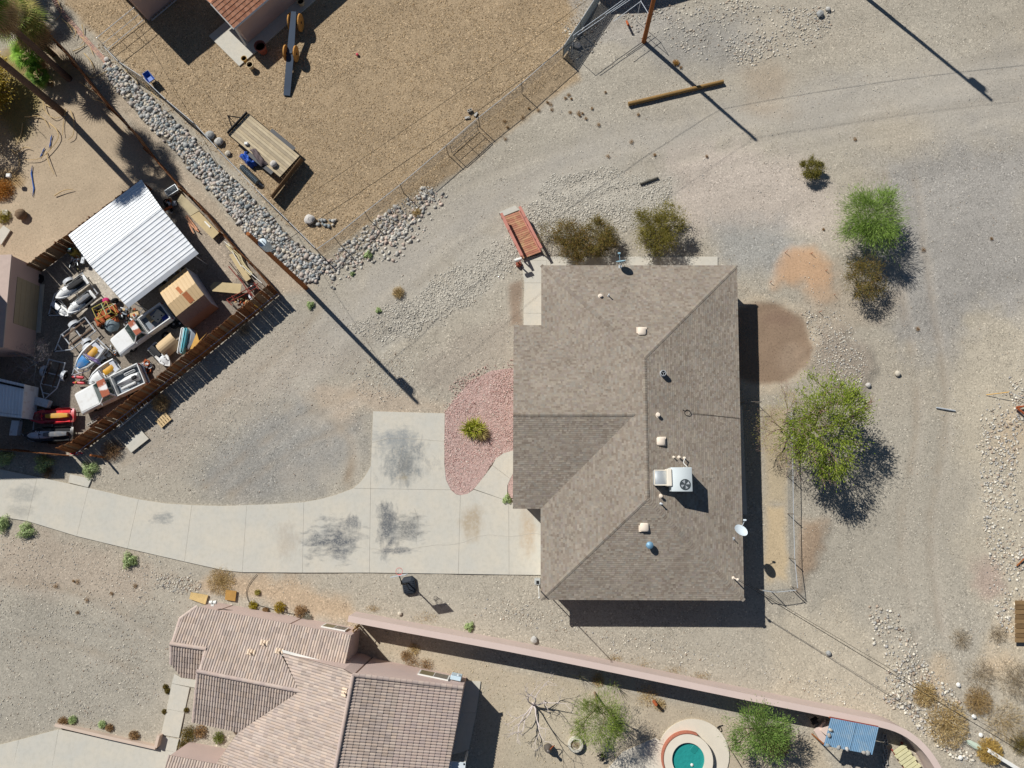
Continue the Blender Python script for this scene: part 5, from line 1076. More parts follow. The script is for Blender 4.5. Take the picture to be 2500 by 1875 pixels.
def runabout(label, loc, rz, L, W, z, c1, c2, seatm):
    t = thing('small_boat', label, 'boat', loc, rz); hl, hw = L / 2, W / 2; pr = [(-hl, .82), (-hl * .5, .97), (0, 1.0), (hl * .45, .82), (hl * .8, .46), (hl, .06)]; out, inn = [], []
    for x, w_ in pr:
        out.append([Vector((x, y * hw * w_, z + zz)) for y, zz in ((0, 0), (-.8, .14), (-1, .55), (-.84, .57), (-.7, .5 if x > hl * .4 else .22), (.7, .5 if x > hl * .4 else .22), (.84, .57), (1, .55), (.8, .14))])
    MB().loft(out).build('hull', MFIB, t, True)
    MB().bbox((-hl * .42, .0, z + .42), (L * .34, W * .34, .26), .06).build('seat', seatm, t, True)
    MB().loft([[Vector((x, y * hw * w_, z + .58 + h * (1 - abs(y)))) for y in (-1, -.4, .4, 1)] + [Vector((x, 0, z + .5))] for x, w_, h in ((hl * .12, .6, .12), (hl * .5, .55, .14), (hl * .85, .2, .05))]).build('foredeck', c1, t, True)
    MB().box((-hl * .8, 0, z + .45), (L * .14, W * .7, .1)).build('engine_hatch', c2, t); MB().bbox((hl * .02, 0, z + .62), (.12, W * .5, .22), .04).build('dash', c2, t); return t
l_, r_, L = place2(244, 842, 187, 902, .9); bt = runabout('white and blue jet boat with a yellow seat under a purple cloth', l_, r_, L, 1.35, .45, MBLUE, MSIL, MYEL)
l_, r_, L = place2(284, 888, 216, 937, .9); runabout('white jet boat with an ochre seat beside the lower pickup', l_, r_, L, 1.25, .4, MFIB, MSIL, MYEL)
# purple cloth draped over the boat
MCLOTH = mat('purple_cloth', (126, 112, 150), .95, .3, 3, .2, 20, .3)
def cloth(name, label, cat, pts, z, m, drape=.3, n=10, rough=.06):
    """crumpled sheet over a quad of ground points"""
    a, b, c, d = pts; vs, fs = [], []; ph = random.random() * 9
    for i in range(n + 1):
        for j in range(n + 1):
            s, t = i / n, j / n; p = a.lerp(b, s).lerp(d.lerp(c, s), t); e = min(s, 1 - s, t, 1 - t) * 2
            h = z - drape * (1 - min(1, e * 2.2)) ** 2 + rough * (math.sin(s * 13 + ph + t * 5) + math.sin(t * 17 + ph * 2 + s * 7)) * .5 + random.uniform(-1, 1) * rough * .5
            vs.append(Vector((p.x + random.uniform(-1, 1) * .04, p.y + random.uniform(-1, 1) * .04, max(h, .02))))
    o = vs[0].copy(); fs = [(i * (n + 1) + j, (i + 1) * (n + 1) + j, (i + 1) * (n + 1) + j + 1, i * (n + 1) + j + 1) for i in range(n) for j in range(n)]
    ob = link(name, bare(name, [v - o for v in vs], fs, m, True), None, o); return tag(ob, label, cat)
cloth('cloth', 'purple cloth draped across the white and blue boat', 'cloth', PP([(203, 862), (210, 872), (243, 892), (236, 876)], 1.1), 1.1, MCLOTH, .25)
# boat trailers
MTR = mat('trailer_white', (206, 210, 214), .5, .12, 2, .08, 20, dirt=(140, 120, 100), dscale=2); 
def boat_trailer(label, tongue, tail, W, h=.45, m=MTR, fend=True):
    loc, rz, L = place2(*tongue, *tail, h); t = thing('boat_trailer', label, 'trailer', loc, rz); hl = L / 2; fr = MB(); s0 = -hl * .35
    for s in (-1, 1): fr.tube([(-hl, 0, h), (s0, s * W / 2, h), (hl, s * W / 2, h)], .045, 4)
    for x in (s0 + .1, hl * .3, hl * .95): fr.tube([(x, -W / 2, h), (x, W / 2, h)], .045, 4)
    fr.tube([(-hl * .7, -W * .2, h), (-hl * .7, W * .2, h)], .04, 4); fr.build('frame', m, t)
    for s in (-.28, .28): MB().box((hl * .3, s * W, h + .1), (hl * 1.2, .1, .06)).build('bunk', mat('brown_bunk', (104, 84, 70), .9, .2, 3, .1, 20), t)
    MB().lathe([(.05, -hl - .05), (.05, -hl + .1)], (0, 0, h), 8, 'X').tube([(-hl + .25, 0, h), (-hl + .25, 0, .05)], .03, 6).build('hitch', MBLACK, t)
    for s in (-1, 1):
        y = s * (W / 2 + .16); wheel(t, (hl * .35, y, .28), .28, .17)
        if fend: MB().loft([[Vector((hl * .35 + .42 * math.cos(a), y - s * .14, .28 + .36 * math.sin(a))), Vector((hl * .35 + .42 * math.cos(a), y + s * .14, .28 + .36 * math.sin(a))), Vector((hl * .35 + .40 * math.cos(a), y + s * .14, .26 + .34 * math.sin(a))), Vector((hl * .35 + .40 * math.cos(a), y - s * .14, .26 + .34 * math.sin(a)))] for a in np.linspace(0, math.pi, 9)]).build('fender', m, t, True)
    return t
boat_trailer('empty white boat trailer in the middle of the junk yard', (133, 858), (222, 790), 1.5)
boat_trailer('empty pale boat trailer in the shade at the left of the junk yard', (108, 975), (140, 880), 1.35)
boat_trailer('trailer under the white and blue jet boat', (176, 917), (254, 838), 1.3)
boat_trailer('trailer under the two white jet skis', (118, 770), (222, 690), 2.2, .35)
boat_trailer('trailer under the red and black jet skis', (30, 1040), (180, 1036), 2.4, .28, MGALV, False)
for label, u, v, a in (('pale blue tool box on the shaded boat trailer', 101, 982, -.25), ('pale blue tool box at the left end of the jet ski trailer', 35, 1045, 1.5)):
    p = P(u, v, .8); tb = thing('tool_box', label, 'tool box', (p.x, p.y, .35), a); MB().bbox((0, 0, .22), (1.1, .55, .44), .04).build('case', MTR, tb, True); MB().bbox((0, 0, .46), (1.14, .6, .05), .02).build('lid', MTR, tb)
# enclosed white trailer at the left edge
q = PP([(-40, 915), (59, 938), (52, 1020), (-40, 1010)], 2.1); et = thing('cargo_trailer', 'white ribbed cargo trailer cut by the left edge above the driveway', 'trailer', ((q[0] + q[2]) / 2).xy.to_3d()); O = et.location.copy()
MB(O).prism(q, .5, 2.02).build('box', MTR, et); corrug(q[0] - Vector((0, 0, .06)), q[3] - Vector((0, 0, .06)), q[1] - Vector((0, 0, .06)), q[2] - Vector((0, 0, .06)), MB(O), 12, .03).build('roof', MWM, et)
for fr in (.08, .92): p = q[1].lerp(q[2], fr); r0_ = q[0].lerp(q[3], fr); MB(O).slab([p, r0_, r0_.lerp(q[3], .06), p.lerp(q[2], .06)], .02).build('roof_trim', MBLACK, et)
for s in (-1, 1): wheel(et, ((q[1] + q[2]) / 2 - O - Vector((.9, s * 1.1, 1.78))), .32, .2)
# rusted buggy frame
bu = thing('buggy_frame', 'rusted dune buggy with a yellow-green tube cage below the carport', 'buggy', P(272, 768), .5); MYG = col('yellow_tube', (196, 178, 70), .6); MPG = col('pale_green', (170, 190, 140), .6)
cg = MB(); k8 = [(x, y, z) for z in (.5, 1.3) for x, y in ((-.6, -.5), (.6, -.5), (.6, .5), (-.6, .5))]
for i in range(4): j = (i + 1) % 4; cg.tube([k8[i], k8[j]], .03, 6).tube([k8[i + 4], k8[j + 4]], .03, 6).tube([k8[i], k8[i + 4]], .03, 6)
cg.tube([k8[4], k8[6]], .03, 6).build('cage', MYG, bu); MB().tube([(-.6, -.5, 1.32), (-.9, -.2, .6)], .05, 6).tube([(.2, -.5, 1.32), (.2, .5, 1.32)], .04, 6).build('brace', MPG, bu)
MB().bbox((-.75, -.3, .45), (.7, .8, .4), .08).bbox((.2, -.8, .4), (.6, .4, .35), .08).bbox((-.2, -.75, .35), (.5, .5, .3), .1).lathe([(.16, 0), (.18, .3), (.1, .45)], (-.95, -.6, .3), 12).build('engine', MRUST, bu)
MB().bbox((0, 0, .42), (1.6, .8, .1), .03).build('floor_pan', MRUST, bu); MB().bbox((.25, -.1, .6), (.4, .45, .35), .08).build('seat', MBLACK, bu)
for x in (-.8, .8):
    for y in (-.75, .75): wheel(bu, (x, y, .28), .28, .2)
def lump(name, label, cat, u, v, r, m, zs=.8, seed=1, z0=0.0):
    p = P(u, v, r * .5); rs = random.Random(seed); rings = []
    for k in range(7):
        a = math.pi * k / 6 - math.pi / 2; rings.append([Vector((math.cos(a) * r * math.cos(2 * math.pi * i / 14) * (1 + rs.uniform(-.12, .12)), math.cos(a) * r * math.sin(2 * math.pi * i / 14) * (1 + rs.uniform(-.12, .12)), r * zs * (math.sin(a) + .75) + rs.uniform(-.04, .04) * r)) for i in range(14)])
    return tag(MB().loft(rings).build(name, m, None, True, False, (p.x, p.y, z0)), label, cat)
lump('tarp_bundle', 'grey-blue tarp-wrapped bundle beside the rust-roofed pickup', 'bundle', 275, 795, .55, mat('grey_tarp', (120, 134, 140), .6, .35, 3, .2, 15, .4), .8, 2)
lump('cloth_heap', 'small magenta cloth heap by the carport corner', 'cloth', 258, 734, .28, mat('magenta', (186, 50, 104), .9, .2, 4, .1, 20), .5, 3)
# jumbled car parts
rs = random.Random(5); MPARTS = [MBLACK, MRUST, MATS['galvanised'], MWD, MTR, MBED, mat('olive_paint', (110, 104, 70), .8, .2, 3, .1, 20)]
def junk(label, u, v, ru, rv, n, mats=MPARTS, smax=.5, zmax=.5, group='scrap heaps'):
    t = thing('scrap_heap', label, 'scrap heap', P(u, v))
    for k in range(n):
        a, r = rs.uniform(0, 6.28), math.sqrt(rs.random()); p = P(u + ru * r * math.cos(a), v + rv * r * math.sin(a)) - t.location; s = rs.uniform(.12, smax); ty = rs.random(); mb = MB(); z = rs.uniform(.05, zmax)
        if ty < .35: mb.bbox((p.x, p.y, z), (s * rs.uniform(.6, 1.6), s * rs.uniform(.3, .9), s * rs.uniform(.2, .6)), .02, rs.uniform(0, 3)); nm = 'box'
        elif ty < .6: d = Vector((rs.uniform(-1, 1), rs.uniform(-1, 1), rs.uniform(-.2, .4))).normalized() * s * 1.6; mb.tube([p + Vector((0, 0, z)) - d, p + Vector((0, 0, z)) + d], s * .06 + .01, 6); nm = 'pipe'
        elif ty < .75: mb.torus((p.x, p.y, z), s * .5, s * .15, 'Z', 12, 6); nm = 'ring'
        elif ty < .88: mb.lathe([(s * .3, 0), (s * .34, s * .4), (s * .2, s * .6)], (p.x, p.y, z - .05), 10); nm = 'canister'
        else: e = rs.uniform(0, 3); mb.box((p.x, p.y, z), (s * 1.8, s * .25, .03), e); nm = 'board'
        mb.build(nm, rs.choice(mats), t)
    return t
junk('heap of engine parts between the carport and the rust-roofed pickup', 318, 768, 26, 16, 34)
junk('heap of metal clutter under the lower right eave of the carport', 380, 690, 60, 18, 40, MPARTS, .6)
junk('clutter of pipes and tools by the corner post of the carport', 200, 630, 22, 30, 30, MPARTS, .45)
junk('scattered car parts in the corner of the junk yard by the red frame', 590, 735, 26, 16, 22, MPARTS, .45, .25)
junk('clutter against the plank fence beside the tan plywood sheets', 420, 500, 12, 22, 16, MPARTS, .5)
junk('dark clutter along the plank fence by the lower pickup', 300, 960, 36, 14, 22, [MBLACK, MBED, MRUST, MWD], .45, .3)
junk('scrap in the shade between the carport and the tan shed', 400, 660, 50, 10, 26, MPARTS, .6, .4)
junk('bent tubes and parts below the grey stripped hull', 355, 900, 16, 16, 18, [MATS['galvanised'], MRUST, MBLACK, MTR], .5, .3)
junk('odd parts strewn between the two jet boats', 270, 860, 16, 14, 16, MPARTS, .35, .2)
# plywood sheets and lumber
MPLY = mat('plywood', (190, 170, 130), .85, .2, 2, .15, 20, world=False); MPLYG = mat('grey_plywood', (182, 168, 136), .9, .2, 2, .15, 20, world=False)
def sheet(name, label, cat, px, z, m, t=.03, tilt=0.0, group=None):
    q = PP(px, z); o = q[0].copy(); o.z = 0; mb = MB(o)
    if tilt: q[0].z += tilt; q[1].z += tilt
    mb.slab(q, t); return tag(mb.build(name, m, None, False, False, o), label, cat, group)
sheet('plywood_sheet', 'weathered plywood sheet against the fence at the upper end of the strip', 'plywood', [(432, 491), (443, 473), (486, 514), (465, 527)], .35, MPLYG)
sheet('plywood_sheet', 'tan plywood sheet with a white strip lying along the fence', 'plywood', [(465, 528), (486, 516), (535, 568), (519, 583)], .4, MPLY)
sheet('plywood_sheet', 'narrow plywood plank beside the coiled hose along the fence', 'plywood', [(559, 622), (570, 618), (612, 680), (600, 688)], .3, MPLY)
sheet('plywood_sheet', 'clipped-corner plywood board propped by the red steel frame', 'plywood', [(512, 700), (523, 688), (590, 693), (586, 717), (519, 711)], .7, MPLY)
sheet('trim_strip', 'white plastic strip lying on the tan plywood sheet', 'strip', [(498, 541), (501, 540), (514, 553), (512, 556)], .46, MWHITE, .02)
for k, (u0, v0, u1, v1) in enumerate(((452, 528, 478, 562), (456, 526, 482, 560), (460, 545, 486, 566), (464, 550, 474, 572))):
    p, r_, L = place2(u0, v0, u1, v1, .1); tag(MB().box((0, 0, .06 + k * .05), (L, .09, .045)).build('lumber', mat('pink_lumber', (206, 150, 116), .85, .25, 3, .15, 20, world=False), None, False, False, p), ('pinkish lumber piece lying nearest the carport', 'pinkish lumber piece second from the carport', 'pinkish lumber piece resting across the others', 'short pinkish lumber piece at the lower end')[k], 'lumber').rotation_euler.z = r_
for k, (u0, v0, u1, v1) in enumerate(((548, 590, 562, 602), (560, 640, 600, 690), (566, 612, 590, 652), (590, 648, 640, 692))):
    p, r_, L = place2(u0, v0, u1, v1, .5); tag(MB().tube([(-L / 2, 0, .5), (L / 2, 0, .55)], .03, 7).build('pvc_pipe', MWHITE if k != 1 else MBLACK, None, False, False, p), ('short white pipe leaning on the cedar fence', 'dark pipe beside the narrow plywood plank', 'white pipe along the coiled hose', 'long white pipe nearest the fence corner')[k], 'pipe').rotation_euler.z = r_
ho = thing('ribbed_hose', 'cream ribbed hose lying along the inside of the cedar fence', 'hose', P(575, 620)); hp_ = smooth_path(PP([(556, 598), (566, 610), (582, 622), (590, 640), (600, 655), (612, 668)], .3), 6); hm = MB(ho.location)
for i, p in enumerate(hp_): hm.torus(p, .13, .03, 'Z' if i % 2 else 'Z', 10, 5)
hm.build('rings', mat('cream_hose', (214, 200, 160), .8, .15, 3, .1, 20), ho)
# red steel frame
rfm = thing('iron_rack', 'red-brown angle-iron frame in the corner of the junk yard', 'frame', P(600, 725)); O = rfm.location.copy(); MRS = mat('red_oxide', (140, 66, 56), .8, .25, 3, .15, 20)
for (u0, v0), (u1, v1), z in (((553, 732), (630, 692), .7), ((560, 738), (628, 702), .7), ((586, 680), (612, 722), .7), ((620, 690), (632, 706), .7), ((606, 706), (618, 724), .7), ((558, 650), (592, 690), .6), ((553, 732), (566, 745), .4), ((566, 722), (574, 736), .5)):
    a, b = P(u0, v0, z), P(u1, v1, z); MB(O).tube([a, b], .04, 4).build('bar', MRS, rfm)
for u, v in ((556, 733), (628, 695), (590, 684), (616, 722)): p = P(u, v, .7); MB(O).tube([p, Vector((p.x, p.y, 0))], .035, 4).build('leg', MRS, rfm)
p = P(615, 700, .4); wheel(rfm, p - O, .3, .2, 'Z', 'tyre')
# tan curved sheet, aqua hull piece, yellow wood
cs_ = thing('curved_sheet', 'tan arched sheet lying between the pickup and the plank fence', 'sheet', P(412, 848)); O = cs_.location.copy(); a0, a1, b0, b1 = P(380, 842, .5), P(416, 812, .5), P(408, 874, .3), P(446, 842, .3)
rg = []
for k in range(9): s = k / 8; h = .45 * math.sin(math.pi * s); rg.append((a0.lerp(b0, s) + up * h, a1.lerp(b1, s) + up * h))
mb = MB(O); mb._add([p for r in rg for p in r] + [p - up * .03 for r in rg for p in r], [(2 * i, 2 * i + 1, 2 * i + 3, 2 * i + 2) for i in range(8)] + [(18 + 2 * i + 2, 18 + 2 * i + 3, 18 + 2 * i + 1, 18 + 2 * i) for i in range(8)]); mb.build('sheet', mat('tan_board', (198, 172, 134), .8, .12, 2, .08, 20), cs_)
l_, r_, L = place2(440, 864, 451, 800, .6); aq = thing('hull_section', 'turquoise and white hull section standing against the plank fence', 'hull section', l_, r_); MB().bbox((0, .12, .5), (L, .26, .5), .08).build('white_side', MFIB, aq, True); MB().bbox((0, -.14, .52), (L * .98, .24, .5), .08).build('turquoise_side', MAQUA, aq, True); MB().loft([[Vector((x, -.26 - w_ * k, .3 + h)) for k, h in ((0, 0), (.5, .2), (1, .1), (1, -.1), (.4, -.15))] for x, w_ in ((-.6, .2), (.2, .6), (.9, .5), (1.05, .2))]).build('cowl', col('grey_cowl', (150, 160, 170)), aq, True)
sheet('broken_board', 'yellow V-shaped broken board on the plank fence', 'board', [(464, 852), (480, 812), (486, 832), (506, 812), (470, 852)], 1.2, mat('yellow_wood', (206, 160, 84), .85, .2, 3, .1, 20), .02)
for k, (u, v, r) in enumerate(((425, 792, .34), (440, 790, .3), (405, 820, .33), (95, 680, .36), (30, 950, .3))):
    p = P(u, v, .15); tt = thing('loose_tyre', ('loose tyre behind the rust-roofed pickup', 'loose tyre beside the tan shed door', 'loose tyre under the tan arched sheet', 'dark tyre in the shade by the left house wall', 'tyre beside the white cargo trailer')[k], 'tyre', (p.x, p.y, 0)); wheel(tt, (0, 0, .12), r, .22, 'Z')
# oil drum and basin by the fences, red floats
p = P(172, 612, .9); dr = thing('oil_drum', 'olive drum with a battery on top beside the carport leg', 'drum', (p.x, p.y, 0)); MB().lathe([(.3, 0), (.3, .28), (.32, .3), (.3, .32), (.3, .58), (.32, .6), (.3, .62), (.3, .9), (.27, .9), (.27, .88)], n=20).build('barrel', mat('olive_drum', (150, 130, 60), .7, .2, 3, .1, 20), dr, True); MB().bbox((0, 0, 1.0), (.35, .3, .22), .03).build('battery', MBLACK, dr); MB().box((.05, .08, 1.12), (.2, .08, .02)).build('sticker', MAQUA, dr)
p = P(421, 467, .3); bs = thing('tub', 'grey metal tub beside the cedar fence above the carport', 'tub', (p.x, p.y, 0), .6); MB().loft([[Vector((x * s, y * s2, z)) for x, y in ((-.5, -.3), (.5, -.3), (.5, .3), (-.5, .3))] for s, s2, z in ((.8, .8, .05), (1, 1, .5), (.94, .9, .5), (.76, .74, .1))]).build('basin', MATS['galvanised'], bs)
for k, (u, v) in enumerate(((186, 919), (188, 933))):
    p, r_, L = place2(u - 15, v, u + 15, v + 2, .6); fl = thing('float_pod', ('red float pod above the other by the jet boats', 'red float pod with a yellow knob by the jet boats')[k], 'float', (p.x, p.y, .2), r_); MB().loft([[Vector((x, .12 * w_ * math.cos(a), .2 + .12 * w_ * math.sin(a))) for a in np.linspace(0, 2 * math.pi, 10, endpoint=False)] for x, w_ in ((-.48, .2), (-.3, .8), (.2, 1), (.45, .8), (.5, .3))]).build('pod', MREDH, fl, True); MB().bbox((-.15, .02, .34), (.14, .12, .08), .03).build('knob', MSIL if k == 0 else MYEL, fl)
p = P(644, 740, .5); tag(MB().tube([(0, 0, 0), (-.05, .05, 1.5)], .035, 7).build('marker_stake', col('yellow_paint', (226, 168, 30), .6), None, False, False, (P(641, 759).x, P(641, 759).y, 0)), 'yellow stake standing outside the corner of the cedar fence', 'stake')
# things outside the fence: ladder, pallet, concrete slab, red scrap
def ladder(label, u0, v0, u1, v1, z, W=.45):
    loc, rz, L = place2(u0, v0, u1, v1, z); t = thing('ladder', label, 'ladder', (loc.x, loc.y, z - .06), rz)
    for s in (-1, 1): MB().box((0, s * W / 2, .06), (L, .05, .09)).build('stile', MATS['galvanised'], t)
    for k in range(int(L / .3)): MB().tube([(-L / 2 + .15 + k * .3, -W / 2, .06), (-L / 2 + .15 + k * .3, W / 2, .06)], .02, 6).build('rung', MATS['galvanised'], t)
ladder('aluminium ladder lying along the outside of the junk yard fence', 285, 1040, 375, 965, .3)
ladder('aluminium ladder lying along the wall of the tall top-left house', 366, 46, 428, -6, .1)
sheet('concrete_slab', 'loose pale concrete slab outside the lower fence of the junk yard', 'slab', [(304, 1084), (344, 1050), (363, 1071), (320, 1105)], .13, MCON2, .12)
pa = thing('pallet', 'small wooden pallet on the gravel beside the dry tumbleweed', 'pallet', P(401, 1026), .75)
for k in range(5): MB().box((-.4 + k * .2, 0, .12), (.15, .75, .02)).build('slat', MWD, pa)
for s in (-1, 0, 1): MB().box((0, s * .32, .055), (1.0, .06, .1)).build('runner', MWD, pa)
sheet('red_scrap', 'red plastic scrap under the plank fence above the driveway', 'scrap', [(168, 1108), (188, 1112), (204, 1106), (190, 1103)], .15, MREDH, .03)
p = P(255, 1117); gp_ = thing('gate_post', 'leaning brown gate post outside the junk yard corner', 'post', p); MB().tube([(0, 0, 0), (-.1, .08, 1.6)], .08, 8).build('post', MPOLE, gp_); MB().bbox((-.05, .0, 1.0), (.12, .12, .12), .02).build('latch', MBLACK, gp_)
# left house, only its shaded east wall in view
MMAUVE = mat('tan_pink_stucco', (196, 166, 154), .95, .08, .8, .08, 50, .2)
c_ = P(101, 658); d1 = P(84, 860); lh = thing('left_house', 'tan-pink stucco house at the left edge with a garage door', 'house', c_); e = (d1 - c_).normalized(); nn = Vector((e.y, -e.x, 0)); nn = nn if nn.x < 0 else -nn
MB(c_).prism([c_, c_ + e * 7.0, c_ + e * 7.0 + nn * 3.4, c_ + nn * 3.4], -.1, 3.3).build('wall', MMAUVE, lh); MB(c_).prism([c_ + nn * 3.4, c_ + e * 9.6 + nn * 3.4, c_ + e * 9.6 + nn * 13, c_ + nn * 13], -.1, 8.4).build('tall_wing', MMAUVE, lh)
gdm = mat('garage_olive', (168, 150, 122), .8, .08, 2, .05, 20); 
gd = bpy.data.objects.new('garage_door', None); COL.objects.link(gd); gd.parent = lh
for k in range(5): MB(c_).box(c_ + e * 3.2 - nn * .015 + Vector((0, 0, .3 + k * .5)), (.05, 3.6, .48), math.atan2(e.y, e.x) - math.pi / 2).build('panel', gdm, gd)
MB(c_).box(c_ + e * 3.5 + nn * 1.7 + Vector((0, 0, 3.35)), (3.5, 7.1, .1), math.atan2(e.y, e.x) - math.pi / 2).build('roof', MRID, lh); MB(c_).box(c_ + e * 4.8 + nn * 8.2 + Vector((0, 0, 8.45)), (9.7, 9.7, .1), math.atan2(e.y, e.x) - math.pi / 2).build('roof', MRID, lh); MB(c_).box(c_ + e * 3.2 - nn * .2 + Vector((0, 0, .03)), (.3, 3.9, .1), math.atan2(e.y, e.x) - math.pi / 2).build('sill', MCON2, lh)
# ------------------------------------------------------------------ vegetation
def leaf_mat(name, trans=.25):
    m, nt, b = new_mat(name); a = node(nt, 'ShaderNodeAttribute', attribute_name='Col'); nt.links.new(a.outputs['Color'], b.inputs['Base Color']); b.inputs['Roughness'].default_value = .7; b.inputs['Specular IOR Level'].default_value = .25
    tr = nt.nodes.new('ShaderNodeBsdfTranslucent'); nt.links.new(a.outputs['Color'], tr.inputs[0]); mx = nt.nodes.new('ShaderNodeMixShader'); mx.inputs[0].default_value = trans
    nt.links.new(b.outputs[0], mx.inputs[1]); nt.links.new(tr.outputs[0], mx.inputs[2]); nt.links.new(mx.outputs[0], nt.nodes['Material Output'].inputs[0]); return m
MLEAF = leaf_mat('leaf'); MTWIG = mat('twig', (120, 104, 88), .9, .2, 4, .2, 20, attr=True)
def leaves(ctr, direc, size, width, cols, nv=None):
    """one quad per leaf: centre, long direction, length, width"""
    cols = np.clip(cols * 1.25, 0, .9); n = len(ctr); d = direc / np.linalg.norm(direc, axis=1, keepdims=True); r = RNG.normal(size=(n, 3)) * .75 if nv is not None else RNG.normal(size=(n, 3)); s = np.cross(d, r + nv if nv is not None else r); s /= np.linalg.norm(s, axis=1, keepdims=True)
    a = d * (size / 2)[:, None]; b = s * (width / 2)[:, None]; V = np.stack([ctr - a, ctr + b, ctr + a, ctr - b], 1); return V.reshape(-1, 3), np.arange(4 * n).reshape(n, 4), cols
def limb(p, d, L, r, depth, out, tips, spread=.6, up_=.15, fork=3, shrink=.68):
    """recursive branching; collects tube paths and tips"""
    pts = [p]; q = p.copy(); dd = d.normalized()
    for k in range(3): dd = (dd + Vector((random.gauss(0, .16), random.gauss(0, .16), random.gauss(0, .1) + up_ * .3))).normalized(); q = q + dd * (L / 3); pts.append(q.copy())
    out.append((pts, [r, r * .85, r * .7, r * .55]))
    if depth == 0: tips.append((q, dd)); return
    for k in range(fork if depth > 1 else fork):
        nd = (dd + Vector((random.gauss(0, spread), random.gauss(0, spread), random.gauss(0, spread * .6) + up_))).normalized(); limb(q if random.random() < .7 else pts[2], nd, L * random.uniform(shrink * .8, shrink * 1.2), r * .58, depth - 1, out, tips, spread, up_, fork, shrink)
def tree(name, label, cat, base, h, rad, pal, n, leaf=(.10, .05), trunk=(.14, .35), depth=3, fork=3, spread=.55, bare_amt=0.0, wood=(120, 100, 82), tuft=.5, lean=(0, 0), squash=1.0, group=None, elong=1.0, z0=.35, start=3, keepwood=True, droop=0.0):
    """trunk and limbs grown by forking, leaves clustered round the twig tips inside the crown volume"""
    t = thing(name, label, cat, base, 0, group); out, tips = [], []; hh = h * z0
    if trunk[1] > 0: out.append(([Vector((0, 0, -.1)), Vector((lean[0] * .3, lean[1] * .3, hh * .6)), Vector((lean[0] * .5, lean[1] * .5, hh))], [trunk[0], trunk[0] * .8, trunk[0] * .7]))
    top = Vector((lean[0] * .5, lean[1] * .5, hh))
    for k in range(start + 2): a = 6.283 * k / (start + 2) + random.uniform(-.4, .4); limb(top, Vector((math.cos(a) * spread * 1.5 + lean[0] * .2, math.sin(a) * spread * 1.5 + lean[1] * .2, random.uniform(.3, 1))), rad * .55, trunk[0] * .55, depth, out, tips, spread, .12, fork)
    c = Vector((lean[0], lean[1], h * .62)); T = np.array([p for p, d in tips]); 
    # fit the tips to the crown ellipsoid
    q = (T - np.array(c)) / np.array([rad, rad * elong, h * .42]); l = np.linalg.norm(q, axis=1); f = np.where(l > .92, .92 / l, 1.0); T = np.array(c) + q * f[:, None] * np.array([rad, rad * elong, h * .42])
    mb = MB(); wc = lin(wood)
    for pts, rr in out: mb.col = tuple(x * random.uniform(.8, 1.2) for x in wc); mb.tube(pts, rr, 5, False)
    mb.build('trunk', MTWIG, t, False, True)
    ne = int(30 + 34 * rad * rad * elong); dv = RNG.normal(size=(ne, 3)); dv /= np.linalg.norm(dv, axis=1, keepdims=True); az_ = np.arctan2(dv[:, 1], dv[:, 0]); ph_ = RNG.uniform(0, 6.28, 3)
    lob = 1 + .16 * np.sin(2 * az_ + ph_[0]) + .12 * np.sin(3 * az_ + ph_[1]) + .10 * np.sin(5 * az_ + ph_[2]); E_ = np.array(c) + dv * (RNG.uniform(.25, 1, (ne, 1)) ** .6 * .88 * lob[:, None]) * np.array([rad, rad * elong, h * .4]); E_[:, 2] = np.maximum(E_[:, 2], .12 * h); T = np.concatenate([T, E_])
    w_ = RNG.random(len(T)) > bare_amt; T = T[w_] if w_.any() else T
    ti = RNG.integers(0, len(T), n); sh_ = RNG.uniform(.72, 1.25, len(T)); o = RNG.normal(size=(n, 3)) * tuft * np.array([1, 1, .6]) * RNG.random((n, 1)) ** .6
    ctr = T[ti] + o; ctr[:, 2] = np.maximum(ctr[:, 2] - droop * np.linalg.norm(o, axis=1), .04)
    di = o * .9 + (T[ti] - np.array(c)) * .35 + RNG.normal(size=(n, 3)) * .25 * tuft
    P_ = np.array([lin(x) for x in pal]); cl = P_[RNG.integers(0, len(P_), n)] * (sh_[ti] * RNG.uniform(.8, 1.2, n))[:, None]
    V, Fq, C = leaves(ctr, di * np.array([1, 1, .45]), leaf[0] * RNG.uniform(.6, 1.4, n), leaf[1] * RNG.uniform(.7, 1.3, n), cl, np.array([-.35, .35, 1.0]))
    link('crown', bare('crown', V, Fq, MLEAF, False, C), t); return t
GREEN = [(122, 150, 62), (104, 134, 50), (140, 166, 76), (92, 118, 46)]; OLIVE = [(102, 92, 40), (88, 82, 36), (116, 102, 46), (76, 68, 32), (122, 96, 50)]; DARKG = [(96, 112, 42), (84, 100, 36), (112, 126, 50), (70, 84, 32)]
tree('palo_verde', 'bright feathery green palo verde at the upper right of the lot', 'tree', P(2098, 560), 3.6, 2.5, [(112, 138, 58), (98, 122, 48), (128, 150, 72), (82, 104, 42)], 15000, (.26, .026), (.1, .2), 3, 3, .5, 0, (110, 120, 70), .52, squash=1, z0=.2)
tree('creosote_bush', 'dark olive bush with bare grey centre just below the palo verde', 'shrub', P(2090, 690), 2.4, 1.75, OLIVE, 7500, (.11, .03), (.06, .1), 3, 3, .6, .15, (140, 134, 124), .3, z0=.08)
tree('mesquite_tree', 'large bushy green tree with bare twigs to the east of the house', 'tree', P(1970, 1054), 5.3, 3.35, [(120, 136, 42), (104, 120, 36), (138, 150, 52), (84, 98, 32)], 14500, (.15, .052), (.2, .4), 4, 3, .55, .42, (150, 126, 112), .42, lean=(0, .2), elong=1.15, z0=.25)
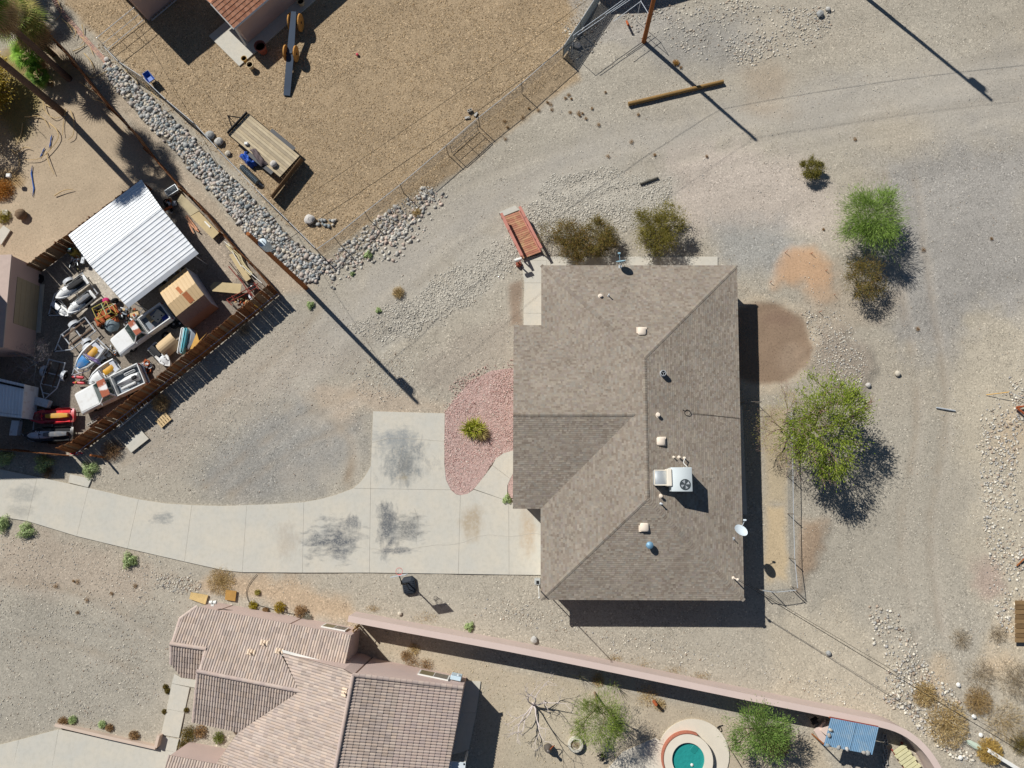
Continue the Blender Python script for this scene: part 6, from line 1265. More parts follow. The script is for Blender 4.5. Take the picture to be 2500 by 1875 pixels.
bt_ = tree('dry_tree', 'dry twiggy mauve branches mixed into the left of the large green tree', 'tree', P(1905, 1050), 3.8, 2.6, [(158, 132, 116), (142, 122, 100), (156, 150, 78), (160, 156, 70)], 4600, (.1, .02), (.07, .2), 4, 3, .6, 0, (158, 130, 118), .4, z0=.15)
tree('creosote_bush', 'bronze and olive bush beside the red wooden ramp', 'shrub', P(1398, 598), 1.9, 1.7, OLIVE + [(130, 100, 50)], 12000, (.11, .03), (.06, .1), 3, 3, .6, .1, (120, 104, 84), .32, z0=.08)
tree('creosote_bush', 'thin greyish bush at the end of the red wooden ramp', 'shrub', P(1350, 580), 1.6, 1.35, OLIVE + [(120, 110, 90)], 2600, (.1, .025), (.05, .1), 3, 3, .6, .35, (150, 140, 128), .3, z0=.08)
tree('creosote_bush', 'olive bush between the ramp bushes and the dish on the north eave', 'shrub', P(1462, 590), 1.9, 1.5, OLIVE, 11000, (.11, .03), (.06, .1), 3, 3, .6, .1, (120, 104, 84), .3, z0=.08)
tree('creosote_bush', 'tall golden-olive bush above the north walk, right of the dish', 'shrub', P(1602, 588), 2.2, 1.95, [(112, 106, 38), (98, 93, 33), (126, 113, 46), (84, 77, 32)], 15000, (.12, .034), (.07, .1), 3, 3, .6, .1, (124, 110, 92), .36, lean=(.1, .6), elong=1.2, z0=.08)
tree('creosote_bush', 'lone small dark bush in the open upper right gravel', 'shrub', P(1974, 420), 1.2, .85, [(98, 92, 34), (84, 80, 30), (112, 104, 42)], 5000, (.11, .035), (.04, .1), 3, 3, .6, 0, (90, 78, 60), .16, z0=.08)
# pygmy palm in the pink bed
def fan_plant(label, base, n, L, pal, wd=.05, elev=(.2, 1.2), cat='plant', name='yucca', group=None, segs=4, dr=.6, offs=((0, 0),)):
    t = thing(name, label, cat, base, 0, group); vs, fs, cs = [], [], []
    for k in range(n):
        a = random.uniform(0, 6.283); el = random.uniform(*elev); l = L * random.uniform(.65, 1.1); oo = random.choice(offs); p = Vector((oo[0], oo[1], random.uniform(.05, .4))); d = Vector((math.cos(a) * math.cos(el), math.sin(a) * math.cos(el), math.sin(el))); s = Vector((-math.sin(a), math.cos(a), 0)); c = np.array(lin(random.choice(pal))) * random.uniform(1.1, 1.8); b = len(vs)
        for i in range(segs + 1):
            w_ = wd * (1 - (i / segs) ** 2 * .95); vs += [p - s * w_ / 2, p + s * w_ / 2]; p = p + d * (l / segs); d = (d - Vector((0, 0, dr / segs))).normalized()
        fs += [(b + 2 * i, b + 2 * i + 1, b + 2 * i + 3, b + 2 * i + 2) for i in range(segs)]; cs += [c] * segs
    link('leaf_rosette', bare('leaf_rosette', vs, fs, MLEAF, False, cs), t); return t
fan_plant('spiky green-gold palm shrub in the pink gravel bed', P(1158, 1050), 420, .78, [(130, 134, 36), (110, 118, 30), (150, 150, 60), (170, 160, 96)], .06, (.05, 1.4), 'shrub', 'palm_shrub', None, 4, .6, ((-.35, .25), (.1, .4), (-.5, -.1), (.15, -.15), (.45, .1), (-.1, 0)))
fan_plant('dry half of the palm shrub in the pink gravel bed', P(1178, 1060), 160, .7, [(150, 136, 84), (130, 116, 70)], .03, (.1, 1.0), 'shrub', 'palm_shrub')
# small round sage bushes
SAGE = [(168, 184, 128), (150, 168, 112), (182, 196, 146), (136, 150, 100)]
sage = [(6, 1278, .62, 'round sage bush cut by the left edge below the driveway'), (66, 1296, .62, 'round sage bush at the driveway edge, second from the left'), (317, 1368, .55, 'round sage bush alone below the driveway'), (108, 1132, .7, 'sage bush at the fence shadow above the driveway'), (221, 1146, .62, 'sage bush beside the small concrete pad'), (14, 1118, .6, 'pale flowering sage in the shade at the left edge'), (758, 745, .3, 'sage tuft beside the long pole shadow'), (924, 758, .22, 'small sage tuft in the open gravel below the rubble'), (899, 623, .32, 'grey sage tuft beside the fence rubble'), (860, 668, .18, 'tiny sage tuft near the chain-link corner'), (1146, 1530, .32, 'green tuft beside the pink wall'), (1238, 1219, .34, 'small green plant at the end of the entry gravel bed')]
for u, v, r, lb in sage:
    p = P(u, v); t = thing('sage_bush', lb, 'shrub', p, 0, 'small sage bushes'); n = int(2600 * r); d = RNG.normal(size=(n, 3)); d[:, 2] = np.abs(d[:, 2]); d /= np.linalg.norm(d, axis=1, keepdims=True); az_ = np.arctan2(d[:, 1], d[:, 0]); rr = r * RNG.uniform(.55, 1.05, n) * (1 + .22 * np.sin(3 * az_ + 9 * r + u) + .15 * np.sin(5 * az_ + v)); c = d * rr[:, None] * np.array([1, 1, .8]); P_ = np.array([lin(x) for x in SAGE])
    V, Fq, C = leaves(c, np.cross(d, RNG.normal(size=(n, 3))) + d * .4, RNG.uniform(.06, .13, n), RNG.uniform(.03, .06, n), P_[RNG.integers(0, 4, n)] * RNG.uniform(.75, 1.25, (n, 1)), d + np.array([0, 0, .5])); link('foliage', bare('foliage', V, Fq, MLEAF, False, C), t)
    mb = MB(); mb.col = lin((110, 96, 72))
    for k in range(8): a = k * .785; mb.tube([(0, 0, -.02), (r * .6 * math.cos(a), r * .6 * math.sin(a), r * .5)], .012, 4)
    mb.build('stems', MTWIG, t, False, True)
# dry brush and weeds
def brush(label, u, v, r, pal, n, h=.5, name='dry_bush', cat='dry bush', L=.35, wd=.012, group=None, spread=1.0, el=1.0):
    p = P(u, v); t = thing(name, label, cat, p, 0, group); d = RNG.normal(size=(n, 3)); d[:, 2] = np.abs(d[:, 2]) * .8; d /= np.linalg.norm(d, axis=1, keepdims=True); rr = r * RNG.random(n) ** .6; c = d * rr[:, None] * np.array([1, el, h / max(r, .01)]); c[:, 2] = np.clip(c[:, 2], .03, None); P_ = np.array([lin(x) for x in pal])
    V, Fq, C = leaves(c, d + RNG.normal(size=(n, 3)) * .7, L * RNG.uniform(.4, 1.3, n), wd * RNG.uniform(.7, 1.5, n), P_[RNG.integers(0, len(P_), n)] * RNG.uniform(.7, 1.3, (n, 1)), np.array([-.3, .3, 1.0])); link('twigs', bare('twigs', V, Fq, MLEAF, False, C), t); return t
TANB = [(178, 154, 104), (164, 140, 92), (188, 168, 124), (146, 122, 80)]; GREYB = [(150, 136, 112), (136, 122, 100), (166, 152, 128), (120, 106, 88)]; RUSTB = [(142, 112, 74), (124, 96, 62), (156, 126, 88)]
brush('golden dry brush beside the service wires at the lower right', 2310, 1765, 1.5, TANB, 3600, .9, L=.3, wd=.02, el=1.15)
brush('small golden dry brush above the larger one at the lower right', 2255, 1693, .9, TANB, 1800, .6, L=.3, wd=.018)
brush('golden brush beside the white steel channel in the lower right corner', 2412, 1832, .9, [(180, 152, 84), (162, 134, 74)], 2600, .9, L=.25, wd=.025)
brush('tan dry brush left of the dead thicket', 2385, 1710, 1.0, [(170, 142, 92), (150, 124, 80), (130, 110, 84)], 2600, .7)
brush('grey dead thicket at the right edge', 2478, 1660, 1.4, GREYB, 1500, 1.0, L=.5)
brush('twiggy grey thicket near the brown planks', 2395, 1650, 1.2, GREYB, 900, .6, L=.5)
brush('sparse grey brush below the brown planks', 2450, 1760, 1.5, GREYB + TANB, 1300, .6, L=.55)
brush('faint grey brush left of the brown planks', 2345, 1560, .8, GREYB, 500, .3, L=.4)
brush('faint grey brush touching the brown planks', 2435, 1548, .7, GREYB, 450, .3, L=.4)
brush('green-brown weeds at the right edge near the bottom', 2490, 1815, .8, OLIVE, 1200, .5)
brush('tan tumbleweed outside the junk yard fence', 396, 985, .75, [(186, 160, 118), (166, 140, 100), (150, 124, 88)], 2600, .8, L=.3)
brush('pale dry weed clump against the foot of the junk yard fence', 596, 805, .6, GREYB, 700, .4)
brush('brown dry weed by the leaning gate post', 275, 1100, .9, [(140, 112, 80), (120, 92, 64)], 1600, .6)
brush('dry weeds at the driveway edge beside the sage', 118, 1152, .5, RUSTB, 500, .3)
brush('flattened straw patch below the driveway', 540, 1418, 1.1, TANB, 1800, .15, L=.4)
brush('tan weed with a white stone in the rubble', 973, 715, .5, TANB, 900, .35)
brush('tan dry grass tuft beside the fence rubble', 1018, 520, .4, TANB, 500, .25)
for k, (u, v, r, lb) in enumerate(((619, 1478, .35, 'yellow-green bush by the drip line, leftmost of the row'), (684, 1482, .45, 'taller yellow-green bush by the drip line'), (649, 1490, .25, 'rusty low shrub between the two yellow-green bushes'), (735, 1492, .5, 'brown dry shrub beside the grey one along the house'), (629, 1446, .22, 'small green tuft inside the drip line loop'))):
    brush(lb, u, v, r, ([(150, 136, 40), (132, 118, 34)], [(160, 140, 44), (140, 116, 36)], RUSTB, RUSTB, [(150, 140, 70)])[k], int(1600 * r), r, 'garden_shrub', 'shrub', .15, .03)
brush('grey-white shrub at the wall of the tile-roofed house', 747, 1508, .45, [(170, 166, 150), (150, 146, 130)], 900, .4, 'garden_shrub', 'shrub', .15, .02)
for k, (u, v) in enumerate(((1445, 265), (1395, 242), (1388, 232), (1380, 240), (1291, 265), (1276, 287), (1314, 270), (1336, 250), (1344, 255), (1347, 268), (1412, 276), (1415, 282), (1430, 289), (1478, 226), (1558, 280), (1461, 305), (1484, 382), (1598, 378), (1541, 346), (1392, 275), (1422, 277), (1232, 297), (1234, 340), (1239, 312), (1649, 155), (1662, 165), (2087, 340), (2010, 560), (1978, 620), (2420, 583), (2254, 610), (2240, 803), (330, 1430), (273, 1449), (190, 1420), (137, 1430), (213, 1465), (190, 1495), (180, 1418), (1725, 382))):
    brush('small round dry weed dotting the gravel', u, v, random.uniform(.1, .24), [(140, 104, 58), (120, 86, 48), (150, 120, 74)], 160, .15, 'dry_weed', 'weed', .1, .012, 'small dry weeds on the gravel')
p = P(1650, 154); brush('round golden weed beside the shadow of the top utility pole', 1650, 154, .3, [(170, 130, 60), (150, 110, 50)], 500, .2, 'dry_weed', 'weed', .12, .02)
for k, (u, v, r) in enumerate(((1565, 1622, 1.2), (1645, 1638, 1.0), (1500, 1608, .7), (1710, 1650, .8), (910, 1485, .6), (1040, 1508, 1.0))):
    brush(('low rusty weeds at the foot of the pink wall', 'low rusty weeds further right along the pink wall', 'sparse rusty weeds along the pink wall, left of the others', 'sparse rusty weeds along the pink wall, rightmost', 'tan weeds at the left end of the pink wall', 'tan weeds above the pink wall near the hoop shadow')[k], u, v, r, RUSTB + TANB, 260, .06, 'weeds', 'weeds', .13, .012, None, 1, .45)
for k, (u, v, r) in enumerate(((1005, 1615, .6), (1040, 1625, .6), (990, 1600, .4), (1460, 1660, .5), (1010, 1585, .5), (1580, 1700, .8), (1610, 1720, .5))):
    brush(('rusty dry weeds against the house wall below the plank gate', 'rusty dry weeds right of the others below the plank gate', 'small rusty weeds nearest the plank gate shadow', 'dry weeds in the shadow of the pink wall', 'straw weeds in the side yard', 'dry weeds around the tree stump', 'pale weeds right of the tree stump')[k], u, v, r, RUSTB if k < 3 else TANB, 500, .2, 'weeds', 'weeds', .2, .015)
# palms at the top left
MTRK = mat('palm_trunk', (96, 78, 66), .95, .35, 2, .35, 10, .4, world=False)
def fan_frond(vs, fs, cs, p, d, L, col):
    """petiole and a fan of pointed leaflets"""
    col = col * 1.4; d = d.normalized(); s = d.cross(Vector((0, 0, 1))).normalized() if abs(d.z) < .98 else Vector((1, 0, 0)); u_ = s.cross(d); b = len(vs); q = p + d * L * .45; vs += [p - s * .02, p + s * .02, q + s * .012, q - s * .012]; fs.append((b, b + 1, b + 2, b + 3)); cs.append(col * .8)
    for k in range(17):
        a = (k - 8) / 8 * 1.5; l = L * .62 * (1 - .25 * abs(k - 8) / 8); dd = (d * math.cos(a) + s * math.sin(a)).normalized(); e = dd.cross(u_); m_ = q + dd * l * .5 + u_ * .04; t_ = q + dd * l - Vector((0, 0, .22 * l)); b = len(vs)
        vs += [q, m_ - e * .035, t_, m_ + e * .035]; fs.append((b, b + 1, b + 2, b + 3)); cs.append(col * random.uniform(.75, 1.25))
def palm(label, base, h, r, nf, L, pal, dead=0, name='fan_palm', lean=(0, 0)):
    t = thing(name, label, 'palm', base); rings = [Vector((lean[0] * (k / 8) ** 1.5, lean[1] * (k / 8) ** 1.5, h * k / 8 - .1)) for k in range(9)]
    MB().tube(rings, [r * (1.25 - .35 * k / 8 + random.uniform(-.06, .06)) for k in range(9)], 12).build('trunk', MTRK, t, True); top = rings[-1]; vs, fs, cs = [], [], []
    for k in range(nf): a = k * 2.4 + random.uniform(-.2, .2); el = random.uniform(-.35, 1.25); fan_frond(vs, fs, cs, top + Vector((0, 0, .1)), Vector((math.cos(a) * math.cos(el), math.sin(a) * math.cos(el), math.sin(el))), L * random.uniform(.8, 1.15), np.array(lin(random.choice(pal))))
    link('crown', bare('crown', vs, fs, MLEAF, False, cs), t); vs, fs, cs = [], [], []
    for k in range(dead): a = k * 2.4; el = random.uniform(-1.4, -.7); fan_frond(vs, fs, cs, top - Vector((0, 0, random.uniform(0, .8))), Vector((math.cos(a) * math.cos(el), math.sin(a) * math.cos(el), math.sin(el))), L * random.uniform(.8, 1.1), np.array(lin(random.choice(((150, 124, 88), (130, 104, 72), (166, 142, 104))))))
    if dead: link('dead_skirt', bare('dead_skirt', vs, fs, MLEAF, False, cs), t)
    return t
PG = [(96, 128, 40), (80, 112, 34), (116, 146, 56), (70, 96, 34)]
palm('tall fan palm with dead skirt in the top left corner beside the fence', P(168, 192), 9.9, .22, 60, 2.3, PG, 60)
palm('tall fan palm left of the other, its crown out of frame', P(152, 274), 11.7, .24, 56, 2.2, PG, 50)
palm('shaggy fan palm whose crown fills the top left corner', P(128, 132), 4.2, .2, 60, 2.3, [(104, 122, 44), (86, 104, 36), (126, 138, 60), (140, 130, 70)], 60)
palm('low young fan palm below the tall crown at the top left', P(100, 160), 1.6, .16, 34, 1.5, [(110, 150, 44), (96, 136, 40), (136, 170, 66)], 6)
palm('low fan palm in the shade against the cedar fence', P(118, 205), 1.2, .14, 22, 1.1, [(90, 120, 40), (76, 104, 36)], 4)
palm('tall fan palm out of frame whose shadow crosses the fence at the top', P(-25, -95), 7.0, .22, 60, 2.4, PG, 50)
tree('citrus_tree', 'mottled yellow-olive tree crown at the left edge below the palms', 'tree', P(-8, 240), 2.4, 2.3, [(176, 150, 56), (156, 134, 50), (132, 124, 54), (186, 162, 70)], 15000, (.18, .09), (.12, .4), 3, 3, .6, 0, (100, 84, 64), .45, elong=1.3)
tree('citrus_tree', 'olive tree crown lower on the left edge beside the dirt', 'tree', P(-30, 350), 2.6, 1.7, [(120, 112, 50), (104, 100, 46), (140, 124, 56)], 4500, (.14, .06), (.1, .4), 3, 3, .6, 0, (100, 84, 64), .4)
brush('orange-brown bush at the left edge above the left house', 8, 465, 1.0, [(176, 122, 50), (150, 104, 44)], 2400, .7, 'dry_bush', 'dry bush', .2, .03)
brush('yellow-green weeds beside the pale concrete pieces at the left edge', 12, 530, .6, [(150, 138, 60), (130, 120, 50)], 900, .4, 'weeds', 'weeds', .2, .03)
tree('bare_tree', 'leafless grey tree in the shade against the left house', 'tree', P(100, 890), 2.8, 1.7, [(136, 128, 124), (120, 112, 110)], 1800, (.08, .025), (.07, .3), 4, 3, .6, 0, (150, 144, 144), .3, z0=.2)
# dry palm stalks on the dirt
stalks = [[(140, 0), (150, 30), (135, 50)], [(165, 55), (185, 75), (180, 92)], [(195, 90), (212, 100), (222, 120), (228, 135)], [(178, 125), (196, 118), (214, 105)], [(205, 130), (222, 150), (230, 175), (215, 188), (200, 180)], [(212, 178), (222, 190), (250, 180), (262, 172)], [(150, 45), (165, 60), (178, 80)], [(105, 245), (110, 270), (130, 288), (150, 285)], [(110, 255), (125, 262), (142, 262)], [(160, 265), (155, 300), (152, 330)], [(172, 270), (180, 300), (178, 330), (165, 342)], [(80, 282), (105, 288), (118, 310)], [(120, 300), (140, 320), (138, 345), (100, 385), (60, 390)], [(28, 365), (45, 385), (45, 410), (30, 428)], [(35, 375), (60, 360), (75, 362)], [(112, 370), (120, 400), (132, 425)], [(133, 478), (155, 465), (178, 462)], [(60, 285), (95, 283)], [(195, 200), (215, 215), (238, 232), (238, 240)], [(226, 240), (250, 250), (265, 262)], [(355, 205), (370, 225), (390, 245)], [(305, 170), (330, 190), (335, 205)], [(200, 60), (205, 95), (196, 110)], [(55, 300), (50, 330), (36, 360)]]
MSTALK = mat('dry_stalk', (206, 178, 128), .9, .25, 4, .2, 20, world=False)
for k, s in enumerate(stalks):
    z = [random.uniform(.03, .2) for _ in s]; pts = smooth_path([P(u, v, zz) for (u, v), zz in zip(s, z)], 4); n = len(pts)
    tag(MB(pts[0]).tube(pts, [.035 * (1 - .7 * i / n) + .008 for i in range(n)], 5).build('palm_stalk', MSTALK, None, False, False, pts[0]), 'curved dry palm stalk littering the dirt near the palms', 'palm stalk', 'dry palm stalks on the dirt')
# garden trees beside the spa
tree('acacia_tree', 'slender green tree leaning beside the spa patio', 'tree', P(1452, 1690), 4.3, 1.75, [(112, 130, 48), (96, 114, 42), (128, 144, 60), (84, 100, 40)], 10000, (.17, .018), (.09, .45), 3, 3, .5, 0, (120, 104, 82), .36, lean=(.1, -1.1), elong=1.35, z0=.4)
tree('acacia_tree', 'bushy green tree overhanging the pink wall beside the blue shelter', 'tree', P(1835, 1765), 3.8, 2.15, [(104, 130, 58), (90, 116, 50), (122, 146, 72), (78, 98, 44)], 10000, (.15, .03), (.1, .4), 3, 3, .5, 0, (120, 104, 82), .36, elong=.9, z0=.3)
brush('rust-brown undergrowth below the bushy green tree', 1890, 1812, 1.1, RUSTB + [(120, 92, 50)], 1800, .7, 'dry_bush', 'dry bush', .25, .025)
wt = thing('bare_tree', 'white leafless tree in the yard beside the tile-roofed house', 'tree', P(1302, 1718)); out, tips = [], []
for k in range(6): a = k * 1.047 + .3; limb(Vector((0, 0, .3)), Vector((math.cos(a) * .8, math.sin(a) * .8 - .15, .7)), 1.25, .06, 4, out, tips, .45, .05, 2, .72)
mb = MB(); mb.tube([(0, 0, -.1), (0, 0, .35)], [.12, .09], 8)
for pts, rr in out: mb.tube(pts, [max(x, .008) for x in rr], 5, False)
mb.build('branches', mat('white_bark', (206, 194, 188), .9, .12, 4, .1, 20), wt)
for k, (u, v, n_) in enumerate(((1498, 1668, 9), (1415, 1650, 5))): fan_plant(('tall wand plant in the shadow of the pink wall', 'smaller wand plant in the shadow of the pink wall')[k], P(u, v), n_ * 2, 1.1, [(92, 92, 70), (110, 106, 80)], .03, (.7, 1.4), 'plant', 'wand_plant')
for k, (u, v, r) in enumerate(((462, 1790, .6), (450, 1820, .5), (490, 1785, .5), (535, 1800, .45), (155, 1762, .4), (178, 1757, .32), (250, 1768, .3), (268, 1776, .3), (328, 1795, .4), (404, 1676, .2), (409, 1686, .22), (402, 1737, .2), (455, 1733, .2))):
    brush(('olive shrub beside the lower left walk', 'low olive shrub at the end of the lower left walk', 'dry brown shrub in the courtyard bed', 'round green shrub in the courtyard bed', 'brown shrub at the left end of the low tan wall', 'green shrub second from the left along the low tan wall', 'small green tuft in the middle of the low tan wall', 'brown tuft in the middle of the low tan wall', 'brown weeds at the right end of the low tan wall', 'tiny tuft left of the upper walk slab', 'second tiny tuft left of the upper walk slab', 'tiny tuft left of the middle walk slab', 'tiny tuft right of the middle walk slab')[k], u, v, r, (OLIVE, OLIVE, RUSTB, [(96, 104, 44), (112, 118, 54)], RUSTB, SAGE, SAGE, RUSTB, RUSTB, OLIVE, OLIVE, OLIVE, OLIVE)[k], int(1800 * r), r * .8, 'garden_shrub', 'shrub', .12, .03)
# ------------------------------------------------------------------ top-left neighbours
MMV2 = mat('shaded_stucco', (190, 164, 152), .95, .08, .8, .08, 50, .2); MBTILE = mat('brown_tile', (164, 112, 84), .9, .15, 2, .1, 30, attr=True)
c_ = P(362, 50); e = (P(421, 1) - c_).normalized(); nn = Vector((-e.y, e.x, 0)); nn = nn if nn.x < 0 else -nn
tb = thing('tall_house', 'tall tan stucco house cut by the top edge at the left', 'house', c_); MB(c_).prism([c_, c_ + e * 7, c_ + e * 7 + nn * 9, c_ + nn * 9], -.1, 4.6).build('wall', MMV2, tb); MB(c_).prism([c_ - e * .3 - nn * .3, c_ + e * 7.3 - nn * .3, c_ + e * 7.3 + nn * 9, c_ - e * .3 + nn * 9], 4.6, 4.75).build('roof', MRID, tb)
zq = 2.45; k0 = P(571, 70, zq); ea = (P(652, 0, zq) - k0).normalized(); eb = (P(520, 20, zq) - k0).normalized(); eb = (eb - ea * eb.dot(ea)).normalized()
bh = thing('porch_house', 'house wing with a brown tile roof and white fascia at the top edge', 'house', Vector((k0.x, k0.y, 0))); O = bh.location.copy(); Lh = 9.0; wv = 2.35; rk = k0 + eb * wv + up * .8
F1 = [k0, k0 + ea * Lh, rk + ea * Lh, rk]; F2 = [k0 + eb * wv * 2, k0 + eb * wv * 2 + ea * Lh, rk + ea * Lh, rk]; rr0 = MB(O).slab([p - up * .03 for p in F1], .1).slab([p - up * .03 for p in F2], .1).build('roof', MWHITE, bh)
def flat_tiles(poly, parent, org, pal, ew=.3, ex_=.34):
    a, ex, ey, n = frame_of(poly); P2 = [Vector(((p - a).dot(ex), (p - a).dot(ey))) for p in poly]; hp = halfplanes(P2); vs, fs, cs = [], [], []
    for j in range(int(max(p.y for p in P2) / ex_) + 1):
        for i in range(-1, int(max(p.x for p in P2) / ew) + 2):
            x = i * ew + (j % 2) * ew / 2; q = clip_halfplanes([Vector((x + .008, j * ex_)), Vector((x + ew - .008, j * ex_)), Vector((x + ew - .008, (j + 1) * ex_ + .02)), Vector((x + .008, (j + 1) * ex_ + .02))], hp)
            if not q: continue
            c = np.array(lin(random.choice(pal))) * random.uniform(.9, 1.1); up2 = lambda p: a + ex * p.x + ey * p.y + n * (.04 - .03 * (p.y - j * ex_) / ex_) - org; b = len(vs); vs += [up2(p) for p in q]; fs.append(tuple(range(b, b + len(q)))); cs.append(c); lo = [p for p in q if p.y - j * ex_ < 1e-4]
            if len(lo) == 2: b = len(vs); vs += [up2(lo[0]), up2(lo[0]) - n * .04, up2(lo[1]) - n * .04, up2(lo[1])]; fs.append((b, b + 1, b + 2, b + 3)); cs.append(c * .4)
    o = link('tile_field', bare('tile_field', vs, fs, MBTILE, False, cs), parent); o['kind'] = 'stuff'
for f_ in (F1, F2): flat_tiles(f_, rr0, O, [(168, 116, 88), (156, 104, 78), (178, 126, 98)])
MB(O).prism([k0 + eb * .15 + ea * .4, k0 + eb * .15 + ea * Lh, k0 + eb * 4.4 + ea * Lh, k0 + eb * 4.4 + ea * .4], -.05, zq - .05).build('wall', MMV2, bh)
MB(O).tube([k0 - up * .04, k0 + ea * Lh - up * .04], .09, 4).tube([k0 - up * .04, k0 + eb * wv + up * .74], .07, 4).build('fascia', MWHITE, bh); MB(O).box(Vector((k0.x, k0.y, 0)) + ea * .12 + eb * .1 + up * 1.2, (.12, .12, 2.35), math.atan2(ea.y, ea.x)).build('column', MWHITE, bh)
sb = Vector((k0.x, k0.y, 0)); tag(MB(sb).prism([sb - ea * 1.5 - eb * .9, sb + ea * 7 - eb * .9, sb + ea * 7 + eb * 3, sb - ea * 1.5 + eb * 3], -.08, .07).build('porch_slab', MCON2, None, False, False, sb), 'pale concrete slab around the porch house', None, None, 'structure')
# pots, wheelbarrow, ball, wagon ramp
MTERRA = mat('terracotta', (150, 84, 66), .9, .15, 3, .1, 20); MSOIL = mat('potting_soil', (60, 48, 40), .95, .3, 8, .2, 40)
def pot(label, u, v, r, h, m):
    p = P(u, v, h); t = thing('plant_pot', label, 'pot', (p.x, p.y, 0)); MB().lathe([(r * .7, 0), (r, h * .9), (r * 1.08, h * .9), (r * 1.08, h), (r * .92, h), (r * .86, h * .7)], n=20).build('pot', m, t, True); MB().lathe([(r * .84, h * .68), (r * .84, h * .70)], n=16).build('soil', MSOIL, t)
pot('large dark terracotta pot in the shade of the porch house', 634, 111, .45, .85, MTERRA); pot('small straw-coloured pot nearest the porch slab', 595, 142, .23, .4, mat('straw_pot', (190, 156, 98), .9, .1, 4, .1, 20)); pot('straw-coloured pot of pebbles casting a round shadow', 609, 157, .27, .5, mat('cream_pot', (206, 184, 146), .9, .1, 4, .1, 20))
pot('pale pot at the top edge beside the porch house', 733, 2, .3, .5, MATS['cream_pot'])
p = P(873, 135); tag(MB().lathe([(.02, 0), (.09, .03), (.12, .11), (.1, .18), (.03, .22)], n=14).build('ball', mat('pink_red', (196, 70, 84), .6, .1, 3, .05, 20), None, True, False, p), 'small red ball alone on the tan gravel', 'ball')
wb = thing('wheelbarrow', 'blue and black wheelbarrow beside the chain-link fence', 'wheelbarrow', P(372, 198), 2.2); MB().loft([[Vector((x * s, y * s, z)) for x, y in ((-.5, -.35), (.5, -.28), (.5, .28), (-.5, .35))] for s, z in ((.6, .35), (1, .68), (.95, .68), (.55, .38))]).build('tray', mat('barrow_blue', (52, 96, 170), .5, .15, 3, .08, 20), wb)
for s in (-1, 1): MB().tube([(.75, s * .1, .25), (-.3, s * .28, .4), (-1.05, s * .33, .62)], .022, 6).tube([(-.3, s * .28, .4), (-.35, s * .3, 0)], .018, 6).build('handle', MBLACK, wb)
wheel(wb, (.75, 0, .2), .2, .09)
# long dark ramp on wooden wheels
rp = thing('wheeled_ramp', 'long dark plank ramp on round wooden wheels beside the porch house', 'ramp', P(705, 130)); O = rp.location.copy(); MDK = mat('dark_blue_board', (52, 66, 84), .7, .2, 1.5, .1, 20); pts = [P(700, 233, .1), P(709, 128, .75), P(717, 28, 1.35)]
for a, b, w0, w1, m in ((pts[0], pts[1], .55, .6, MDK), (pts[1], pts[2], .6, .42, MDK)):
    d = (b - a).normalized(); s = d.cross(up).normalized(); MB(O).slab([a - s * w0 / 2, b - s * w1 / 2, b + s * w1 / 2, a + s * w0 / 2], .09).build('deck', m, rp)
MSP = mat('spool_wood', (190, 138, 72), .85, .3, 4, .2, 14)
dx = (pts[1] - pts[0]).normalized().cross(up).normalized()
for c, r in ((pts[1], .62), (pts[1].lerp(pts[2], .85), .68)):
    for s in (-1, 1):
        q = Vector((c.x, c.y, r)) + dx * s * .42; rg = []; w_ = bpy.data.objects.new('wheel', None); COL.objects.link(w_); w_.parent = rp; w_.location = q - O; w_.rotation_euler = (0, 0, math.atan2(dx.y, dx.x)); MB().lathe([(.06, -.05), (r, -.05), (r, .05), (.06, .05)], (0, 0, 0), 24, 'X').build('disc', MSP, w_); MB().lathe([(.1, -.08), (.1, .08)], (0, 0, 0), 10, 'X').build('hub', MBLACK, w_)
    MB(O).tube([Vector((c.x, c.y, r)) - dx * .45, Vector((c.x, c.y, r)) + dx * .45], .05, 6).box(Vector((c.x, c.y, (c.z + .0) / 2 + .2)), (.3, .2, c.z * .6)).build('axle', MDK, rp)
# brick edging
be = bpy.data.objects.new('brick_edging', None); COL.objects.link(be); tag(be, 'pinkish brick edging strip along the tan gravel yard', None, None, 'structure'); bp = smooth_path(PP([(122, -20), (150, 28), (180, 62), (205, 92), (235, 125), (258, 150), (270, 165)]), 12); MBRK = [mat('paver_%s' % n, c, .9, .2, 4, .15, 30) for n, c in (('rose', (178, 140, 124)), ('ash', (160, 134, 122)), ('tan', (186, 154, 132)))]; bm_ = [MB().bbox((0, 0, .03), (.19, .09, .07), .008).mesh('brick', m) for m in MBRK]; acc = 0
for i in range(len(bp) - 1):
    d = bp[i + 1] - bp[i]; a = math.atan2(d.y, d.x); n = Vector((-d.y, d.x, 0)).normalized()
    for s in (-.1, .1): link('brick', random.choice(bm_), be, bp[i] + n * s + up * .01, (0, 0, a + math.pi / 2 + random.uniform(-.08, .08)), (1, 1.6, 1))
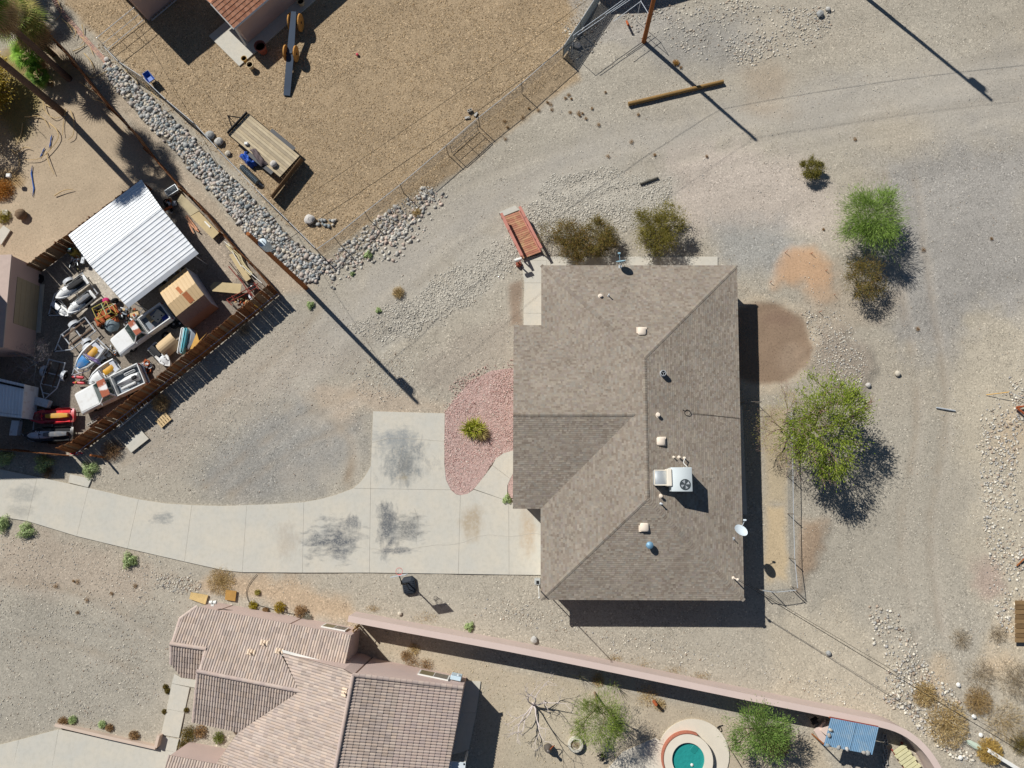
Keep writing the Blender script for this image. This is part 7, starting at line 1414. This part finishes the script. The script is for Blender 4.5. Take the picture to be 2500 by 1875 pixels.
# flatbed trailer with its load
ft = thing('flatbed_trailer', 'wooden-decked flatbed trailer standing in the tan gravel yard', 'trailer', P(645, 350)); O = ft.location.copy(); zt = .75; q = PP([(558, 328), (606, 277), (731, 379), (709, 411)], zt); q[2] = q[1] + (P(731, 380, zt) - q[1]); q[3] = q[0] + (q[2] - q[1]); MDECK = [mat('deck_%s' % n, c, .9, .3, 2, .2, 16, .2, world=False) for n, c in (('tan', (184, 167, 137)), ('grey', (168, 153, 128)), ('pale', (192, 176, 146)))]
for k in range(10):
    f0, f1 = k / 10 + .004, (k + 1) / 10 - .004; MB(O).slab([q[0].lerp(q[1], f0), q[3].lerp(q[2], f0), q[3].lerp(q[2], f1), q[0].lerp(q[1], f1)], .04).build('plank', MDECK[k % 3], ft)
fr = MB(O)
for a, b in ((0, 1), (1, 2), (2, 3), (3, 0)): fr.tube([q[a] - up * .08, q[b] - up * .08], .06, 4)
fr.build('frame', MBLACK, ft); a0 = q[0].lerp(q[1], .5); dr_ = (q[0] - q[3]).normalized(); MB(O).tube([q[0].lerp(q[1], .2) - up * .15, a0 + dr_ * 1.3 - up * .2], .05, 4).tube([q[0].lerp(q[1], .8) - up * .15, a0 + dr_ * 1.3 - up * .2], .05, 4).tube([a0 + dr_ * 1.2 - up * .2, a0 + dr_ * 1.2 - up * .72], .04, 6).build('tongue', MBLACK, ft); MB(O).bbox((q[0] + q[1]) / 2 + up * .12 + dr_ * .06, ((q[1] - q[0]).length, .1, .25), .02, math.atan2((q[1] - q[0]).y, (q[1] - q[0]).x)).build('headboard', MBLACK, ft)
for s, k in ((1, .55), (1, .75), (0, .55), (0, .75)):
    p = (q[1].lerp(q[2], k) if s else q[0].lerp(q[3], k)); n = (q[1] - q[0]).normalized() * (.18 if s else -.18); w_ = wheel(ft, (0, 0, 0), .33, .2); w_.location = Vector((p.x, p.y, .33)) + n - O; w_.rotation_euler.z = math.atan2((q[2] - q[1]).y, (q[2] - q[1]).x)
for s in (0, 1): a, b = (q[1].lerp(q[2], .42), q[1].lerp(q[2], .88)) if s else (q[0].lerp(q[3], .42), q[0].lerp(q[3], .88)); n = (q[1] - q[0]).normalized() * (.3 if s else -.3); MB(O).slab([a, b, b + n, a + n], .02).build('fender', mat('trailer_black', (44, 46, 50), .5, .15, 3, .05, 20), ft)
tg = [P(707, 412, .5), P(735, 381, .5)]; b0, b1 = P(660, 482, .0), P(748, 392, .0); rmp = [P(738, 385, .55), P(750, 396, 1.4), P(672, 494, 1.4), P(661, 478, .55)]
rt = thing('trailer_ramp', 'long brown plank tailboard leaning at the rear of the flatbed trailer', 'tailboard', P(700, 440)); O2 = rt.location.copy(); g0, g1, g2, g3 = P(740, 392, .02), P(665, 485, .02), P(660, 478, 1.0), P(733, 384, 1.0)
for k in range(4): MB(O2).slab([g0.lerp(g3, k / 4 + .01), g1.lerp(g2, k / 4 + .01), g1.lerp(g2, (k + 1) / 4 - .01), g0.lerp(g3, (k + 1) / 4 - .01)], .05).build('plank', mat('brown_plank', (120, 96, 70), .9, .3, 2, .2, 16, world=False), rt)
cloth('tarp', 'crumpled brown tarp on the flatbed trailer', 'tarp', PP([(606, 362), (622, 360), (652, 398), (636, 404)], 1.0), 1.0, mat('brown_tarp', (96, 84, 84), .8, .3, 3, .2, 20, .4), .2); cloth('tarp', 'crumpled bright blue tarp beside the flatbed trailer', 'tarp', PP([(578, 374), (600, 364), (625, 396), (606, 404)], .6), .6, mat('blue_tarp', (44, 88, 176), .5, .35, 3, .2, 20, .4), .5, 12, .16)
lump('boulder', 'white boulder on the rear corner of the flatbed trailer', 'rock', 676, 411, .28, MATS['rock_pale'], .7, 5, .76); p = P(601, 350, .9); tag(MB().bbox((0, 0, .1), (.3, .25, .2), .04).build('parcel', MWHITE, None, False, False, (p.x, p.y, .76)), 'small white parcel on the deck of the flatbed trailer', 'parcel')
wr_ = thing('wire_roll', 'grey chain-link roll lying beside the flatbed trailer', 'wire roll', *place2(588, 405, 630, 446, .3)[:2]); rm = MB()
for k in range(14): rm.torus((-.9 + k * .14, 0, .26), .24, .025, 'X', 14, 5)
rm.tube([(-.95, 0, .26), (.95, 0, .26)], .2, 10).build('roll', mat('dull_wire', (120, 132, 138), .6, .3, 6, .2, 30, metal=.3), wr_)
for k in range(4): p, r_, L = place2(585 + k * 4, 400 + k * 3, 628 + k * 4, 446 + k * 3, .15); tag(MB().tube([(-L / 2, 0, .04), (L / 2, 0, .04)], .035, 7).build('steel_pipe', mat('pale_pipe', (200, 206, 204), .5, .1, 3, .05, 20), None, False, False, p), 'pale steel pipe in the bundle beside the flatbed trailer', 'pipe', 'pipes beside the flatbed trailer').rotation_euler.z = r_ + k * .02
for k, (u, v, r, lb) in enumerate(((755, 535, .42, 'large white boulder inside the chain-link corner'), (512, 330, .38, 'pale boulder against the chain-link fence beside the trailer'), (534, 345, .36, 'grey boulder against the chain-link fence, nearest the trailer tongue'), (556, 374, .24, 'small boulder below the trailer tongue'), (260, 145, .22, 'pale boulder at the end of the brick edging'), (2002, 33, .3, 'pale boulder in the rock pile at the top edge'), (2022, 22, .22, 'flat boulder beside the rock pile at the top edge'), (2192, 912, .22, 'round pale boulder east of the large green tree'), (2120, 940, .2, 'reddish flat rock above the large green tree'), (2023, 1595, .2, 'pale flat rock under the service wires'), (1304, 1562, .26, 'flat tan rock above the pink wall'), (976, 1498, .16, 'grey rock above the left end of the pink wall'), (1410, 110, .3, 'grey rock at the lower end of the hollow block row'), (1398, 108, .25, 'grey rock nearest the slatted fence'))):
    o = lump('boulder', lb, 'rock', u, v, r, MATS[('rock_pale', 'rock_grey', 'rock_ash', 'rock_tan')[k % 4]], .6, 20 + k)
for k in range(11): u, v = 780 + (k % 6) * 8 + random.uniform(-3, 3), 540 + (k // 6) * 10 + random.uniform(-3, 3); p = P(u, v); s = random.uniform(.12, .22); tag(link('stone', random.choice(rock_var), None, (p.x, p.y, .04), (0, 0, random.uniform(0, 6)), (s, s, s)), 'grey stone in the small pile beside the white boulder', 'stone', 'stone pile by the white boulder')
# fallen pole, driftwood, stakes, pipe
for lb, u0, v0, u1, v1, r in (('fallen wooden pole lying across the shadow of the upright pole', 1534, 254, 1766, 199, .17), ('short weathered timber by the pale rubble', 1563, 449, 1607, 433, .09), ('grey pipe lying in the right-hand gravel', 2286, 995, 2332, 1003, .06), ('white board on the golden brush at lower right', 2318, 1757, 2334, 1769, .07)):
    p, r_, L = place2(u0, v0, u1, v1, r); tag(MB().tube([(-L / 2, 0, r), (0, 0, r * 1.02), (L / 2, 0, r)], [r, r * .97, r * .9], 10).build('log', mat('fallen_wood', (140, 110, 66), .9, .3, 1.5, .3, 12, .3, world=False) if r > .15 else (mat('grey_timber', (104, 100, 90), .9, .3, 3, .2, 20) if r > .08 else (MATS['galvanised'] if r < .065 else MWHITE)), None, True, False, p), lb, 'log' if r > .08 else 'pipe').rotation_euler.z = r_
for k, (u, v) in enumerate(((1916, 618), (1978, 620), (2014, 662), (2036, 720), (1880, 690), (2000, 762))):
    p = P(u, v); tag(MB().tube([(0, 0, -.05), (random.uniform(-.05, .05), random.uniform(-.05, .05), random.uniform(.35, .6))], .02, 6).build('stake', MRUST, None, False, False, p), 'thin rusty stake standing round the orange dirt patch', 'stake', 'stakes round the orange dirt')
# wooden ramp to the north walk
br = thing('wooden_bridge', 'red-stained wooden footbridge above the northwest corner of the house', 'footbridge', P(1268, 567)); O = br.location.copy(); zz = .32; a0, a1, b0, b1 = P(1226, 530, zz), P(1268, 515, zz), P(1276, 632, zz), P(1320, 615, zz); MRD = [mat('red_deck_%s' % n, c, .9, .35, 2, .2, 16, world=False, dirt=(190, 160, 116), dscale=2.5, damt=.8) for n, c in (('a', (176, 122, 98)), ('b', (186, 138, 108)), ('c', (168, 112, 90)))]
for k in range(22): f0, f1 = k / 22 + .003, (k + 1) / 22 - .003; MB(O).slab([a0.lerp(b0, f0), a1.lerp(b1, f0), a1.lerp(b1, f1), a0.lerp(b0, f1)], .035).build('plank', MRD[k % 3], br)
MRR2 = mat('red_rail', (192, 130, 114), .85, .2, 2, .1, 20)
for a, b in ((a0, b0), (a1, b1)):
    MB(O).tube([a + up * .02, b + up * .02], .07, 4).build('kerb', MRR2, br); n = (a1 - a0).normalized() * (.06 if a is a1 else -.06)
    MB(O).slab([a + up * .85 + n * 2.4, b + up * .85 + n * 2.4, b + up * .85 - n, a + up * .85 - n], .045).build('handrail', MRR2, br)
    for f in (.03, .35, .68, .97): p = a.lerp(b, f); MB(O).box(p + up * .42 + n, (.09, .09, .85), .4).build('post', MRR2, br)
tag(slabs('bridge_landing', 'concrete landing at the upper end of the red footbridge', [[(1218, 522), (1258, 505), (1268, 516), (1228, 532)]], MCON2, .3, .01, .35), None, None)
bl_ = thing('mailbox', 'white mailbox on a brown post at the foot of the red footbridge', 'mailbox', P(1266, 646), .3); MB().tube([(0, 0, 0), (0, 0, 1.0)], .06, 6).build('post', MPOLE, bl_); rg = [[Vector((x, .14 * math.cos(a), 1.12 + .16 * max(-.6, math.sin(a)))) for a in np.linspace(0, 2 * math.pi, 14, endpoint=False)] for x in (-.28, .28)]; MB().loft(rg).build('box', MWHITE, bl_, True); MB().bbox((0, 0, .18), (.4, .4, .36), .05).build('planter', MTERRA, bl_); MB().box((.1, -.16, 1.22), (.03, .02, .2)).build('flag', MREDH, bl_)
# basketball hoop
bb = thing('basketball_hoop', 'portable basketball hoop with black base beside the driveway', 'basketball hoop', P(1000, 1430), math.radians(100)); MB().loft([[Vector((x * sx, y * sy, z)) for x, y in ((-.62, -.3), (-.4, -.48), (.45, -.5), (.66, -.3), (.66, .3), (.45, .5), (-.4, .48), (-.62, .3))] for sx, sy, z in ((1, 1, .02), (1.02, 1.02, .12), (.92, .92, .24), (.5, .5, .3))]).build('base', mat('black_plastic', (40, 46, 54), .5, .2, 3, .1, 20), bb)
rib = MB()
for k in range(7): rib.bbox((-.48 + k * .13, 0, .27), (.05, .78, .07), .015)
rib.build('base_rib', MATS['black_plastic'], bb); MB().tube([(.2, 0, .15), (.35, 0, 2.2), (.45, 0, 2.9)], .05, 8).tube([(-.3, 0, .2), (.32, 0, 1.3)], .03, 6).build('pole', MBLACK, bb); MB().tube([(.45, 0, 2.85), (1.0, -.0, 3.1)], .03, 6).tube([(.4, 0, 2.5), (1.0, 0, 3.3)], .03, 6).build('arm', MBLACK, bb); MB().bbox((1.05, 0, 3.3), (.04, 1.12, .76), .01).build('backboard', mat('board_plastic', (180, 186, 190), .4, .05, 2, .03, 20), bb)
MB().torus((1.32, 0, 3.05), .23, .012, 'Z', 22, 6).box((1.09, 0, 3.05), (.06, .2, .12)).build('rim', col('hoop_red', (214, 60, 66), .5), bb); nt_ = MB()
for k in range(12): a = k * .5236; nt_.tube([(1.32 + .22 * math.cos(a), .22 * math.sin(a), 3.04), (1.32 + .13 * math.cos(a + .4), .13 * math.sin(a + .4), 2.65)], .006, 4); nt_.tube([(1.32 + .22 * math.cos(a), .22 * math.sin(a), 3.04), (1.32 + .13 * math.cos(a - .4), .13 * math.sin(a - .4), 2.65)], .006, 4)
nt_.build('net', MWHITE, bb)
# wooden steps, drip line and lawn art along the tile-roofed house
sheet('wood_panel', 'weathered tan wood panel lying at the corner of the tile-roofed house', 'wood panel', [(466, 1446), (508, 1453), (501, 1476), (462, 1462)], .12, mat('straw_wood', (200, 172, 118), .9, .25, 3, .2, 16), .05); sheet('wood_panel', 'golden square wood panel beside the drip line', 'wood panel', [(551, 1440), (577, 1443), (574, 1468), (549, 1464)], .15, mat('gold_wood', (170, 130, 70), .85, .3, 3, .2, 16), .06)
pth = smooth_path(PP([(627, 1402), (612, 1420), (602, 1440), (604, 1460), (614, 1475), (640, 1480), (690, 1494), (735, 1502)], .03), 5); tag(MB(pth[0]).tube(pth, .018, 5).build('drip_line', MBLACK, None, False, False, pth[0]), 'thin black drip irrigation line looping below the driveway', 'hose'); p = P(540, 1471, 1.2); sc_ = thing('security_light', 'white twin floodlight on the north wall of the tile-roofed house', 'floodlight', (p.x, p.y - .0, 2.6)); MB().lathe([(.1, -.12), (.14, .1), (.05, .14)], (-.12, .2, 0), 12, 'X').lathe([(.1, -.12), (.14, .1), (.05, .14)], (.16, .2, 0), 12, 'X').build('lamp', MWHITE, sc_, True); MB().box((0, .05, 0), (.2, .2, .1)).build('mount', MWHITE, sc_)
# ------------------------------------------------------------------ spa yard
def ell(u, v, ru, rv, n=40): return [(u + ru * math.cos(a), v + rv * math.sin(a)) for a in np.linspace(0, 2 * math.pi, n, endpoint=False)]
MDK2 = mat('spa_deck', (212, 202, 184), .9, .12, 1, .1, 40); tag(MB().prism(PP(ell(1692, 1845, 88, 90)), -.1, .06).build('spa_patio', MDK2), 'round cream patio surrounding the spa', None, None, 'structure')
tag(MB().prism(PP([(1480, 1880), (1520, 1835), (1600, 1800), (1640, 1830), (1640, 1930), (1470, 1930)]), -.1, .055).build('spa_walk', MDK2), 'cream concrete apron left of the spa patio', None, None, 'structure')
sc = P(1681, 1856, .5); sp_ = thing('spa', 'round raised spa full of green-blue water at the bottom edge', 'spa', (sc.x, sc.y, 0)); rq = (P(1741, 1856, .5) - sc).length; MB().lathe([(rq, 0), (rq, .5), (rq * .67, .5), (rq * .66, -.4)], n=48).build('rim', mat('spa_cream', (218, 208, 190), .85, .1, 1.5, .08, 40), sp_, True); MB().lathe([(rq * .67, -.35), (rq * .3, -.38)], n=40).build('basin', mat('spa_teal', (34, 130, 124), .5, .2, 3, .1, 20), sp_)
m, nt, b = new_mat('spa_water'); b.inputs['Base Color'].default_value = (*lin((80, 190, 180)), 1); b.inputs['Base Color'].default_value = (*lin((44, 142, 136)), 1); b.inputs['Roughness'].default_value = .06; b.inputs['IOR'].default_value = 1.33; wn = noise(nt, node(nt, 'ShaderNodeNewGeometry').outputs['Position'], 3, 3); bump(nt, b, wn, .5, .1)
MB().poly([(rq * .668 * math.cos(a), rq * .668 * math.sin(a), .3) for a in np.linspace(0, 2 * math.pi, 40, endpoint=False)]).build('water', m, sp_); MB().bbox((rq * .3, rq * .42, .25), (.7, .5, .14), .05, .9).build('step', MATS['spa_teal'], sp_); MB().lathe([(.1, .31), (.1, .36), (.03, .4)], (.25, -.35, 0), 14).build('chlorine_float', MWHITE, sp_); bk = MB()
for k in range(26): a = math.radians(70 + k * 5.2); bk.bbox((rq * 1.05 * math.cos(a), rq * 1.05 * math.sin(a), .28), (.1, .16, .46), .01, a)
bk.build('brick_band', mat('red_brick', (176, 110, 88), .9, .2, 3, .1, 20), sp_)
tf = thing('tyre_planter', 'white tyre planter with dry twigs in the spa yard', 'planter', P(1405, 1815)); MB().lathe([(.36, .02), (.52, .04), (.56, .2), (.5, .34), (.36, .36), (.32, .2)], n=26).build('ring', mat('weathered_white', (196, 190, 174), .9, .2, 3, .15, 20), tf, True); MB().lathe([(.33, .1), (.33, .12)], n=20).build('soil', MSOIL, tf)
vs_, fs_, cs2 = leaves(RNG.normal(size=(160, 3)) * np.array([.15, .15, .06]) + np.array([0, 0, .25]), RNG.normal(size=(160, 3)), RNG.uniform(.2, .4, 160), np.full(160, .02), np.tile(np.array(lin((170, 150, 120))), (160, 1)) * RNG.uniform(.6, 1.2, (160, 1))); link('dry_twigs', bare('dry_twigs', vs_, fs_, MLEAF, False, cs2), tf)
um = thing('metal_urn', 'dark metal urn with a handle left of the tyre planter', 'urn', P(1338, 1822)); MB().lathe([(.14, 0), (.2, .05), (.3, .3), (.27, .55), (.12, .75), (.09, .95), (.12, 1.1), (.05, 1.15)], n=20).build('body', mat('pewter', (104, 98, 92), .5, .2, 3, .1, 20, metal=.3), um, True); MB().tube(smooth_path([(.28, .1, .35), (.45, .2, .5), (.35, .25, .75), (.12, .05, .8)]), .025, 6).build('handle', MRUST, um)
sk = thing('tree_stump', 'reddish cut stump in the spa yard', 'stump', P(1597, 1713)); MB().lathe([(.14, 0), (.12, .3), (.11, .75), (.02, .76)], n=12).build('stump', MRUST, sk)
fg = thing('garden_ornament', 'black wire garden ornament beside the spa apron', 'ornament', P(1468, 1845)); MB().tube([(0, 0, 0), (0, 0, 1.0), (.1, .2, 1.3)], .015, 6).build('stem', MBLACK, fg); lf = MB()
for k in range(12): a = k * 2.4; lf.bbox((.25 * math.cos(a) * random.random(), .2 * math.sin(a), .25 + .04 * (k % 4)), (.16, .1, .03), .01, a)
lf.build('leaf', MBLACK, fg)
hp_ = smooth_path(PP([(1765, 1770), (1752, 1775), (1750, 1785), (1762, 1784), (1756, 1772), (1758, 1795), (1790, 1840), (1815, 1880)], .04), 6); tag(MB(hp_[0]).tube(hp_, .022, 5).build('garden_hose', MBLACK, None, False, False, hp_[0]), 'black garden hose running right of the spa patio', 'hose')
# blue metal shelter
zs = 2.3; q = PP([(2026, 1751), (2143, 1774), (2130, 1843), (2011, 1820)], zs); q[0].z += .15; q[1].z += .15; sh2 = thing('metal_shelter', 'lean-to shelter with a bright blue corrugated roof against the pink wall', 'shelter', ((q[0] + q[2]) / 2).xy.to_3d()); O = sh2.location.copy(); MBLU = mat('blue_corrugated', (120, 154, 180), .5, .15, 1.2, .1, 20, spec=.4, dirt=(170, 180, 182), dscale=2, damt=.4); mq0, mq1 = q[0].lerp(q[1], .53), q[3].lerp(q[2], .53)
corrug(q[0], q[3], mq0, mq1, MB(O), 14, .03).build('roof_panel', MBLU, sh2); corrug(mq0 - up * .04, mq1 - up * .04, q[1] - up * .04, q[2] - up * .04, MB(O), 13, .03).build('roof_panel', MBLU, sh2)
for p in q: MB(O).tube([Vector((p.x, p.y, 0)).lerp(Vector((O.x, O.y, 0)), .05), p.lerp(Vector((O.x, O.y, p.z)), .05) - up * .05], .05, 6).build('post', MPOLE, sh2)
MB(O).box(q[0].lerp(q[1], .5) - up * .12, ((q[1] - q[0]).length, .08, .14), math.atan2((q[1] - q[0]).y, (q[1] - q[0]).x)).build('beam', MRS, sh2)
for k, (a, b, f) in enumerate(((3, 2, .03), (3, 2, .27), (3, 2, .45), (3, 2, .83), (3, 2, .92), (0, 3, .62), (0, 3, .4))):
    p = q[a].lerp(q[b], f); p = p.lerp(O + up * p.z, .08); s = random.uniform(.16, .24); tag(link('stone', random.choice(rock_var), None, (p.x, p.y, p.z + .1), (0, 0, k), (s, s, s * .8)), 'pink-tan rock weighing down the edge of the blue shelter roof', 'stone', 'rocks weighing down the blue roof')
wall_along('screen_wall', 'short pink stucco screen wall left of the blue shelter', 'wall', PP([(2000, 1782), (2018, 1762), (2030, 1768)]), 1.5, .2, MPINK); sheet('pink_slab', 'pink concrete slab leaning left of the blue shelter', 'slab', [(1988, 1785), (2016, 1758), (2022, 1800), (2008, 1818)], .3, MPINK, .2)
ch = thing('folding_chair', 'dark folding chair in the shade of the pink wall beside the shelter', 'chair', P(1982, 1755), .4); MB().box((0, 0, .45), (.45, .45, .03)).build('seat', MBLACK, ch); MB().box((0, .22, .75), (.45, .03, .5)).build('backrest', MBLACK, ch)
for x in (-.2, .2):
    for y in (-.2, .2): MB().tube([(x, y, 0), (x, y, .45)], .015, 6).build('leg', MBLACK, ch)
pl2 = thing('lumber_pallet', 'pallet of pale green landscape timbers beside the curved wall', 'pallet', P(2208, 1850), -1.0); 
for k in range(7): MB().box((-.75 + k * .25, random.uniform(-.06, .06), .25 + random.uniform(0, .04)), (.2, 1.0, .16)).build('timber', mat('pale_green_timber', (206, 200, 158), .85, .2, 3, .15, 20), pl2)
for y in (-.42, .42): MB().box((0, y, .09), (1.9, .1, .16)).build('runner', MRS, pl2)
sb_ = thing('surfboard', 'pale green paddle board lying by the golden brush', 'board', *place2(2366, 1812, 2394, 1828, .15)[:2]); MB().loft([[Vector((x, y * w_, z)) for y, z in ((-1, .1), (0, .06), (1, .1), (.7, .16), (-.7, .16))] for x, w_ in ((-.55, .08), (-.4, .16), (.1, .2), (.4, .17), (.55, .06))]).build('deck', mat('pale_green_foam', (196, 210, 190), .6, .08, 3, .05, 20), sb_, True)
p, r_, L = place2(2412, 1832, 2520, 1900, .6); ch2 = thing('steel_channel', 'long white steel channel raised on posts in the lower right corner', 'steel beam', p, r_); MB().bbox((0, 0, .62), (L, .22, .06), .01).build('flange', MWHITE, ch2); MB().box((0, .12, .5), (L, .04, .26)).build('web', MWHITE, ch2)
for x in (-.35, .35): MB().tube([(x * L, 0, 0), (x * L, 0, .6)], .05, 6).build('leg', MRUST, ch2)
bw = thing('plank_stack', 'stack of brown planks cut by the right edge', 'planks', P(2495, 1515))
for k in range(9): u0, v0 = 2479, 1466 + k * 11.5; a, b = P(u0, v0, .4), P(u0 + 60, v0 + 1, .4); c, d = P(u0 + 60, v0 + 10.8, .4), P(u0, v0 + 10.3, .4); MB(bw.location).slab([a, b, c, d], .05).build('plank', mat('brown_board_%d' % (k % 2), ((134, 108, 74), (116, 92, 62))[k % 2], .9, .3, 2, .2, 14), bw)
MB(bw.location).box(P(2500, 1516, .18), (.8, 2.6, .34)).build('bearer', MATS['brown_board_0'], bw)
rm_ = thing('rusty_bracket', 'rusty triangular bracket at the right edge', 'bracket', P(2495, 1003)); MB(rm_.location).tube([P(2482, 995, .3), P(2510, 990, .3), P(2510, 1018, .3), P(2482, 995, .3)], .09, 6).build('frame', MRUST, rm_)
a, b = P(2408, 964, .05), P(2464, 957, .7); tag(MB(a).tube([a, b], .025, 5).build('survey_lath', MATS['yellow_paint'], None, False, False, a), 'yellow survey lath leaning in the right-hand dirt', 'lath'); tag(MB(b).tube([P(2462, 957, .4), P(2500, 972, .4)], .02, 5).tube([P(2464, 958, .4), P(2464, 958, 0)], .02, 5).build('grey_lath', MATS['galvanised'], None, False, False, b), 'grey lath beside the yellow survey lath', 'lath')
a = P(2482, 1382, .1); tag(MB(a).tube([a, P(2520, 1345, .3)], .05, 6).build('dark_pole', MPOLE, None, False, False, a), 'dark pole end at the right edge above the brown planks', 'pole')
for k, (u, v, lb) in enumerate(((2340, 1672, 'white bag in the dead thicket'), (2378, 1750, 'white bucket below the dead thicket'), (2345, 1850, 'white scrap beside the paddle board'), (2395, 1795, 'pale carton beside the golden brush'))):
    lump('litter', lb, 'litter', u, v, .16, MWHITE, .6, 60 + k)
for k, (u0, v0, u1, v1, lb) in enumerate(((130, 330, 118, 362, 'blue plastic strip on the dirt near the palms'), (112, 362, 96, 384, 'blue plastic strip below the first one'), (78, 405, 82, 480, 'long thin blue strip on the dirt at the left'))):
    p, r_, L = place2(u0, v0, u1, v1); tag(MB().loft([[Vector((x, math.sin(x * 3) * .08 - .06 * w_, .03)), Vector((x, math.sin(x * 3) * .08 + .06 * w_, .03)), Vector((x, math.sin(x * 3) * .08, .07))] for x, w_ in ((-L / 2, .3), (-L / 4, 1), (0, .7), (L / 4, 1), (L / 2, .3))]).build('plastic_strip', mat('strip_blue', (70, 110, 180), .6, .2, 3, .1, 20), None, False, False, p), lb, 'plastic strip').rotation_euler.z = r_
sheet('concrete_slab', 'pale concrete piece at the left edge above the left house', 'slab', [(-10, 572), (8, 550), (25, 562), (2, 598)], .14, MCON2, .12); sheet('concrete_slab', 'small pale concrete piece beside the yellow weeds at the left edge', 'slab', [(4, 512), (18, 512), (18, 526), (6, 524)], .12, MCON2, .1)
lump('dead_stump', 'dry palm stump with shredded fibres near the left edge', 'stump', 52, 523, .45, mat('palm_fibre', (120, 100, 78), .95, .35, 4, .3, 12, .4), .8, 71); p = P(30, 434, .5); hw = thing('utility_stand', 'small white utility stand casting a thin shadow at the left edge', 'utility stand', (p.x, p.y, 0)); MB().bbox((0, 0, .9), (.35, .3, .2), .03).build('head', MWHITE, hw)
for x in (-.12, .12):
    for y in (-.12, .12): MB().tube([(x, y, 0), (x * .8, y * .8, .85)], .015, 5).build('leg', MBLACK, hw)
sheet('red_tag', 'red plastic scrap beside the cedar fence near the palms', 'scrap', [(206, 190), (212, 198), (214, 196), (209, 188)], .3, MREDH, .02)
tag(MB(P(1436, 40)).tube([P(1530, 52, .05), P(1534, 62, .6)], .09, 8).build('standpipe', MRUST, None, False, False, P(1436, 40)), 'rusty standpipe near the top utility pole', 'pipe')
